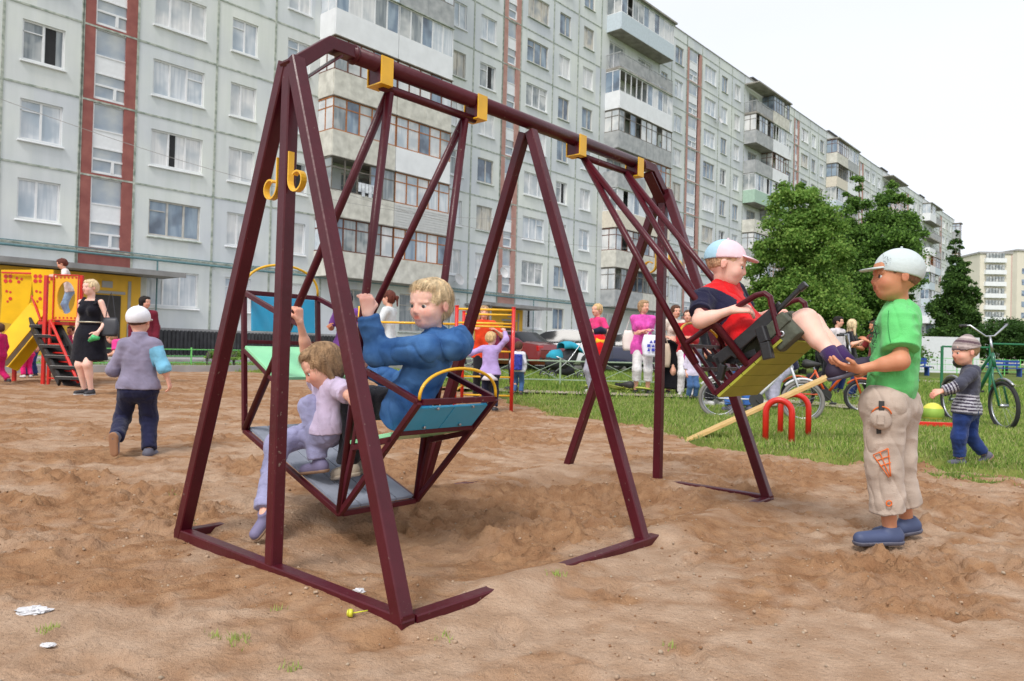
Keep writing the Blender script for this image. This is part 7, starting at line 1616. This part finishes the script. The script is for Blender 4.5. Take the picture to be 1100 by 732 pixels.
std('long-haired girl in an orange t-shirt facing us behind the climbing frame', 519, 11.2, 1.42, R(-85), dict(hair=('long', HLB), skin=SKIN, top=(Fb('orange_tee', (226, 72, 36)), .8, .08), bottom=('trousers', Fb('black_trousers', (34, 34, 40)), 1.9), shoe=SHD), arms=((-.03, .2, -.1), (.03, .2, -.1)))
std('person in a maroon jacket bending over behind the red post', 553, 12.9, 1.55, R(190), dict(hair=('short', HDK), top=(Fb('maroon_jacket', (104, 30, 56)), 1.9, .05, .02), bottom=('trousers', Fb('black_trousers', (34, 34, 40)), 1.9), shoe=SHD), lean=1.05, hip=.80, arms=((0, .1, -.38), (0, .15, -.36)))
o, J = std('small child in jeans carrying a white and blue backpack', 557, 12.2, .86, R(75), dict(hair=('short', HBR), top=(Fb('white_jacket', (222, 222, 230)), 1.9, .04, .02), bottom=('trousers', Fb('blue_jeans', (72, 104, 150)), 1.9), shoe=SHD), adult=False)
c = J['hc'] - J['f'] * .12 + nv((0, 0, .13)); b = MB(); b.obox(c, unit(J['sR'] - J['sL']), J['f'], (0, 0, 1), .10, .05, .13, ch=.03); k_ = tag(b.build('backpack', Fb('blue_pack', (58, 70, 160), var=.5, scale=30), bevel=.02), 'small blue and white backpack on the back of the child in jeans', 'backpack')
# women standing on the grass
o, J = std('blond woman in a pink blouse and grey trousers holding a red jacket', 641, 13.2, 1.60, R(-150), dict(hair=('updo', HB), skin=SKIN, top=(Fb('pink_blouse', (216, 60, 120)), .7, .06), bottom=('trousers', Fb('grey_trousers', (168, 168, 182)), 1.95, .018), shoe=SHW, bust=1, wt=1.08), arms=((-.05, .20, -.20), (.04, .16, -.18)), look=R(-10))
b = MB(); c = J['wL'] + nv((.06, -.05, -.05)); b.tube([c, c + nv((.03, 0, -.2)), c + nv((.05, 0, -.45)), c + nv((.03, 0, -.62))], [.10, .15, .12, .05], 12); jo = tag(b.build('red_jacket', Fb('bright_red', (214, 30, 36)), smooth=True), 'bright red child jacket hanging from the arm of the woman in pink', 'jacket')
b = MB(); b.tube([c + nv((-.09, -.02, .05)), c + nv((.02, -.04, .08)), c + nv((.12, 0, .06))], [.05, .07, .05], 10); b.build('lining', Fb('navy', (34, 34, 58)), jo, smooth=True)
b = MB(); b.tube([c + nv((-.06, -.08, -.10)), c + nv((.10, -.08, -.13))], [.05, .05], 10); b.build('hood', Fb('yellow', (240, 180, 50)), jo, smooth=True)
o, J = std('woman in a magenta t-shirt and white capri trousers with folded arms', 690, 13.2, 1.68, R(-95), dict(hair=('bob', HLB), skin=SKIN, top=(Fb('magenta_tee', (212, 84, 172), var=.2, scale=18), .75, .10), bottom=('trousers', Fb('white_capri', (226, 226, 228)), 1.5, .011), shoe=SHD, bust=1, wt=1.02), look=R(-40), arms=((.18, .17, -.24), (-.18, .20, -.22)))
c = (J['wL'] + J['wR']) / 2
bo = bag('white plastic carrier bag with blue letters held by the woman in magenta', 'carrier_bag', nv((c[0] + .13, c[1] - .12, c[2] - .06)), .34, .38, .14, mat('bag_white', srgb((228, 228, 240)), .5, var=.05), .1)
def text(s, size, loc, rot, m, parent, name, ext=.001):
    cu = bpy.data.curves.new(name, 'FONT'); cu.body = s; cu.size = size; cu.align_x = 'CENTER'; cu.align_y = 'CENTER'; cu.extrude = ext; to = bpy.data.objects.new(name, cu); COL.objects.link(to)
    dg = bpy.context.evaluated_depsgraph_get(); me = bpy.data.meshes.new_from_object(to.evaluated_get(dg)); bpy.data.objects.remove(to); me.materials.clear(); me.materials.append(m)
    ob = bpy.data.objects.new(name, me); COL.objects.link(ob); ob.parent = parent; ob.location = loc; ob.rotation_euler = rot; return ob
BLI = mat('blue_print', srgb((60, 66, 176)), .5)
b = MB(); 
for k, zz in enumerate((-.12, -.19, -.26)):
    for j in range(3 - (k == 0)): x = (j - (1 if k else .5)) * .075; b.box((x - .028, -.098, zz - .025), (x + .028, -.092, zz + .025)) if (j + k) % 2 else b.add([(x - .03, -.096, zz - .028), (x + .03, -.096, zz - .028), (x, -.096, zz + .03)], [(0, 1, 2)])
b.build('print', BLI, bo, local=True)
bag('white cloth shoulder bag under the arm of the woman in magenta', 'cloth_bag', J['eR'] + nv((-.10, .05, .06)), .26, .36, .10, mat('bag_cream', srgb((226, 220, 214)), .8, var=.08), .2)
o, J = std('woman in a cream top and long black skirt behind the vertical swing post', 724, 13.4, 1.62, R(-70), dict(hair=('bob', HBR), skin=SKIN, top=(Fb('cream_top', (220, 208, 196)), 1.5, .02), bottom=('skirt', Fb('black_skirt', (22, 22, 28)), .42, .14), shoe=SHD, bust=1), arms=((-.04, .12, -.30), (.03, .15, -.28)))
bag('big beige cloth bag hanging beside the woman in the black skirt', 'beige_bag', J['wR'] + nv((-.12, -.03, -.10)), .26, .42, .14, mat('bag_beige', srgb((196, 178, 156)), .85, var=.12), .25)
o, J = std('girl in a red jacket and white trousers, next to the woman in the black skirt', 738, 13.1, 1.52, R(-100), dict(hair=('updo', HBR), skin=SKIN, top=(Fb('red_jacket_cloth', (176, 30, 40)), 1.9, -.0, .016), topname='jacket', bottom=('trousers', Fb('white_capri', (226, 226, 228)), 1.95), shoe=SHW), look=R(10), arms=((.12, .16, -.20), (-.12, .16, -.20)))
b = MB(); b.lathe([(.125, .03), (.135, -.05), (.145, -.16), (.14, -.16)], J['hc'], (1, 0, 0), (0, .85, 0), (0, 0, 1), 20); part_to(o, 'tunic', b, Fb('magenta_tunic', (190, 40, 140)))
std('small child in a pale lilac shirt and jeans standing before the women', 744, 12.3, .90, R(-80), dict(hair=('short', HLB), top=(Fb('pale_lilac_shirt', (212, 204, 226)), 1.5, .05, .018), bottom=('trousers', Fb('blue_jeans', (72, 104, 150)), 1.9, .018), shoe=SHD), adult=False)
std('adult in black with white trainers behind the high swing', 767, 10.9, 1.62, R(-60), dict(hair=('short', HDK), top=(Fb('black_top', (28, 28, 34)), 1.9, .06), bottom=('trousers', Fb('black_trousers', (34, 34, 40)), 1.93, .02), shoe=SHW, sole=SHW), look=.3)
std('person in blue jeans and blue top standing behind the seat of the high swing', 797, 9.7, 1.50, R(100), dict(hair=('short', HBR), top=(Fb('royal_blue', (52, 72, 190)), .8, .05), bottom=('trousers', Fb('bright_jeans', (66, 112, 186), var=.2), 1.93, .02), shoe=SHG), legs=((-.07, .0, .065), (.07, .06, .065)))
std('person in light grey trousers astride the purple bicycle', 846, 10.6, 1.45, R(200), dict(hair=('short', HBR), top=(Fb('navy', (34, 34, 58)), 1.9, .05), bottom=('trousers', Fb('light_grey_sweats', (170, 170, 188)), 1.93, .022), shoe=SHW), lean=.3, hip=.62, legs=((-.06, .34, .10), (.06, .14, .10)), arms=((0, .32, -.12), (0, .32, -.12)))
std('young man in a pale shirt far behind the pushing boy', 899, 15.6, 1.62, R(-60), dict(hair=('short', HDK), skin=SKIN, top=(Fb('pale_shirt', (214, 206, 210)), 1.5, .05), bottom=('trousers', Fb('dark_jeans', (38, 58, 112)), 1.9), shoe=SHD), look=-.3)
std('woman with loose blond hair in a black top behind the pushing boy', 914, 13.6, 1.46, R(-40), dict(hair=('long', HPL), skin=SKIN, top=(Fb('black_tee', (24, 24, 30)), .8, .05), bottom=('trousers', Fb('dark_jeans', (38, 58, 112)), 1.9), shoe=SHD, bust=1), look=R(-70), arms=((.05, .2, -.12), (.0, .25, -.10)))
std('woman half hidden behind the pushing boy, gesturing with both hands', 940, 12.0, 1.36, R(185), dict(hair=('short', HBR), skin=SKINT, top=(Fb('dark_red', (120, 40, 40)), .8, .05), bottom=('trousers', Fb('black_trousers', (34, 34, 40)), 1.9), shoe=SHD), arms=((0, .24, -.05), (0, .26, -.16)))
std('person in black crouching by the orange bicycle', 892, 14.4, 1.5, R(180), dict(hair=('short', HDK), top=(Fb('black_top', (28, 28, 34)), 1.9, .05), bottom=('trousers', Fb('black_trousers', (34, 34, 40)), 1.9, .02), shoe=SHD), hip=.42, lean=.4, legs=((-.05, .1, .065), (.05, .16, .065)))
